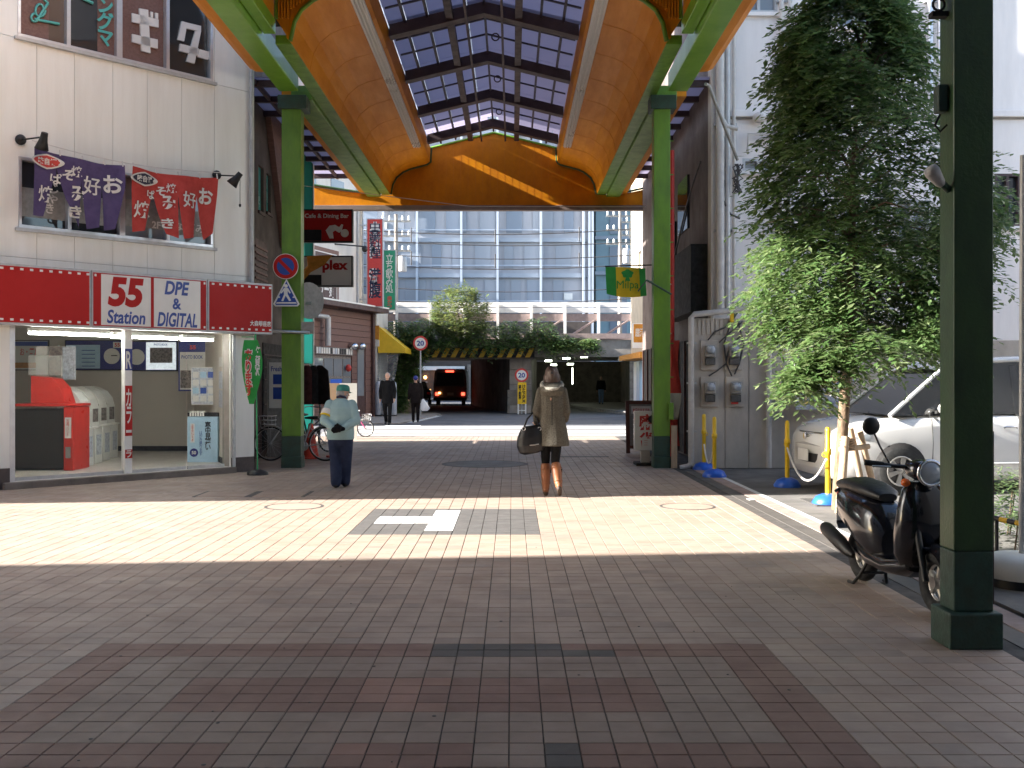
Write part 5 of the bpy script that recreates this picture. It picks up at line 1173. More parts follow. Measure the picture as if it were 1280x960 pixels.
def sprays(centres, nleaf, ls, length, gravity=.35, outward=None):
    pts = []
    for c, out in centres:
        d = Vector(out) + Vector((random.uniform(-.6, .6), random.uniform(-.6, .6), random.uniform(-.3, .5))); d.normalize(); L = length * random.uniform(.6, 1.3); sd = d.cross(Vector((0, 0, 1))); sd = sd.normalized() if sd.length > 1e-3 else Vector((1, 0, 0))
        for j in range(nleaf):
            s = (j + .5) / nleaf; p = Vector(c) + d * L * s + Vector((0, 0, -gravity * L * s * s)); sg_ = 1 if j % 2 else -1
            dd = d * .6 + sd * sg_ * .8 + Vector((random.uniform(-.35, .35), random.uniform(-.35, .35), random.uniform(-.5, .2)))
            pts.append((p, dd, ls * random.uniform(.7, 1.25)))
    return pts
iv = thing('ivy', 'dark green ivy hanging over the bridge girder and left abutment', 'plant', (-3, 47, 0))
cs = []
def env(x): return 436 - 4 * math.sin(x * .07) - 3 * math.sin(x * .19)
for i in range(1500):
    x = random.uniform(488, 745); hi = 401 + 9 * noise.noise(Vector((x * .035, 0, 0))) + (14 if x > 690 else 0) + max(0, (x - 700) * .5) ; lo = env(x) - max(0, x - 680) * .12
    y = random.uniform(hi, lo); cs.append((W3(x, y, random.uniform(46.4, 47.3)), (random.uniform(-.3, .3), -1, -.2)))
for i in range(700):
    y = random.uniform(405, 508); xr = 540 - max(0, y - 425) * .42; x = random.uniform(492, xr); cs.append((W3(x, y, random.uniform(46.6, 47.3)), (random.uniform(-.3, .3), -1, -.3)))
leaf_obj(sprays(cs, 7, .2, .55), 'foliage', iv, (.5, .33, .17), LF=['leaf_a', 'leaf_b', 'leaf_mid'], kind='stuff')
m = MB()
for k in range(9): x = 500 + k * 24; m.tube([W3(x, 436, 47), W3(x + 6, 420, 46.9), W3(x - 4, 408, 47.2)], .03, 5); 
m.build('stem', 'bark', iv)
bs = thing('bush', 'bush growing on top of the bridge fence, sunlight put into its light green leaves', 'bush', (-1.9, 47, 4))
cs = []
for i in range(620):
    a = random.uniform(0, 2 * math.pi); r = math.sqrt(random.random()); x = 576 + 32 * r * math.cos(a) * (1 + .25 * noise.noise(Vector((a, 2, 1)))); y = 396 + 33 * r * math.sin(a)
    cs.append((W3(x, y, 46.9 - 1.3 * math.sqrt(max(0, 1 - r * r)) * random.uniform(.1, 1)), (math.cos(a) * .5, -.7, .5)))
leaf_obj(sprays(cs, 8, .19, .5, .1), 'foliage', bs, (.2, .4, .4), LF=['leaf_b', 'leaf_mid', 'leaf_sunlit'], kind='stuff')
m = MB(); m.tube([W3(575, 432, 47), W3(577, 410, 46.8), W3(572, 390, 46.7)], [.06, .05, .02], 6); m.tube([W3(577, 410, 46.8), W3(590, 392, 46.6)], .03, 5); m.build('stem', 'bark', bs)
# ------------------------------------------------------------------ street tree with stakes
def env_w(z):                                   # crown reach to the left and right of the trunk, by height
    t = [(1.5, -.95, -.7), (1.66, -1.15, -.5), (1.8, -1.2, -.25), (1.86, -1.2, .9), (2.1, -1.25, 1.25), (2.6, -1.35, 1.7), (3.1, -1.35, 1.85), (3.6, -1.2, 1.9), (4.2, -1.1, 1.5), (4.9, -.95, 1.0), (5.5, -.9, .9), (5.9, -.75, .75), (6.1, -.5, .55), (6.3, -.1, .3)]
    for (a, l, r), (b, l2, r2) in zip(t, t[1:]):
        if a <= z <= b: s = (z - a) / (b - a); return l + (l2 - l) * s, r + (r2 - r) * s
    return -.1, .1
TRX, TRY = 3.98, 12.25
tr = thing('street_tree', 'leafy dark evergreen street tree with sunlit lower branches by the scooter', 'tree', (TRX, TRY, 0))
m = MB(); m.tube([(3.92, 12.3, -.02), (3.93, 12.28, .5), (3.97, 12.26, 1.1), (4.0, 12.25, 1.7), (4.06, 12.25, 2.8), (4.1, 12.3, 4.2), (4.2, 12.3, 5.6)], [.085, .07, .066, .062, .05, .032, .012], 10); m.build('trunk', 'bark', tr)
for i in range(46):
    z0 = 1.45 + 4.2 * (i / 46) ** 1.05; a = i * 2.4 + random.uniform(-.4, .4); z1 = z0 + random.uniform(.1, .7); l, r = env_w(min(z1, 6.0)); hw = r if math.cos(a) > 0 else -l; dp = (r - l) / 2 * .85
    k = random.uniform(.6, .9); b = Vector((4.0 + (z0 - 1.3) * .04, 12.26, z0)); e = Vector((4.05 + math.cos(a) * hw * k, 12.3 + math.sin(a) * dp * k, z1 - .25 * k)); md = b.lerp(e, .5) + Vector((0, 0, .16))
    m = MB(); m.tube([b, md, e], [.022, .013, .004], 6); m.build('limb', 'bark', tr)
cs = []
N = 4600
while len(cs) < N:
    z = 1.5 + 4.76 * random.random() ** 1.1; l, r = env_w(z); a = random.uniform(0, 2 * math.pi); q = random.random() ** .42; hw = (r - l) / 2; dp = max(.4, hw * .85)
    p = Vector((4.06 + (l + r) / 2 + math.cos(a) * hw * q, 12.3 + math.sin(a) * dp * q, z))
    if z < 2.3: p.y -= .95 * min(1, (2.3 - z) / .5)
    if random.random() > .45 + 2.2 * (noise.noise(p * 1.3) + .12): continue
    d = Vector((math.cos(a), math.sin(a), -.2)); cs.append((p - d * .25, d))
leaf_obj(sprays(cs, 16, .105, .46, .45), 'crown', tr, (.6, .30, .10), kind='stuff')
stk = thing('tree_stakes', 'pale wooden stakes tied round the foot of the street tree', 'tree stakes', (3.95, 12.1, 0))
for p0, p1, r in ((W3(1049, 640, 12.0), W3(1057, 546, 12.15), .052), (W3(1083, 622, 12.6), W3(1063, 535, 12.4), .04), (W3(1098, 620, 12.7), W3(1075, 540, 12.35), .042)):
    p0.z = -.02; m = MB(); m.tube([p0, p1], [r, r * .92], 10); m.build('stake', 'wood_pale', stk)
m = MB(); m.tube([W3(1050, 562, 12.15), W3(1086, 558, 12.3)], .032, 8); m.build('cross_bar', 'wood_pale', stk)
m = MB()
for k in range(5): m.ring((4.0, 12.23, .72 + k * .03), (0, 0, 1), .085, .012, 14, 5)
m.build('rope_tie', 'cardboard', stk)
# yellow posts with blue feet and a slack rope
yp = None
for k, (x, y, lab) in enumerate(((880, 587, 'yellow post nearest the drainpipe'), (893, 596, 'second yellow post from the drainpipe'), (984, 608, 'yellow post in front of the minivan bonnet'), (1035, 630, 'sunlit yellow post right beside the tree stake'))):
    D = GD(y) ; X_ = (x - 640) / FPX * D
    if yp is None:
        yp = thing('rope_post', lab, 'post', (0, 0, 0), 'yellow rope posts with blue feet')
        m = MB(); m.lathe((0, 0, 0), [(.19, 0), (.195, .03), (.15, .10), (.07, .135), (.0, .137)], 24); m.build('foot', 'blue_plastic', yp)
        m = MB(); m.lathe((0, 0, .12), [(.033, 0), (.033, .5), (.044, .51), (.044, .57), (.033, .58), (.033, .80), (.026, .84), (0, .85)], 14); m.build('pole', 'yellow_plastic', yp)
        m = MB(); m.ring((.045, 0, .62), (0, 1, 0), .025, .007, 10, 5); m.build('eyelet', 'yellow_plastic', yp); place(yp, (X_, D, -.006), 0, lab)
    else: dup(yp, (X_, D, -.006), k, lab)
def rope(p0, p1, sag, lab):
    m = MB(); m.tube([p0.lerp(p1, s) + Vector((0, 0, -sag * 4 * s * (1 - s))) for s in [i / 14 for i in range(15)]], .014, 6); tag(m.build('rope', 'rope_white'), lab, 'rope')
rope(W3(984, 560, 14.85), W3(1033, 574, 12.6), .36, 'slack white rope between the yellow posts before the minivan')
rope(W3(880, 555, 17.7), W3(891, 565, 16.4), .25, 'short slack white rope between the two yellow posts by the wall')

# ------------------------------------------------------------------ parked minivan
cv = thing('minivan', 'silver minivan parked nose to the left behind the tree', 'car', (0, 0, 0))
W = .86
st = [(0.0, .34, .66, .50), (.03, .25, .78, .66), (.10, .21, .86, .77), (.22, .20, .93, .83), (.45, .19, .985, W), (.9, .19, 1.04, W), (1.25, .19, 1.09, W), (1.5, .19, 1.10, W), (2.6, .19, 1.11, W), (3.9, .19, 1.13, W), (4.55, .22, 1.14, W - .02), (4.72, .3, 1.1, .8), (4.76, .4, 1.0, .7)]
rings = []
for x, zb, zt, w_ in st:
    h = zt - zb; half = [(w_ * .9, zb), (w_ * .985, zb + .1 * h), (w_ * 1.0, zb + .35 * h), (w_ * 1.005, zb + .55 * h), (w_ * .985, zb + .8 * h), (w_ * .95, zb + .93 * h), (w_ * .84, zb + .995 * h)]
    rings.append([(x + .10 * (1 - (abs(y) / w_)) * 0, -y, z) for y, z in half] + [(x - (.05 if x < .3 else 0), 0, zt + .025)] + [(x, y, z) for y, z in half[::-1]])
m = MB(); m.loft(rings); m.build('body', 'car_silver', cv)
gp = [(.84, 1.07), (1.62, 1.69), (2.0, 1.80), (3.2, 1.86), (4.45, 1.83), (4.72, 1.12)]
m = MB(); ins = lambda z: W - .05 - (z - 1.07) * .22
m.loft([[(x, -ins(z), z) for x, z in gp], [(x, ins(z), z) for x, z in gp]], True, True, False); m.build('glasshouse', 'car_glass', cv, bevel=.02)
rp = [(1.58, 1.68), (2.0, 1.805), (3.2, 1.87), (4.45, 1.84), (4.56, 1.66)]
m = MB(); m.loft([[(x, y * (ins(z) + .012), z + .012 + .03 * (1 - y * y)) for x, z in rp] for y in (-1, -.6, 0, .6, 1)], False, False, True)
m.build('roof', 'car_silver', cv)
for s in (-1, 1):
    m = MB(); m.tube([(x, s * (ins(z) + .0), z) for x, z in [(.82, 1.07), (1.25, 1.41), (1.62, 1.695), (2.0, 1.805), (3.2, 1.86), (4.47, 1.835), (4.74, 1.12)]], [.03, .028, .03, .036, .04, .045, .055], 8); m.build('roof_pillar', 'car_silver', cv)
    for x0, x1 in ((1.62, 1.68), (2.62, 2.72), (3.72, 3.80)):
        zt = 1.50 if x0 < 2 else 1.76
        m = MB(); m.hexa([(x0, s * (ins(1.08) + .004), 1.08), (x1, s * (ins(1.08) + .004), 1.08), (x1, s * (ins(1.08) - .03), 1.08), (x0, s * (ins(1.08) - .03), 1.08), (x0, s * (ins(zt) + .004), zt), (x1, s * (ins(zt) + .004), zt), (x1, s * (ins(zt) - .03), zt), (x0, s * (ins(zt) - .03), zt)]); m.build('window_pillar', 'car_trim', cv)
    for x in (1.40, 2.66, 3.76): m = MB(); m.tube([(x, s * (W + .001), .36), (x + .01, s * (W + .004), .7), (x, s * (W - .012), 1.0), (x - .02, s * (W - .05), 1.09)], .006, 5); m.build('door_seam', 'car_trim', cv)
    m = MB(); m.tube([(1.3, s * (W + .004), .42), (3.4, s * (W + .004), .42)], .014, 6); m.build('side_moulding', 'car_silver', cv)
    for x in (2.42, 2.86): m = MB(); m.tube([(x, s * (W + .005), .90), (x + .03, s * (W + .03), .915), (x + .16, s * (W + .03), .915), (x + .19, s * (W + .005), .90)], .014, 6); m.build('door_handle', 'chrome', cv)
    m = MB(); m.ell((1.52, s * (W + .12), 1.17), (.09, .12, .085)); m.build('door_mirror', 'car_silver', cv)
    m = MB(); m.box(1.45, 1.6, s * W - .03, s * W + .03, 1.10, 1.14); m.build('mirror_arm', 'car_trim', cv)
    # headlight wraps the corner
    m = MB(); vs = []
    for i in range(7):
        q = i / 6; x = .03 + .50 * q ** 1.5; y = .44 + .42 * (1 - (1 - q) ** 2); vs.append([(x + .01, s * (y + .008), .70 + .04 * q), (x - .012, s * (y + .012), .76 + .03 * q), (x + .06, s * (y - .03), .84 + .05 * q)])
    m.loft(vs, False, False, True); m.loft([[(a, b - s * .05, c) for a, b, c in r_] for r_ in vs], False, False, True); m.build('headlight', 'window_pale', cv)
    for cx_ in (.95, 3.85):
        m = MB(); m.lathe((cx_, s * (W - .04), .335), [(.375, 0), (.375, .049), (.0, .05)], 30, (0, s, 0)); m.build('wheel_arch', 'black_matt', cv)
        wl = MB(); pf = [(.19, 0), (.30, .0), (.325, .03), (.328, .1), (.325, .17), (.30, .195), (.20, .2)]
        wl.lathe((cx_, s * (W - .17), .327), pf, 36, (0, s, 0), caps=False); wl.lathe((cx_, s * (W - .16), .327), [(.2, 0), (0, .01)], 24, (0, s, 0)); ty = wl.build('wheel', 'rubber', cv)
        rm = MB(); rm.ring((cx_, s * (W + .022), .327), (0, s, 0), .195, .014, 30, 6)
        rm.lathe((cx_, s * (W - .05), .327), [(.055, 0), (.06, .05), (.03, .065), (0, .066)], 16, (0, s, 0))
        for q in range(6):
            a = q * math.pi / 3 + .3; d = Vector((math.cos(a), 0, math.sin(a))); t_ = Vector((-math.sin(a), 0, math.cos(a))); c0_ = Vector((cx_, s * (W + .0), .327))
            rm.hexa([c0_ + d * .04 - t_ * .028, c0_ + d * .2 - t_ * .042, c0_ + d * .2 + t_ * .042, c0_ + d * .04 + t_ * .028] + [p + Vector((0, s * .022, 0)) for p in (c0_ + d * .04 - t_ * .022, c0_ + d * .2 - t_ * .036, c0_ + d * .2 + t_ * .036, c0_ + d * .04 + t_ * .022)])
        rm.build('rim', 'rim_silver', ty)
m = MB()
for k in range(5): m.tube([(.045, -.40, .70 + k * .028), (-.03, 0, .70 + k * .028), (.045, .40, .70 + k * .028)], .010, 5)
m.build('grille_bar', 'chrome', cv)
m = MB(); m.loft([[(.02 + .06 * (y / .45) ** 2 - .035, y, .68), (.03 + .06 * (y / .45) ** 2 - .035, y, .83)] for y in (-.44, -.22, 0, .22, .44)], False, False, True); m.build('grille', 'car_trim', cv)
m = MB(); m.loft([[(-.018 + .10 * (y / .7) ** 2, y, .40), (-.03 + .10 * (y / .7) ** 2, y, .53)] for y in (-.66, -.33, 0, .33, .66)], False, False, True); m.build('bumper_intake', 'car_trim', cv)
m = MB(); m.box(-.075, -.06, -.17, .17, .42, .585); m.build('number_plate', 'white_metal', cv)
m = MB(); m.lathe((-.035, 0, .765), [(.05, 0), (.05, .012), (0, .013)], 16, (-1, 0, 0), smooth=False); m.build('badge', 'chrome', cv)
m = MB(); m.tube([(1.02, -.55, 1.085), (1.15, .0, 1.13), (1.22, .2, 1.15)], .012, 6); m.tube([(1.0, .1, 1.09), (1.12, .5, 1.12)], .012, 6); m.build('wiper', 'car_trim', cv)
place(cv, (4.2, 14.55, -.005), R(6))

# ------------------------------------------------------------------ scooter
sc = thing('motor_scooter', 'black scooter parked facing the camera beside the nearest green column', 'scooter', (0, 0, 0))
def cyc_wheel(x, z, Rr, r, par, n=5, wd=.09):
    m = MB(); m.ring((x, 0, z), (0, 1, 0), Rr, r, 32, 10); t_ = m.build('wheel', 'rubber', par)
    m = MB(); m.ring((x, 0, z), (0, 1, 0), Rr - r * .85, .014, 28, 6); m.lathe((x, -wd / 2, z), [(.04, 0), (.045, .03), (.045, wd - .03), (.04, wd)], 14, (0, 1, 0))
    for q in range(n):
        a = q * 2 * math.pi / n; m.tube([(x + .03 * math.cos(a), 0, z + .03 * math.sin(a)), (x + (Rr - r) * math.cos(a + .12), 0, z + (Rr - r) * math.sin(a + .12))], [.026, .018], 6)
    m.build('rim', 'rim_silver', t_)
cyc_wheel(0, .215, .165, .05, sc); cyc_wheel(1.16, .215, .165, .05, sc)
def oval(x, z0, z1, w_, n=14, p=.8):
    c, h = (z0 + z1) / 2, (z1 - z0) / 2; o = []
    for i in range(n):
        a = 2 * math.pi * i / n; ca, sa = math.cos(a), math.sin(a); o.append((x, w_ * math.copysign(abs(ca) ** p, ca), c + h * math.copysign(abs(sa) ** p, sa)))
    return o
m = MB(); m.loft([oval(-.34, .56, .64, .04), oval(-.30, .52, .69, .09), oval(-.15, .42, .72, .15), (oval(.05, .36, .72, .18)), oval(.25, .26, .70, .19), oval(.42, .22, .66, .175), oval(.50, .24, .58, .13), oval(.53, .26, .48, .1)]); m.build('rear_cowl', 'scooter_paint', sc)
m = MB(); m.loft([oval(.10, .2, .36, .12), oval(.35, .17, .31, .15), oval(.62, .17, .29, .16), oval(.86, .19, .34, .15), oval(.93, .24, .34, .12)]); m.build('floorboard', 'scooter_paint', sc)
m = MB(); m.loft([oval(-.30, .685, .735, .07), oval(-.26, .68, .77, .11), oval(-.05, .69, .80, .135), oval(.15, .68, .785, .14), oval(.34, .67, .75, .12), oval(.42, .66, .72, .07)]); m.build('seat', 'leather_black', sc)
def slab(z, x0, x1, w_, n=14): return [(x_, y_, z) for x_, y_ in [((x0 + x1) / 2 + (x1 - x0) / 2 * math.copysign(abs(math.cos(2 * math.pi * i / n)) ** .8, math.cos(2 * math.pi * i / n)), w_ * math.copysign(abs(math.sin(2 * math.pi * i / n)) ** .7, math.sin(2 * math.pi * i / n))) for i in range(n)]]
m = MB(); m.loft([slab(.27, .82, .93, .13), slab(.36, .82, 1.0, .18), slab(.5, .84, 1.06, .20), slab(.66, .88, 1.06, .19), slab(.8, .88, 1.02, .15), slab(.86, .88, .98, .10)]); m.build('front_cowl', 'scooter_paint', sc)
m = MB(); rg = []
for i in range(9):
    a = R(5 + i * 19); rg.append([(1.16 + .245 * math.cos(a), y, .215 + .245 * math.sin(a) + (.012 if abs(y) < .05 else -.02)) for y in (-.08, -.045, 0, .045, .08)])
m.loft(rg, False, False, True); m.loft([[(x, y, z - .012) for x, y, z in r_] for r_ in rg], False, False, True); m.build('front_fender', 'scooter_paint', sc)
for s in (-1, 1): m = MB(); m.tube([(1.15, s * .085, .22), (1.03, s * .085, .55)], .024, 8); m.build('fork', 'black', sc)
m = MB(); m.tube([(1.0, 0, .5), (.93, 0, .95)], .028, 8); m.tube([(.86, -.36, .985), (.90, -.2, .965), (.93, 0, .95), (.90, .2, .965), (.86, .36, .985)], .014, 8); hb = m.build('handlebar', 'black', sc)
for s in (-1, 1):
    m = MB(); m.tube([(.855, s * .37, .986), (.885, s * .25, .972)], .020, 8); m.build('grip', 'rubber', hb)
    m = MB(); m.tube([(.91, s * .34, .965), (.93, s * .22, .96)], .007, 6); m.build('brake_lever', 'steel', hb)
    m = MB(); m.tube([(.88, s * .2, .97), (.87, s * .27, 1.1), (.86, s * .31, 1.20)], .007, 6); mm_ = m.build('mirror', 'black', sc)
    m = MB(); m.lathe((.875, s * .33, 1.235), [(0, -.014), (.05, -.01), (.062, .004), (.06, .014), (0, .016)], 20, (-1, 0, .08)); m.build('mirror_glass', 'black', mm_)
    m = MB(); m.ell((1.0, s * .15, .86), (.035, .03, .028)); m.build('indicator', 'amber', sc)
m = MB(); m.loft([oval(.86, .90, .99, .09), oval(.93, .875, 1.01, .12), oval(1.0, .86, 1.0, .10), oval(1.02, .87, .98, .08)]); m.build('handlebar_cowl', 'scooter_paint', sc)
m = MB(); m.ring((1.05, 0, .925), (1, 0, .05), .082, .014, 24, 8); m.lathe((.98, 0, .925), [(.04, 0), (.08, .05), (.085, .07)], 20, (1, 0, 0)); hl = m.build('headlight', 'chrome', sc)
m = MB(); m.lathe((1.04, 0, .925), [(.08, 0), (.07, .02), (.04, .034), (0, .04)], 20, (1, 0, 0)); m.build('lens', 'lens', hl)
m = MB(); m.tube([(-.34, -.165, .37), (-.30, -.165, .36), (-.05, -.16, .29), (.08, -.15, .24), (.14, -.14, .22)], [.045, .055, .055, .042, .02], 14); mf = m.build('muffler', 'black', sc)
m = MB(); m.tube([(-.345, -.165, .372), (-.39, -.165, .385)], .018, 8); m.build('tailpipe', 'steel', mf)
m = MB(); m.box(-.10, .25, .07, .13, .17, .33); m.build('engine_case', 'black', sc, bevel=.03)
m = MB(); m.box(-.38, -.34, -.06, .06, .60, .66); m.build('tail_lamp', 'lens_red', sc, bevel=.012)
m = MB(); m.box(-.375, -.365, -.06, .06, .42, .53); m.build('number_plate', 'white_metal', sc)
m = MB(); m.loft([[(-.36, -.05, .56), (-.36, .05, .56)], [(-.37, -.06, .40), (-.37, .06, .40)], [(-.33, -.06, .36), (-.33, .06, .36)]], False, False, False); m.build('mudguard', 'black', sc)
m = MB(); m.tube([(.22, -.06, .2), (.17, -.10, .08), (.12, -.13, .012), (.05, -.14, .012)], .013, 6); m.tube([(.22, .06, .2), (.17, .10, .08), (.12, .13, .012), (.05, .14, .012)], .013, 6); m.tube([(.19, -.09, .1), (.19, .09, .1)], .011, 6); m.build('stand', 'black', sc)
m = MB(); m.tube([(-.32, -.09, .66), (-.36, 0, .70), (-.32, .09, .66), (-.1, .12, .71)], .012, 6); m.build('grab_rail', 'black', sc)
place(sc, (2.71, 7.90, 0), R(-85))

# ------------------------------------------------------------------ bicycles, cones, clutter on the left
def bicycle(name, lab, frame_mat, scale=1.0):
    b = thing(name, lab, 'bicycle', (0, 0, 0)); k = scale
    for x in (0, 1.06 * k):
        m = MB(); m.ring((x, 0, .33 * k), (0, 1, 0), .315 * k, .017, 36, 7); t_ = m.build('wheel', 'rubber', b)
        m = MB(); m.ring((x, 0, .33 * k), (0, 1, 0), .295 * k, .009, 32, 5); m.lathe((x, -.04, .33 * k), [(.02, 0), (.02, .08)], 8, (0, 1, 0)); m.build('rim', 'steel', t_)
        m = MB()
        for q in range(16): a = q * math.pi / 8; m.tube([(x, .02 * (-1) ** q, .33 * k), (x + .295 * k * math.cos(a), 0, .33 * k + .295 * k * math.sin(a))], .0022, 3)
        m.build('spoke', 'steel', t_)
        m = MB(); m.tube([(x + .345 * k * math.cos(R(q)), 0, .33 * k + .345 * k * math.sin(R(q))) for q in range(20 if x == 0 else 60, 200 if x == 0 else 175, 15)], .016, 6); m.build('fender', 'steel', b)
    B = Vector((.43 * k, 0, .28 * k)); S0 = Vector((.28 * k, 0, .72 * k)); H0 = Vector((.86 * k, 0, .62 * k)); H1 = Vector((.82 * k, 0, .86 * k))
    m = MB(); m.tube([B, S0], .017, 8); m.tube([B, B + Vector((.2 * k, 0, .05 * k)), H0], .021, 8); m.tube([B + Vector((-.06 * k, 0, .2 * k)), H0 + Vector((-.06 * k, 0, .08 * k))], .014, 8); m.tube([H0, H1], .018, 8)
    for s in (-1, 1): m.tube([B, (0, s * .05, .33 * k)], .01, 6); m.tube([S0 - Vector((0, 0, .1 * k)), (0, s * .05, .33 * k)], .008, 6); m.tube([H0, (1.06 * k, s * .05, .33 * k)], .011, 6)
    m.build('frame', frame_mat, b)
    m = MB(); m.tube([H1, H1 + Vector((-.02, 0, .1 * k))], .012, 6); m.tube([(.62 * k, -.26, .97 * k), (.74 * k, -.25, .99 * k), (.82 * k, 0, .96 * k), (.74 * k, .25, .99 * k), (.62 * k, .26, .97 * k)], .011, 6); m.build('handlebar', 'steel', b)
    m = MB(); m.loft([oval(.12 * k, .81 * k, .86 * k, .09), oval(.2 * k, .79 * k, .865 * k, .10), oval(.34 * k, .80 * k, .85 * k, .04), oval(.4 * k, .81 * k, .84 * k, .02)]); m.tube([S0, (.26 * k, 0, .80 * k)], .012, 6); m.build('saddle', 'leather_black', b)
    m = MB()
    for z in (.62, .70, .78, .86):
        y_ = .11 + (z - .62) * .15; x0_, x1_ = .98 * k, (1.2 + (z - .62) * .2) * k; m.tube([(x0_, -y_, z * k), (x1_, -y_, z * k), (x1_, y_, z * k), (x0_, y_, z * k), (x0_, -y_, z * k)], .006, 5)
    for q in range(8): m.tube([((1.0 + q % 4 * .07) * k, (-1 if q < 4 else 1) * .11, .62 * k), ((1.0 + q % 4 * .08) * k, (-1 if q < 4 else 1) * .146, .86 * k)], .004, 4)
    m.build('basket', 'steel', b)
    m = MB(); m.tube([(-.25 * k, -.05, .70 * k), (.2 * k, -.05, .70 * k), (.2 * k, .05, .70 * k), (-.25 * k, .05, .70 * k), (-.25 * k, -.05, .70 * k)], .007, 5); m.tube([(-.15 * k, 0, .70 * k), (0, .05, .35 * k)], .006, 5); m.build('carrier', 'steel', b)
    m = MB(); m.lathe((.43 * k, -.05, .28 * k), [(.09 * k, 0), (.09 * k, .01)], 16, (0, 1, 0)); m.tube([(.43 * k, -.08, .28 * k), (.5 * k, -.08, .14 * k)], .01, 6); m.box(.46 * k, .55 * k, -.16, -.07, .125 * k, .145 * k); m.build('crank', 'steel', b)
    return b
b1 = bicycle('bicycle', 'silver city bicycle parked behind the left green column', 'alu'); place(b1, (-3.57, 19.6, 0), R(178))
b2 = bicycle('bicycle', 'small pink child bicycle standing far beyond the man in the cap', 'pink_paint', .72); place(b2, (-4.75, 28.0, 0), R(-8))
b3 = bicycle('bicycle', 'dark city bicycle parked deeper along the left shopfronts', 'black'); place(b3, (-4.5, 21.2, 0), R(60))
cone = thing('traffic_cone', 'red traffic cone right behind the left green column', 'cone', (0, 0, 0), 'red cones by the bicycles')
m = MB(); m.lathe((0, 0, .04), [(.16, 0), (.045, .64), (.03, .66), (0, .66)], 18); m.build('cone_body', 'cone_red', cone)
m = MB(); m.box(-.19, .19, -.19, .19, 0, .039); m.build('foot', 'cone_red', cone, bevel=.01)
place(cone, (-3.98, 20.25, -.004), .2); dup(cone, (-3.48, 20.5, -.004), .5, 'red traffic cone behind the rear wheel of the silver bicycle')
t = thing('poster_stand', 'upright poster board with blue pictures left of the green column', 'poster board', (-4.7, 20.6, 0))
F = FRONT(20.6); u0, u1, v0, v1 = F.rect(334, 448, 356, 560); v0 = 0
m = MB(); m.fbox(F, u0, u1, v0, v1, -.08, 0); m.build('board', 'meter_grey', t)
m = MB(); m.fbox(F, u0 + .04, u1 - .03, v1 - 1.0, v1 - .08, .002, .008); m.build('sheet', 'paper', t)
for a, b in ((.32, .52), (.58, .82)): m = MB(); m.fbox(F, u0 + .12, u1 - .05, v1 - b, v1 - a, .009, .012); m.build('picture', 'sign_blue', t)
text('Fresh', F, u0 + .08, u1 - .06, v1 - .26, v1 - .16, .011, 'text_blue', t, .02)
t = thing('clothes_rail', 'clothes rail with dark maroon jackets left of the boarded restaurant', 'clothes rail', (-4.7, 24.4, 0))
m = MB(); m.tube([(-4.75, 23.0, 0), (-4.75, 23.0, 1.9), (-4.35, 23.2, 1.9), (-4.35, 23.2, 0)], .018, 6); m.tube([(-4.3, 23.2, 1.4), (-3.95, 23.3, .8)], .03, 6); m.build('rail', 'steel', t)
for k in range(3):
    x = -4.62 + k * .14; m = MB(); m.loft([oval(0, -.06, .06, .02)] + [[(x + a * wd, 23.1 + b * dp + k * .02, z) for a, b in [(math.cos(2 * math.pi * i / 14), math.sin(2 * math.pi * i / 14)) for i in range(14)]] for wd, dp, z in ((.05, .05, 1.88), (.19, .1, 1.76), (.22, .12, 1.4), (.24, .13, 1.0))][0:], ) if False else m.loft([[(x + a * wd, 23.1 + b * dp + k * .02, z) for a, b in [(math.cos(2 * math.pi * i / 14), math.sin(2 * math.pi * i / 14)) for i in range(14)]] for wd, dp, z in ((.24, .13, 1.0), (.22, .12, 1.4), (.19, .1, 1.76), (.05, .05, 1.88))]); m.build('jacket', ['cloth_maroon', 'black_matt', 'coat_brown'][k], t)
t = thing('notice_board', 'pale and cardboard coloured board standing before the restaurant door', 'board', (-4.4, 27, 0))
F = FRONT(27.0); u0, u1, v0, v1 = F.rect(411, 479, 446, 548)
m = MB(); m.fbox(F, u0, u0 + .28, 0, v1, -.05, 0); m.build('board', 'cardboard', t)
m = MB(); m.fbox(F, u0 + .285, u1, 0, v1, -.05, 0); m.build('board', 'paper', t)
m = MB(); m.box(-4.9, -4.5, 21.6, 21.66, 0, .75); tag(m.build('orange_board', 'banner_orange'), 'low orange board leaning behind the bicycle saddle', 'board')
# blue framed menu light
m = MB(); F = FRONT(30); u0, u1, v0, v1 = F.rect(413, 474, 427, 480); m.fbox(F, u0, u1, v0, v1, -.1, 0); t = thing('menu_light', 'small blue lettered sign above the boards by the restaurant', 'sign', (-5.1, 30, 1.4)); m.build('sign_face', 'sign_blue', t)
m = MB(); m.tube([((u0 + u1) / 2, 30, 0), ((u0 + u1) / 2, 29.95, v0)], .02, 6); m.build('post', 'black', t)
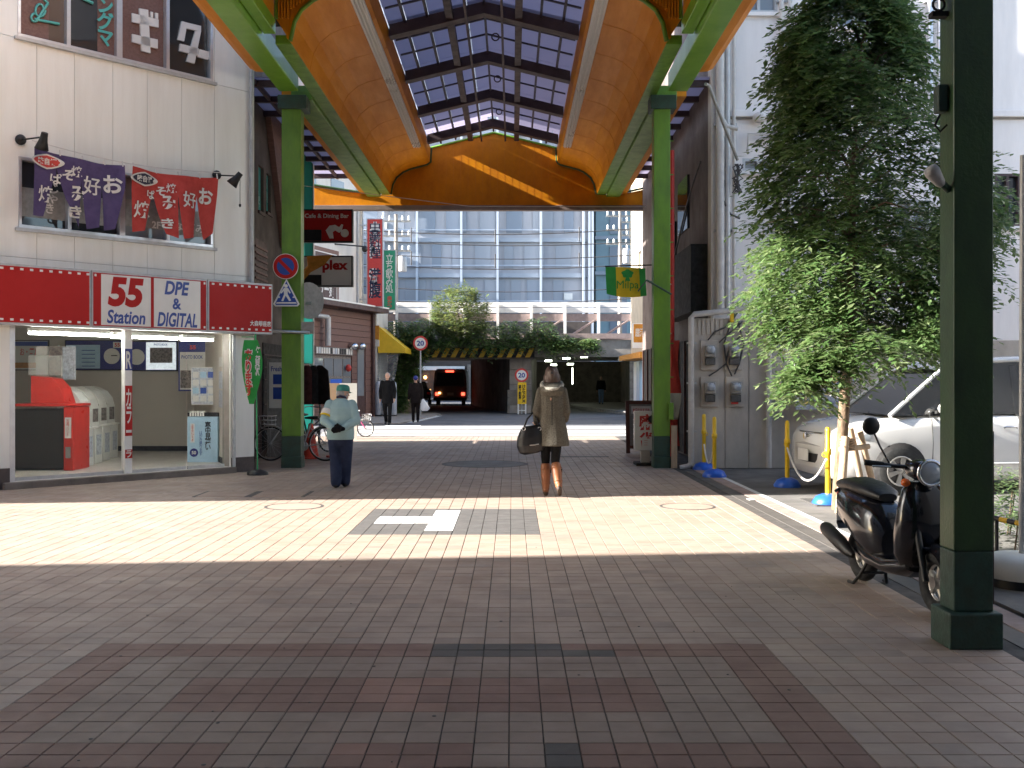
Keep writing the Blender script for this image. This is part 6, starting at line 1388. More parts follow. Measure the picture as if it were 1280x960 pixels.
# green upright banner
t = thing('upright_banner', 'green upright banner with red and white lettering at the shop corner', 'banner', (-4.2, 16.75, 0))
pX = lambda x: (x - 640) / FPX * 16.7
m = MB(); m.tube([(pX(321), 16.75, .02), (pX(319.5), 16.7, 2.3)], .012, 8); m.tube([(pX(320), 16.7, 2.25), (pX(303), 16.65, 2.25)], .008, 6); m.build('pole', M('pole_green', (.05, .42, .16), .35), t)
m = MB(); m.lathe((pX(321), 16.75, -.004), [(.17, 0), (.17, .05), (.05, .09), (0, .09)], 18); m.build('foot', 'black', t)
F = FRONT(16.62); vs = []; nr_ = 10
def boff(u, v): return .05 * math.sin(v * 5 + u * 9)
for j in range(nr_ + 1):
    q = j / nr_; y = 425 + 80 * q; xl = 305 - 3 * math.sin(q * 3) + 6 * q * q; xr = 319 + 9 * math.sin(q * 3.0 + .25) - 1 * q
    for i in range(5): x = xl + (xr - xl) * i / 4; u, v = F.px(x, y); vs.append(F.P(u, v, boff(u, v)))
m = MB(); m.add(vs, [(j * 5 + i, (j + 1) * 5 + i, (j + 1) * 5 + i + 1, j * 5 + i + 1) for j in range(nr_) for i in range(4)], True); m.build('cloth', 'flag_green', t)
text('あります', F, F.px(306, 0)[0], F.px(317, 0)[0], F.px(0, 496)[1], F.px(0, 436)[1], .012, 'cloth_white', t, .10, vertical=True, fn=boff)
text('あります', F, F.px(307, 0)[0], F.px(316, 0)[0], F.px(0, 495)[1], F.px(0, 437)[1], .02, 'poster_red', t, .03, vertical=True, fn=boff)
text('年賀状', F, F.px(319, 0)[0], F.px(325, 0)[0], F.px(0, 470)[1], F.px(0, 432)[1], .012, 'cloth_white', t, .02, vertical=True, fn=boff)

# ------------------------------------------------------------------ road signs on the left column
def disc(F, x, y, r, n0, n1, mat, par, nm, k=32):
    c = F.px(x, y); m = MB(); m.lathe(F.P(*c, n0), [(r, 0), (r, n1 - n0), (0, n1 - n0)], k, F.N, smooth=False); return m.build(nm, mat, par)
F = FRONT(17.92); mpp = 17.92 / FPX
t = thing('round_sign', 'round blue and red no parking sign on the left green column', 'road sign', tuple(F.P(*F.px(357, 348))))
disc(F, 357, 333, 16 * mpp, -.01, .0, 'white_metal', t, 'plate'); disc(F, 357, 333, 15.3 * mpp, .001, .004, 'sign_red', t, 'red_rim'); disc(F, 357, 333, 10.8 * mpp, .005, .008, 'sign_blue', t, 'blue_field')
m = MB(); m.fpoly(F, [F.px(x, y) for x, y in ((346.5, 325.5), (349.5, 322.5), (367.5, 340.5), (364.5, 343.5))][::-1], .009, .012); m.build('red_bar', 'sign_red', t)
t = thing('triangle_sign', 'blue triangular pedestrian crossing sign below the round sign', 'road sign', tuple(F.P(*F.px(358, 383))))
pxpoly(F, [(358, 348.5), (374.5, 380), (372, 383), (344, 383), (341.5, 380)], -.01, 0, 'white_metal', t, 'plate'); pxpoly(F, [(358, 351.5), (372, 379.5), (371, 381.3), (345, 381.3), (344, 379.5)], .001, .004, 'sign_blue', t, 'blue_field')
WM = 'white_metal'
disc(F, 357.5, 357.5, 2.3 * mpp, .005, .008, WM, t, 'walker_head', 14)
pxpoly(F, [(355, 360), (360, 360), (363.5, 366), (362, 367), (359.5, 363.5), (359.5, 367.5), (364, 375.5), (361.5, 376.5), (357, 369.5), (354, 376.5), (351.5, 376), (355, 368), (354.5, 363.5), (352, 367), (350.5, 366)], .005, .008, WM, t, 'walker')
pxpoly(F, [(346, 377.7), (370, 377.7), (371, 379.5), (345, 379.5)], .005, .008, WM, t, 'stripe')
for a, b in ((346.5, 350), (365.5, 369.5)): pxpoly(F, [(a + .6, 370.5), (b, 370.5), (b, 372.3), (a, 372.3)], .005, .008, WM, t, 'stripe')
t = thing('round_sign', 'grey back of a round sign beside the left column', 'road sign', (-3.66, 18.45, 2.7))
m = MB(); m.lathe((-3.66, 18.45, 2.98), [(.33, 0), (.33, .012), (0, .013)], 28, (.75, -.66, 0), smooth=False); m.build('plate', 'meter_grey', t)
m = MB(); m.box(-3.78, -3.6, 18.38, 18.42, 2.9, 2.95); m.build('clamp', 'steel', t)
m = MB(); u0, u1, v0, v1 = F.rect(371, 402, 391.5, 417); m.fbox(FRONT(18.0), -3.70, u1, v0, v1, 0, .02); tag(m.build('sign_plate', 'meter_grey'), 'small grey plate strapped to the left column', 'road sign')
m = MB(); m.tube([(-4.2, 17.98, W3(0, 414, 18).z), (-3.55, 17.98, W3(0, 416, 18).z)], .03, 8); tag(m.build('strap_pipe', 'steel'), 'grey pipe strapped across the left green column', 'pipe')
# speed limit signs by the bridge
for x, y, r, Y, lab in ((525.5, 429, 9.2, 44.5, 'round 20 speed limit sign against the ivy'), (652, 469, 8.6, 46.6, 'round 20 speed limit sign above the yellow board')):
    F = FRONT(Y); k = Y / FPX; t = thing('speed_sign', lab, 'road sign', tuple(W3(x, 508, Y)), 'round speed limit signs at the bridge')
    disc(F, x, y, r * k, -.02, 0, 'poster_red', t, 'plate'); disc(F, x, y, r * k * .74, .002, .01, 'white_metal', t, 'field')
    c = F.px(x, y); text('20', F, c[0] - r * k * .5, c[0] + r * k * .5, c[1] - r * k * .36, c[1] + r * k * .36, .016, 'text_blue', t, .03)
    m = MB(); m.tube([(c[0], Y + .05, 0), (c[0], Y + .05, c[1] + r * k * .8)], .035, 8); m.build('post', 'alu_dull', t)
F = FRONT(46.4); u0, u1, v0, v1 = F.rect(647, 478, 658, 505)
t = thing('warning_board', 'narrow yellow upright warning board at the stone pier', 'sign', ((u0 + u1) / 2, 46.4, 0))
m = MB(); m.fbox(F, u0, u1, v0, v1, -.04, 0); m.build('board', 'yellow_plastic', t)
for x in (u0, u1 - .06): m = MB(); m.fbox(F, x, x + .06, 0, v0, -.04, 0); m.build('leg', 'white_metal', t)
m = MB(); m.fbox(F, u0 + .05, u1 - .05, .15, .19, -.03, -.01); m.build('cross_bar', 'white_metal', t)
text('けた下注意', F, u0 + .2, u1 - .04, v0 + .05, v1 - .1, .004, 'black', t, .03, vertical=True); text('高さ制限', F, u0 + .04, u0 + .17, v0 + .2, v1 - .1, .004, 'black', t, .03, vertical=True)

# ------------------------------------------------------------------ signs and flag at the right column
t = thing('menu_board', 'dark framed menu board behind the white and red sign', 'sign', (2.6, 21.3, 0)); F = FRONT(21.4)
u0, u1, v0, v1 = F.rect(783, 500, 822, 564); v0 = .02
Ft = Frame((0, 21.4, 0), (1, 0, 0), (0, .16, 1))
for a, b, c, d in ((u0, u0 + .08, v0, v1), (u1 - .08, u1, v0, v1), (u0 + .08, u1 - .08, v1 - .08, v1), (u0 + .08, u1 - .08, v0 + .1, v0 + .16)): m = MB(); m.fbox(Ft, a, b, c, d, -.05, 0); m.build('frame_bar', 'teak_frame', t)
m = MB(); m.fbox(Ft, u0 + .081, u1 - .081, v0 + .161, v1 - .081, -.04, -.01); m.build('menu_face', 'meter_grey', t)
m = MB(); m.fbox(Ft, u0 + .12, u1 - .12, v1 - .28, v1 - .12, -.009, -.004); m.build('heading', 'paper', t)
text('本日のおすすめ', Ft, u0 + .15, u1 - .15, v1 - .25, v1 - .16, -.001, 'poster_red', t, .02)
for k in range(5): m = MB(); m.fbox(Ft, u0 + .15, u1 - .2 - .05 * (k % 2), v1 - .42 - k * .1, v1 - .39 - k * .1, -.009, -.004); m.build('line', 'paper', t)
t = thing('mahjong_sign', 'white sign with big red characters left of the far right column', 'sign', (2.35, 18.7, 0)); F = FRONT(18.6)
u0, u1, v0, v1 = F.rect(793, 514, 821, 563)
m = MB(); m.fbox(F, u0, u1, v0, v1, -.14, 0); m.build('light_box', 'sign_white', t, bevel=.012)
vm = (v0 + v1) / 2; text('麻', F, u0 + .07, u1 - .03, vm + .01, v1 - .05, .006, 'poster_red', t, .03); text('雀', F, u0 + .07, u1 - .03, v0 + .05, vm - .02, .006, 'poster_red', t, .03)
m = MB(); m.box((u0 + u1) / 2 - .08, (u0 + u1) / 2 + .08, 18.62, 18.72, .05, v0); m.build('post', 'hazard_yellow' if False else 'right_low', t)
m = MB(); m.box(u0 + .02, u1 + .1, 18.45, 18.95, -.004, .05); m.build('foot', 'black_matt', t, bevel=.01)
m = MB(); c = F.px(815, 524); m.ell(F.P(*c, .1), (.08, .08, .08)); m.tube([F.P(*c, .1), F.P(c[0] + .35, c[1] + .02, .1)], .015, 6); tag(m.build('small_lamp', 'black'), 'small black lamp clipped in front of the white and red sign', 'lamp')
t = thing('red_pole', 'red upright pole with a red and white banner behind the far right column', 'pole', (2.93, 18.8, 0))
m = MB(); m.tube([(2.93, 18.75, .1), (2.93, 18.75, 5.75)], .045, 10); m.build('pole', 'bright_red', t)
for z in (1.2, 2.4, 3.3, 4.4, 5.3): m = MB(); m.tube([(2.8, 18.6, z), (2.93, 18.75, z)], .015, 6); m.build('clamp', 'steel', t)
m = MB(); vs = []
for j in range(13):
    z = .35 + j * .16
    for i in range(4): vs.append((2.90 + i * .05 + .03 * math.sin(j * .8 + i), 18.66 + .04 * math.sin(j * 1.1 + i * 1.7), z))
m.add(vs, [(j * 4 + i, j * 4 + i + 1, (j + 1) * 4 + i + 1, (j + 1) * 4 + i) for j in range(12) for i in range(3)], True); m.build('banner', 'poster_red', t)
m = MB(); vs = [(x, y - .012, z) for x, y, z in vs][12:30]; m.add(vs, [(j * 4 + i, j * 4 + i + 1, (j + 1) * 4 + i + 1, (j + 1) * 4 + i) for j in range(3) for i in range(3)], True); m.build('banner_print', 'cloth_white', t)
t = thing('wood_plank', 'bare wooden plank leaning at the foot of the far right column', 'plank', (2.9, 18.15, 0)); m = MB(); m.box(2.80, 2.90, 17.98, 18.02, 0, .75); m.build('board', 'wood_pale', t)
t = thing('flag', 'green and yellow flag with a round green tree emblem', 'flag', (2.0, 18.3, 3.2)); F = FRONT(18.5)
def foff(u, v): return .05 * math.sin(u * 8 + v * 3)
top = lambda x: 333.5 + (x - 757) * .03; bot = lambda x: 367 + 5 * math.sin((x - 757) / 49 * 2.6)
for xa, xb, mt in ((757, 769.5, 'flag_green'), (769.5, 799, 'flag_yellow'), (799, 807, 'flag_green')):
    vs = []; n_ = 8
    for i in range(n_ + 1):
        x = xa + (xb - xa) * i / n_
        for j in range(6): y = top(x) + (bot(x) - top(x)) * j / 5; u, v = F.px(x + 1.5 * j / 5, y); vs.append(F.P(u, v, foff(u, v)))
    m = MB(); m.add(vs, [(i * 6 + j, i * 6 + j + 1, (i + 1) * 6 + j + 1, (i + 1) * 6 + j) for i in range(n_) for j in range(5)], True); m.build('cloth', mt, t)
m = MB(); c = F.px(784, 342.5)
def fl(pts, n): return [F.P(c[0] + a, c[1] + b, n + foff(c[0] + a, c[1] + b)) for a, b in pts]
pts = [(.105 * math.cos(q) * (1 + .12 * math.sin(q * 5)), .075 * math.sin(q) * (1 + .12 * math.sin(q * 5))) for q in [2 * math.pi * i / 22 for i in range(22)]]
m.add(fl(pts + [(0, 0)], .012), [(i, (i + 1) % 22, 22) for i in range(22)]); m.add(fl([(-.02, -.05), (.02, -.05), (.05, -.13), (-.05, -.13)], .012), [(0, 1, 2, 3)]); m.build('tree_emblem', 'flag_green', t)
text('Milpa', F, F.px(771, 0)[0], F.px(798, 0)[0], F.px(0, 364)[1], F.px(0, 351)[1], .012, 'flag_green', t, .0, fn=foff)
m = MB(); a = F.px(756, 333); b = F.px(822, 331); m.tube([F.P(*a), F.P(*b)], .012, 6); m.build('rod', 'cable_dark', t)
# right edge: shrubs, weighted foot with pole, barrier bar
t = thing('shrub', 'low green shrub behind the nearest column at the right edge', 'shrub', (4.7, 9.6, 0))
cs = []
for i in range(420):
    p = Vector((random.uniform(4.2, 5.7), random.uniform(9.1, 10.4), random.uniform(.02, .62))); cs.append((p, (random.uniform(-1, 1), random.uniform(-1, .4), .6)))
leaf_obj(sprays(cs, 8, .06, .22, .05), 'foliage', t, (.3, .4, .3), kind='stuff'); m = MB()
for i in range(12): x, y = random.uniform(4.3, 5.6), random.uniform(9.2, 10.3); m.tube([(x, y, 0), (x + .05, y, .45)], .008, 5); m.build('stem', 'bark', t); m = MB()
t = thing('weighted_pole', 'grey pole standing in a round white weighted foot at the right edge', 'pole', (3.86, 7.75, 0))
m = MB(); m.lathe((3.86, 7.75, .06), [(.25, 0), (.27, .04), (.26, .13), (.2, .17), (.04, .18)], 26); m.build('foot', 'white_plastic', t)
m = MB(); m.lathe((3.86, 7.75, -.006), [(.24, 0), (.24, .065)], 26); m.build('foot_ring', 'black', t)
m = MB(); m.tube([(3.86, 7.75, .2), (3.87, 7.75, 3.25)], .024, 10); m.build('pole', 'alu_dull', t)
m = MB(); a, b = W3(1240, 647, 8.6), W3(1300, 660, 8.3); 
t = thing('barrier_bar', 'yellow and black barrier bar by the shrub at the right edge', 'barrier', tuple((a + b) / 2))
for k in range(6): m = MB(); m.tube([a.lerp(b, k / 6), a.lerp(b, (k + 1) / 6)], .022, 8); m.build('bar_section', 'hazard_yellow' if k % 2 else 'black', t)
for s in (.1, .9): m = MB(); q = a.lerp(b, s); m.tube([(q.x, q.y, -.006), q], .016, 6); m.build('leg', 'black', t)
m = MB(); m.tube([(3.72, 6.6, .02), (4.0, 6.45, .05)], .02, 6); tag(m.build('red_bar', 'bright_red'), 'red bar end lying on the ground at the right edge', 'bar')

# ------------------------------------------------------------------ vehicles under the bridge
t = thing('minibus', 'dark minibus seen from behind with lit tail lights in the underpass', 'bus', (-3.6, 62, 0)); Y = 61.5; F = FRONT(Y)
x0, x1 = -4.72, -2.72
def bring(y): return [(x0 + .05, y, .35), (x1 - .05, y, .35), (x1, y, .6), (x1, y, 1.2), (x1 - .08, y, 2.05), (x1 - .22, y, 2.22), (x0 + .22, y, 2.22), (x0 + .08, y, 2.05), (x0, y, 1.2), (x0, y, .6)]
m = MB(); m.loft([bring(Y), bring(Y + 5)], True, True, False); m.build('body', 'meter_grey', t, bevel=.05)
m = MB(); m.fpoly(F, [(x0 + .14, 1.2), (x1 - .14, 1.2), (x1 - .24, 2.0), (x0 + .24, 2.0)], .002, .02); m.build('rear_window', 'black', t)
for x in (x0 + .12, x1 - .32): m = MB(); m.fbox(F, x, x + .2, .62, .8, .002, .03); m.build('tail_light', 'tail_light', t)
for x in (x0 + .3, ): m = MB(); m.fbox(F, x, x + .14, .72, .82, .031, .04); m.build('indicator', 'warm_lamp', t)
m = MB(); m.fbox(F, -3.98, -3.5, 2.02, 2.12, .002, .04); m.build('brake_light', 'tail_light', t)
m = MB(); m.fbox(F, x0, x1, .3, .5, .0, .08); m.build('bumper', 'black', t); m = MB(); m.fbox(F, -3.9, -3.5, .62, .8, .002, .02); m.build('number_plate', 'white_metal', t)
for x in (x0 + .12, x1 - .34): m = MB(); m.lathe((x, Y + .9, .33), [(.33, 0), (.33, .22)], 20, (1, 0, 0)); m.build('wheel', 'rubber', t)
m = MB(); m.box(x0 - .2, x0 - .02, Y + 4.6, Y + 4.75, 1.3, 1.75); m.build('mirror', 'black', t)
t = thing('black_car', 'black car waiting left of the minibus under the bridge', 'car', (-5.9, 64, 0)); Y = 64.0
m = MB(); m.loft([[(x, y, z) for x, z in ((-6.8, .3), (-5.1, .3), (-5.05, .6), (-5.12, .95), (-5.4, 1.0), (-6.5, 1.0), (-6.78, .95), (-6.85, .6))] for y in (Y, Y + 4)], True, True, False); m.build('body', 'scooter_paint', t, bevel=.06)
m = MB(); m.loft([[(-6.6, Y + .7, 1.0), (-5.3, Y + .7, 1.0), (-5.5, Y + 1.1, 1.45), (-6.4, Y + 1.1, 1.45)], [(-6.6, Y + 3.4, 1.0), (-5.3, Y + 3.4, 1.0), (-5.5, Y + 2.8, 1.45), (-6.4, Y + 2.8, 1.45)]], True, True, False); m.build('cabin', 'car_glass', t, bevel=.05)
for x in (-6.75, -5.3): m = MB(); m.box(x, x + .2, Y - .03, Y, .65, .8); m.build('tail_light', 'lens_red', t)
for x in (-6.8, -5.3): m = MB(); m.lathe((x, Y + .7, .31), [(.31, 0), (.31, .2)], 18, (1, 0, 0)); m.build('wheel', 'rubber', t)
m = MB(); m.box(-6.7, -5.2, Y - .06, Y - .01, .3, .42); m.build('bumper', 'chrome', t)
# ------------------------------------------------------------------ people (local: facing +Y, x to their right)
def hand(m, w_, d, side, s=1.0, curl=.5):
    """palm and five unequal fingers from wrist w_ along d"""
    w_ = Vector(w_); d = Vector(d).normalized(); sx = Vector(side).normalized(); sx = (sx - d * sx.dot(d)).normalized(); nn = d.cross(sx)
    m.cap(w_, .026 * s, w_ + d * .055 * s, .030 * s); m.cap(w_ + d * .05 * s - sx * .022 * s, .016 * s, w_ + d * .05 * s + sx * .026 * s, .016 * s)
    for i, L in enumerate((.062, .072, .066, .05)):
        b = w_ + d * .075 * s + sx * (.028 - i * .019) * s; k1 = b + d * L * .5 * s + nn * curl * .015 * s; m.cap(b, .0105 * s, k1, .009 * s, 8); m.cap(k1, .009 * s, k1 + (d * .5 + nn * curl).normalized() * L * .55 * s, .0078 * s, 8)
    b = w_ + d * .02 * s + sx * .03 * s; m.cap(b, .013 * s, b + (d * .6 + sx * .6 + nn * .3).normalized() * .05 * s, .0095 * s, 8)
def head(m, c, fwd, s=1.0):
    """skull, jaw, nose and ears into m; returns eye and mouth places"""
    c = Vector(c); f = Vector(fwd).normalized(); r = f.cross(Vector((0, 0, 1))).normalized(); u = r.cross(f)
    Rm = Matrix((r, f, u)).transposed()
    m.ell(c + u * .02 * s, (.074 * s, .093 * s, .10 * s), 20, 14, Rm); m.ell(c + f * .022 * s - u * .055 * s, (.055 * s, .068 * s, .062 * s), 16, 10, Rm)
    m.cap(c + f * .088 * s + u * .005 * s, .011 * s, c + f * .108 * s - u * .028 * s, .015 * s, 8)
    for q in (-1, 1): m.ell(c + r * q * .078 * s - u * .008 * s - f * .005 * s, (.012 * s, .022 * s, .034 * s), 10, 8, Rm)
    return [c + f * .084 * s + r * q * .031 * s + u * .012 * s for q in (-1, 1)], c + f * .086 * s - u * .062 * s, r, f, u
def face(t, e, mo, r, f, u, s=1.0):
    for p in e: m = MB(); m.ell(p, (.012 * s, .008 * s, .008 * s), 8, 6); m.build('eye', 'black', t)
    m = MB(); m.tube([mo - r * .022 * s, mo + f * .004, mo + r * .022 * s], .005 * s, 6); m.build('mouth', 'cloth_maroon', t)
def ering(c, rx, ry, n=18, tilt=0.): return [(c[0] + rx * math.cos(2 * math.pi * i / n), c[1] + ry * math.sin(2 * math.pi * i / n), c[2] + tilt * math.sin(2 * math.pi * i / n)) for i in range(n)]
# the old man in the cap, hands clasped behind his back
p = thing('person', 'old man in pale blue green jacket and teal cap walking away with hands clasped behind', 'person', (0, 0, 0))
SL, SR, EL, ER, WL, WR = (-.155, .05, 1.195), (.155, .05, 1.195), (-.225, -.07, .965), (.235, -.06, .965), (-.085, -.205, .868), (.055, -.205, .858)
hL, hR, kL, kR, aL, aR = (-.085, 0, .74), (.085, 0, .74), (-.075, .03, .41), (.075, .05, .42), (-.06, -.03, .08), (.055, .10, .085)
m = MB(); m.cap((0, .01, .76), .12, (0, .03, 1.12), .13); m.cap((0, .05, 1.2), .05, (0, .085, 1.30), .047)
for S_, E_, W_ in ((SL, EL, WL), (SR, ER, WR)): m.cap(S_, .055, E_, .043); m.cap(E_, .042, W_, .028); m.cap((0, .04, 1.18), .07, S_, .055)
for h_, k_, a_ in ((hL, kL, aL), (hR, kR, aR)): m.cap(h_, .08, k_, .052); m.cap(k_, .05, a_, .034)
e, mo, r_, f_, u_ = head(m, (.02, .115, 1.36), (.75, .62, -.08)); m.build('body', 'skin', p, remesh=.011, smooth=3); face(p, e, mo, r_, f_, u_)
m = MB(); hand(m, WL, (.8, -.25, -.15), (0, .2, 1), 1.15, .6); hand(m, (WR[0] + .01, WR[1] - .02, WR[2]), (-.8, -.3, -.1), (0, .2, 1), 1.2, .7); m.build('gloves', 'coat_black', p, remesh=.008, smooth=1)
m = MB(); m.loft([ering((0, .0, .70), .185, .125), ering((0, 0, .76), .20, .135), ering((0, .005, .9), .195, .145), ering((0, .015, 1.05), .20, .145), ering((0, .03, 1.16), .185, .125), ering((0, .045, 1.235), .13, .095), ering((.0, .06, 1.285), .07, .07)])
for S_, E_, W_ in ((SL, EL, WL), (SR, ER, WR)): m.cap(S_, .076, E_, .066, 14); m.cap(E_, .064, Vector(E_).lerp(Vector(W_), .93), .048, 14)
jk = m.build('jacket', 'jacket_aqua', p, remesh=.012, smooth=4)
m = MB(); m.loft([ering((0, -.002, .695), .188, .128), ering((0, 0, .735), .198, .138)]); m.build('hem_band', 'jacket_aqua', jk)
m = MB(); m.ring((.005, .075, 1.295), (.1, .3, 1), .062, .016, 20, 8); m.build('collar', 'navy', jk)
m = MB(); c = Vector(SL).lerp(Vector(EL), .55); ax = (Vector(EL) - Vector(SL)); m.lathe(c - ax.normalized() * .05, [(.083, 0), (.085, .01), (.083, .10), (.08, .105)], 16, ax, caps=False); m.build('arm_band', 'cloth_white', jk)
m = MB(); m.lathe(c + ax.normalized() * .03, [(.084, 0), (.086, .005), (.085, .03), (.08, .03)], 16, ax, caps=False); m.build('arm_stripe', 'flag_yellow', jk)
m = MB(); m.cap((0, .01, .70), .112, (0, .01, .67), .112)
for h_, k_, a_, ft in ((hL, kL, aL, -1), (hR, kR, aR, 1)): m.cap(h_, .105, k_, .085, 14); m.cap(k_, .084, (a_[0], a_[1] - .01, a_[2] + .0), .078, 14)
m.build('jeans', 'jeans', p, remesh=.012, smooth=4)
for a_ in (aL, aR):
    m = MB(); m.cap((a_[0], a_[1] - .04, .045), .042, (a_[0] * 1.3, a_[1] + .13, .036), .036, 12); m.cap((a_[0], a_[1] - .02, .07), .045, (a_[0], a_[1] + .03, .06), .042, 12); m.build('shoe', 'black', p, remesh=.01, smooth=2)
m = MB(); Rm = Matrix((r_, f_, u_)).transposed(); hc = Vector((.02, .115, 1.36)); m.ell(hc - f_ * .012 - u_ * .01, (.080, .092, .075), 18, 10, Rm); m.build('hair', 'hair_grey', p)
cb_ = MB(); k = 18; ri = []
for hgt, sc_ in ((.028, 1.0), (.07, .99), (.102, .9), (.12, .62), (.126, .2)): ri.append([hc + r_ * .087 * sc_ * math.cos(2 * math.pi * i / k) + f_ * .102 * sc_ * math.sin(2 * math.pi * i / k) + u_ * hgt for i in range(k)])
cb_.loft(ri); cp_ = cb_.build('cap', 'cap_teal', p)
m = MB(); m.loft([[hc + f_ * (.085 + .07 * q) + r_ * .075 * s_ * (1 - .35 * q * q) + u_ * (.032 - .015 * q - .012 * s_ * s_) for s_ in (-1, -.5, 0, .5, 1)] for q in (0, .5, 1)], False, False, True); m.build('peak', 'cap_teal', cp_)
m = MB(); m.tube([e[0] + f_ * .012 - r_ * .03, e[0] + f_ * .014, e[1] + f_ * .014, e[1] + f_ * .012 + r_ * .03, hc + r_ * .082], .004, 5); m.tube([e[0] + f_ * .012 - r_ * .03, hc - r_ * .082], .004, 5); m.build('glasses', 'black', p)
place(p, (-2.47, 14.75, 0), R(3))
# the woman in tweed with boots and a big bag
p = thing('person', 'woman in grey tweed coat and tan boots walking away with a large black bag', 'person', (0, 0, 0))
SL, SR, EL, ER, WL, WR = (-.145, .01, 1.40), (.145, .01, 1.40), (-.205, -.03, 1.135), (.195, -.01, 1.13), (-.205, .14, .97), (.18, .19, 1.0)
hL, hR, kL, kR, aL, aR = (-.085, 0, .88), (.075, 0, .88), (-.085, .05, .47), (.045, -.04, .47), (-.08, .03, .09), (.09, -.19, .15)
m = MB(); m.cap((0, 0, .9), .12, (0, 0, 1.3), .125); m.cap((0, .0, 1.4), .045, (0, .02, 1.52), .043)
for S_, E_, W_ in ((SL, EL, WL), (SR, ER, WR)): m.cap(S_, .048, E_, .038); m.cap(E_, .037, W_, .024); m.cap((0, 0, 1.36), .07, S_, .05)
for h_, k_, a_ in ((hL, kL, aL), (hR, kR, aR)): m.cap(h_, .085, k_, .05); m.cap(k_, .05, a_, .034)
hand(m, WL, (-.1, .6, -.5), (-1, .2, .3), .95, .9); hand(m, WR, (-.2, .7, -.2), (-.4, 0, 1), .95, .7)
e, mo, r_, f_, u_ = head(m, (0, .03, 1.61), (.05, 1, -.05), .98); m.build('body', 'skin', p, remesh=.009, smooth=2); face(p, e, mo, r_, f_, u_)
m = MB(); m.loft([ering((.03, -.01, .67), .205, .17), ering((.028, -.01, .70), .207, .17), ering((.018, -.005, .9), .185, .15), ering((0, 0, 1.08), .158, .13), ering((0, 0, 1.22), .165, .13), ering((0, .0, 1.36), .16, .115), ering((0, .0, 1.43), .13, .09), ering((0, .01, 1.48), .07, .07)])
for S_, E_, W_ in ((SL, EL, WL), (SR, ER, WR)): m.cap(S_, .064, E_, .057, 14); m.cap(E_, .055, Vector(E_).lerp(Vector(W_), .9), .047, 14)
ct = m.build('coat', 'tweed', p, remesh=.012, smooth=3)
m = MB(); m.loft([ering((0, -.075, 1.34), .13, .05), ering((0, -.10, 1.40), .16, .085), ering((0, -.085, 1.46), .155, .10), ering((0, -.05, 1.50), .13, .09), ering((0, -.02, 1.52), .10, .07)]); m.build('hood', 'tweed', ct, remesh=.012, smooth=3)
m = MB(); m.ring((0, -.045, 1.485), (0, -.45, 1), .13, .032, 26, 8); m.build('fur_trim', 'fur_trim', ct)
m = MB(); m.tube([(0, -.172, .95), (0, -.155, 1.12), (0, -.15, 1.3)], .006, 5); m.build('back_seam', 'leggings', ct)
m = MB()
for h_, k_, a_ in ((hL, kL, aL), (hR, kR, aR)): m.cap(h_, .085, k_, .060, 14); m.cap(k_, .058, a_, .048, 14)
m.build('leggings', 'leggings', p, remesh=.012, smooth=3)
def boot(k_, a_, toe, heel, lab_mat='boot_tan'):
    k_, a_ = Vector(k_), Vector(a_); top = k_.lerp(a_, .2); m = MB(); m.cap(top, .068, k_.lerp(a_, .55), .066, 16); m.cap(k_.lerp(a_, .5), .067, a_, .047, 16); toe = Vector(toe); heel = Vector(heel)
    m.cap(a_, .046, heel, .040, 14); m.cap(heel, .038, toe, .034, 14); b = m.build('boot', 'boot_tan', p, remesh=.009, smooth=2)
    dn = Vector((0, (toe.y - heel.y), (toe.z - heel.z))).normalized().cross(Vector((1, 0, 0))); dn = -dn if dn.z > 0 else dn
    m = MB(); m.cap(heel + dn * .03, .036, toe + dn * .026, .03, 12); m.build('sole', 'boot_sole', b, remesh=.009, smooth=1)
    m = MB(); m.cap(heel + dn * .045 - (toe - heel).normalized() * .01, .027, heel + dn * .012, .03, 10); m.build('heel', 'boot_sole', b)
    for q in (.3, .82): c = k_.lerp(a_, q); ax = a_ - k_; m = MB(); m.ring(c, ax, .066 if q < .5 else .052, .008, 18, 6); m.build('strap', 'boot_tan', b)
    m = MB(); c = k_.lerp(a_, .36); m.box(c.x + .06, c.x + .075, c.y - .03, c.y + .03, c.z - .03, c.z + .015); m.build('buckle', 'boot_sole', b)
boot(kL, aL, (-.095, .18, .052), (-.08, .01, .066)); boot(kR, aR, (.10, -.09, .055), (.092, -.235, .155))
m = MB(); m.ell((0, .0, 1.635), (.093, .105, .112), 20, 14); m.ell((0, -.035, 1.56), (.098, .08, .12), 18, 12)
for i in range(15): a = math.pi + math.pi * i / 14; x, y = .095 * math.cos(a), .03 + .10 * math.sin(a); m.cap((x * .9, y * .9, 1.6), .03, (x * 1.12, y * 1.05 - .01, 1.47 - .02 * (i % 3)), .014, 8)
m.cap((0, -.085, 1.66), .045, (0, -.10, 1.58), .03); m.build('hair', 'hair_brown', p, remesh=.008, smooth=1)
m = MB(); m.ell((0, -.118, 1.645), (.022, .012, .03), 10, 8); m.build('hair_clip', 'black', p)
place(p, (.535, 13.72, 0), R(-2))
bgp = (.535, 13.72, 0)
b = thing('handbag', 'large slouchy black bag with two handles hanging from the arm of the woman', 'bag', (.2, 13.7, .57))
def bo(x, y, z): return (bgp[0] + x, bgp[1] + y, z)
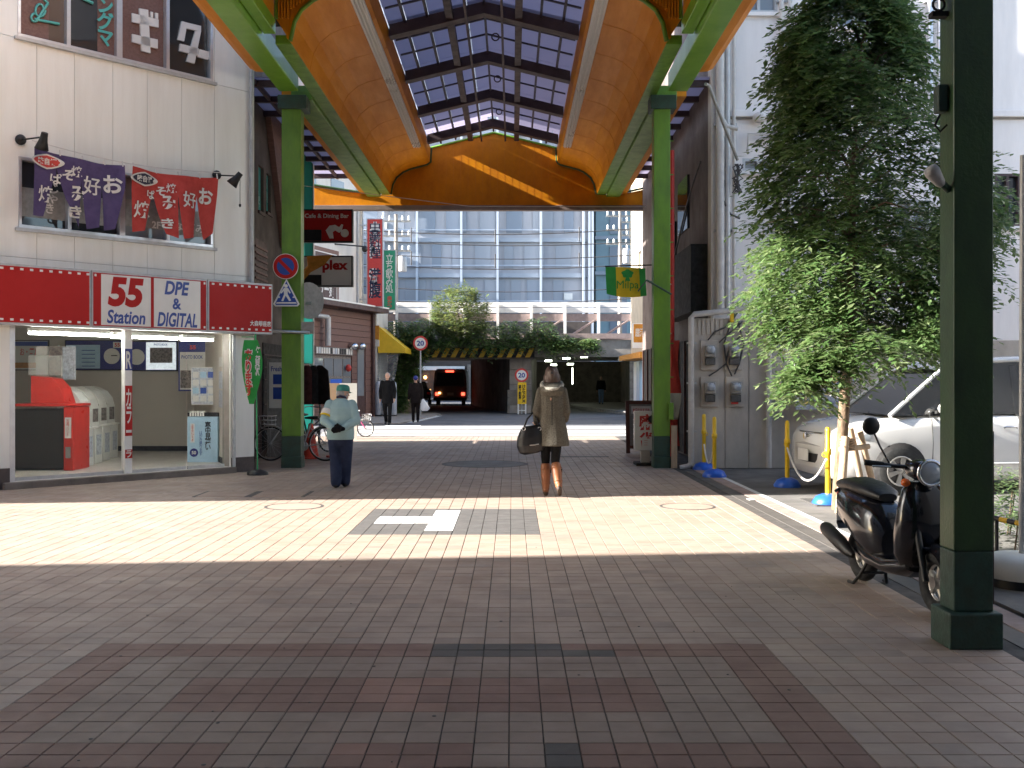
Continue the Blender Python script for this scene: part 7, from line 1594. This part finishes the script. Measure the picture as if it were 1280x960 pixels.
m = MB(); m.loft([[bo(cx + rx * math.copysign(abs(math.cos(2 * math.pi * i / 18)) ** .8, math.cos(2 * math.pi * i / 18)), -.02 + ry * math.sin(2 * math.pi * i / 18), z + .02 * math.cos(2 * math.pi * i / 18)) for i in range(18)] for cx, rx, ry, z in ((-.27, .10, .05, .565), (-.275, .16, .10, .59), (-.28, .195, .12, .68), (-.28, .185, .11, .80), (-.275, .15, .08, .90), (-.27, .115, .045, .945))]); m.build('bag_body', 'leather_black', b, remesh=.012, smooth=3)
for y in (-.07, .03): m = MB(); m.tube([bo(-.38, y, .90), bo(-.33, y + .02, 1.03), bo(-.25, y + .05, 1.115), bo(-.2, y + .05, 1.03), bo(-.17, y, .90)], .011, 8); m.build('handle', 'leather_black', b)
m = MB(); m.tube([bo(-.18, -.12, .70), bo(-.24, -.14, .69), bo(-.30, -.14, .685)], .008, 6); m.build('zip', 'steel', b)
for x in (-.17, -.38): m = MB(); m.ring(bo(x, -.085, .90), (0, 1, 0), .022, .005, 12, 5); m.build('ring', 'steel', b)
# small figures in the distance
def walker(loc, rotz, hgt, lab, top, trou, hair, vox=.02, hem=.72, stride=.12, skirt=False):
    p = thing('person', lab, 'person', (0, 0, 0)); s = hgt / 1.72
    q = lambda x, y, z: (x * s, y * s, z * s)
    SL, SR, EL, ER, WL, WR = q(-.18, 0, 1.42), q(.18, 0, 1.42), q(-.24, -.02, 1.13), q(.24, .02, 1.13), q(-.25, .10, .88), q(.25, -.04, .87)
    hL, hR, kL, kR, aL, aR = q(-.09, 0, .88), q(.09, 0, .88), q(-.09, stride * .7, .48), q(.085, -.01, .47), q(-.085, stride * .9, .09), q(.08, -stride * 1.3, .11)
    m = MB(); m.cap(q(0, 0, .9), .12 * s, q(0, 0, 1.32), .13 * s); m.cap(q(0, 0, 1.4), .05 * s, q(0, .02, 1.54), .047 * s)
    for S_, E_, W_ in ((SL, EL, WL), (SR, ER, WR)): m.cap(S_, .05 * s, E_, .04 * s); m.cap(E_, .04 * s, W_, .027 * s); m.cap(q(0, 0, 1.36), .07 * s, S_, .05 * s); hand(m, W_, (0, .25, -1), (0, 1, 0), s, .4)
    for h_, k_, a_ in ((hL, kL, aL), (hR, kR, aR)): m.cap(h_, .08 * s, k_, .05 * s); m.cap(k_, .05 * s, a_, .035 * s)
    e, mo, r_, f_, u_ = head(m, q(0, .03, 1.62), (0, 1, -.05), s); m.build('body', 'skin', p, remesh=.012, smooth=1); face(p, e, mo, r_, f_, u_, s)
    m = MB(); m.loft([ering(q(0, 0, hem), .20 * s, .15 * s), ering(q(0, 0, 1.0), .19 * s, .145 * s), ering(q(0, 0, 1.25), .20 * s, .15 * s), ering(q(0, 0, 1.38), .19 * s, .12 * s), ering(q(0, 0, 1.45), .12 * s, .09 * s), ering(q(0, .01, 1.49), .07 * s, .07 * s)])
    for S_, E_, W_ in ((SL, EL, WL), (SR, ER, WR)): m.cap(S_, .075 * s, E_, .066 * s); m.cap(E_, .064 * s, Vector(E_).lerp(Vector(W_), .92), .05 * s)
    m.build('coat', top, p, remesh=vox, smooth=2)
    m = MB(); m.cap(q(0, 0, .9), .14 * s, q(0, 0, .84), .14 * s)
    for h_, k_, a_ in ((hL, kL, aL), (hR, kR, aR)): m.cap(h_, .095 * s, k_, .07 * s); m.cap(k_, .068 * s, a_, .06 * s)
    m.build('trousers', trou, p, remesh=vox, smooth=2)
    for a_ in (aL, aR): m = MB(); m.cap((a_[0], a_[1] - .03, a_[2] - .04), .042 * s, (a_[0], a_[1] + .15, max(.035, a_[2] - .06)), .036 * s); m.build('shoe', 'black', p)
    m = MB(); m.ell(Vector(q(0, -.008, 1.662)), (.088 * s, .098 * s, .088 * s), 16, 10); m.build('hair', hair, p); place(p, loc, rotz); return p
walker((-4.3, 35.4, .0), R(176), 1.78, 'grey haired man in a black coat walking towards the camera by the gas bottles', 'coat_black', 'coat_black', 'hair_grey')
wk = walker((-3.52, 37.4, .0), R(8), 1.68, 'person in dark brown coat and knit hat walking away with a white bag', 'coat_brown', 'coat_brown', 'deep_blue', stride=.05)
m = MB(); Y = 37.3; m.loft([ering((-3.18, Y, .42), .10, .05), ering((-3.16, Y, .52), .17, .07), ering((-3.2, Y, .68), .12, .06), ering((-3.24, Y, .86), .03, .03)]); tag(m.build('carrier_bag', 'bag_white'), 'white carrier bag in the hand of the person in dark brown', 'bag')
walker((5.2, 59.8, .13), R(180), 1.62, 'person in dark top and light blue jeans standing in the right underpass', 'coat_black', 'jeans_light', 'hair_black', hem=.92, stride=.05)
flush_text()
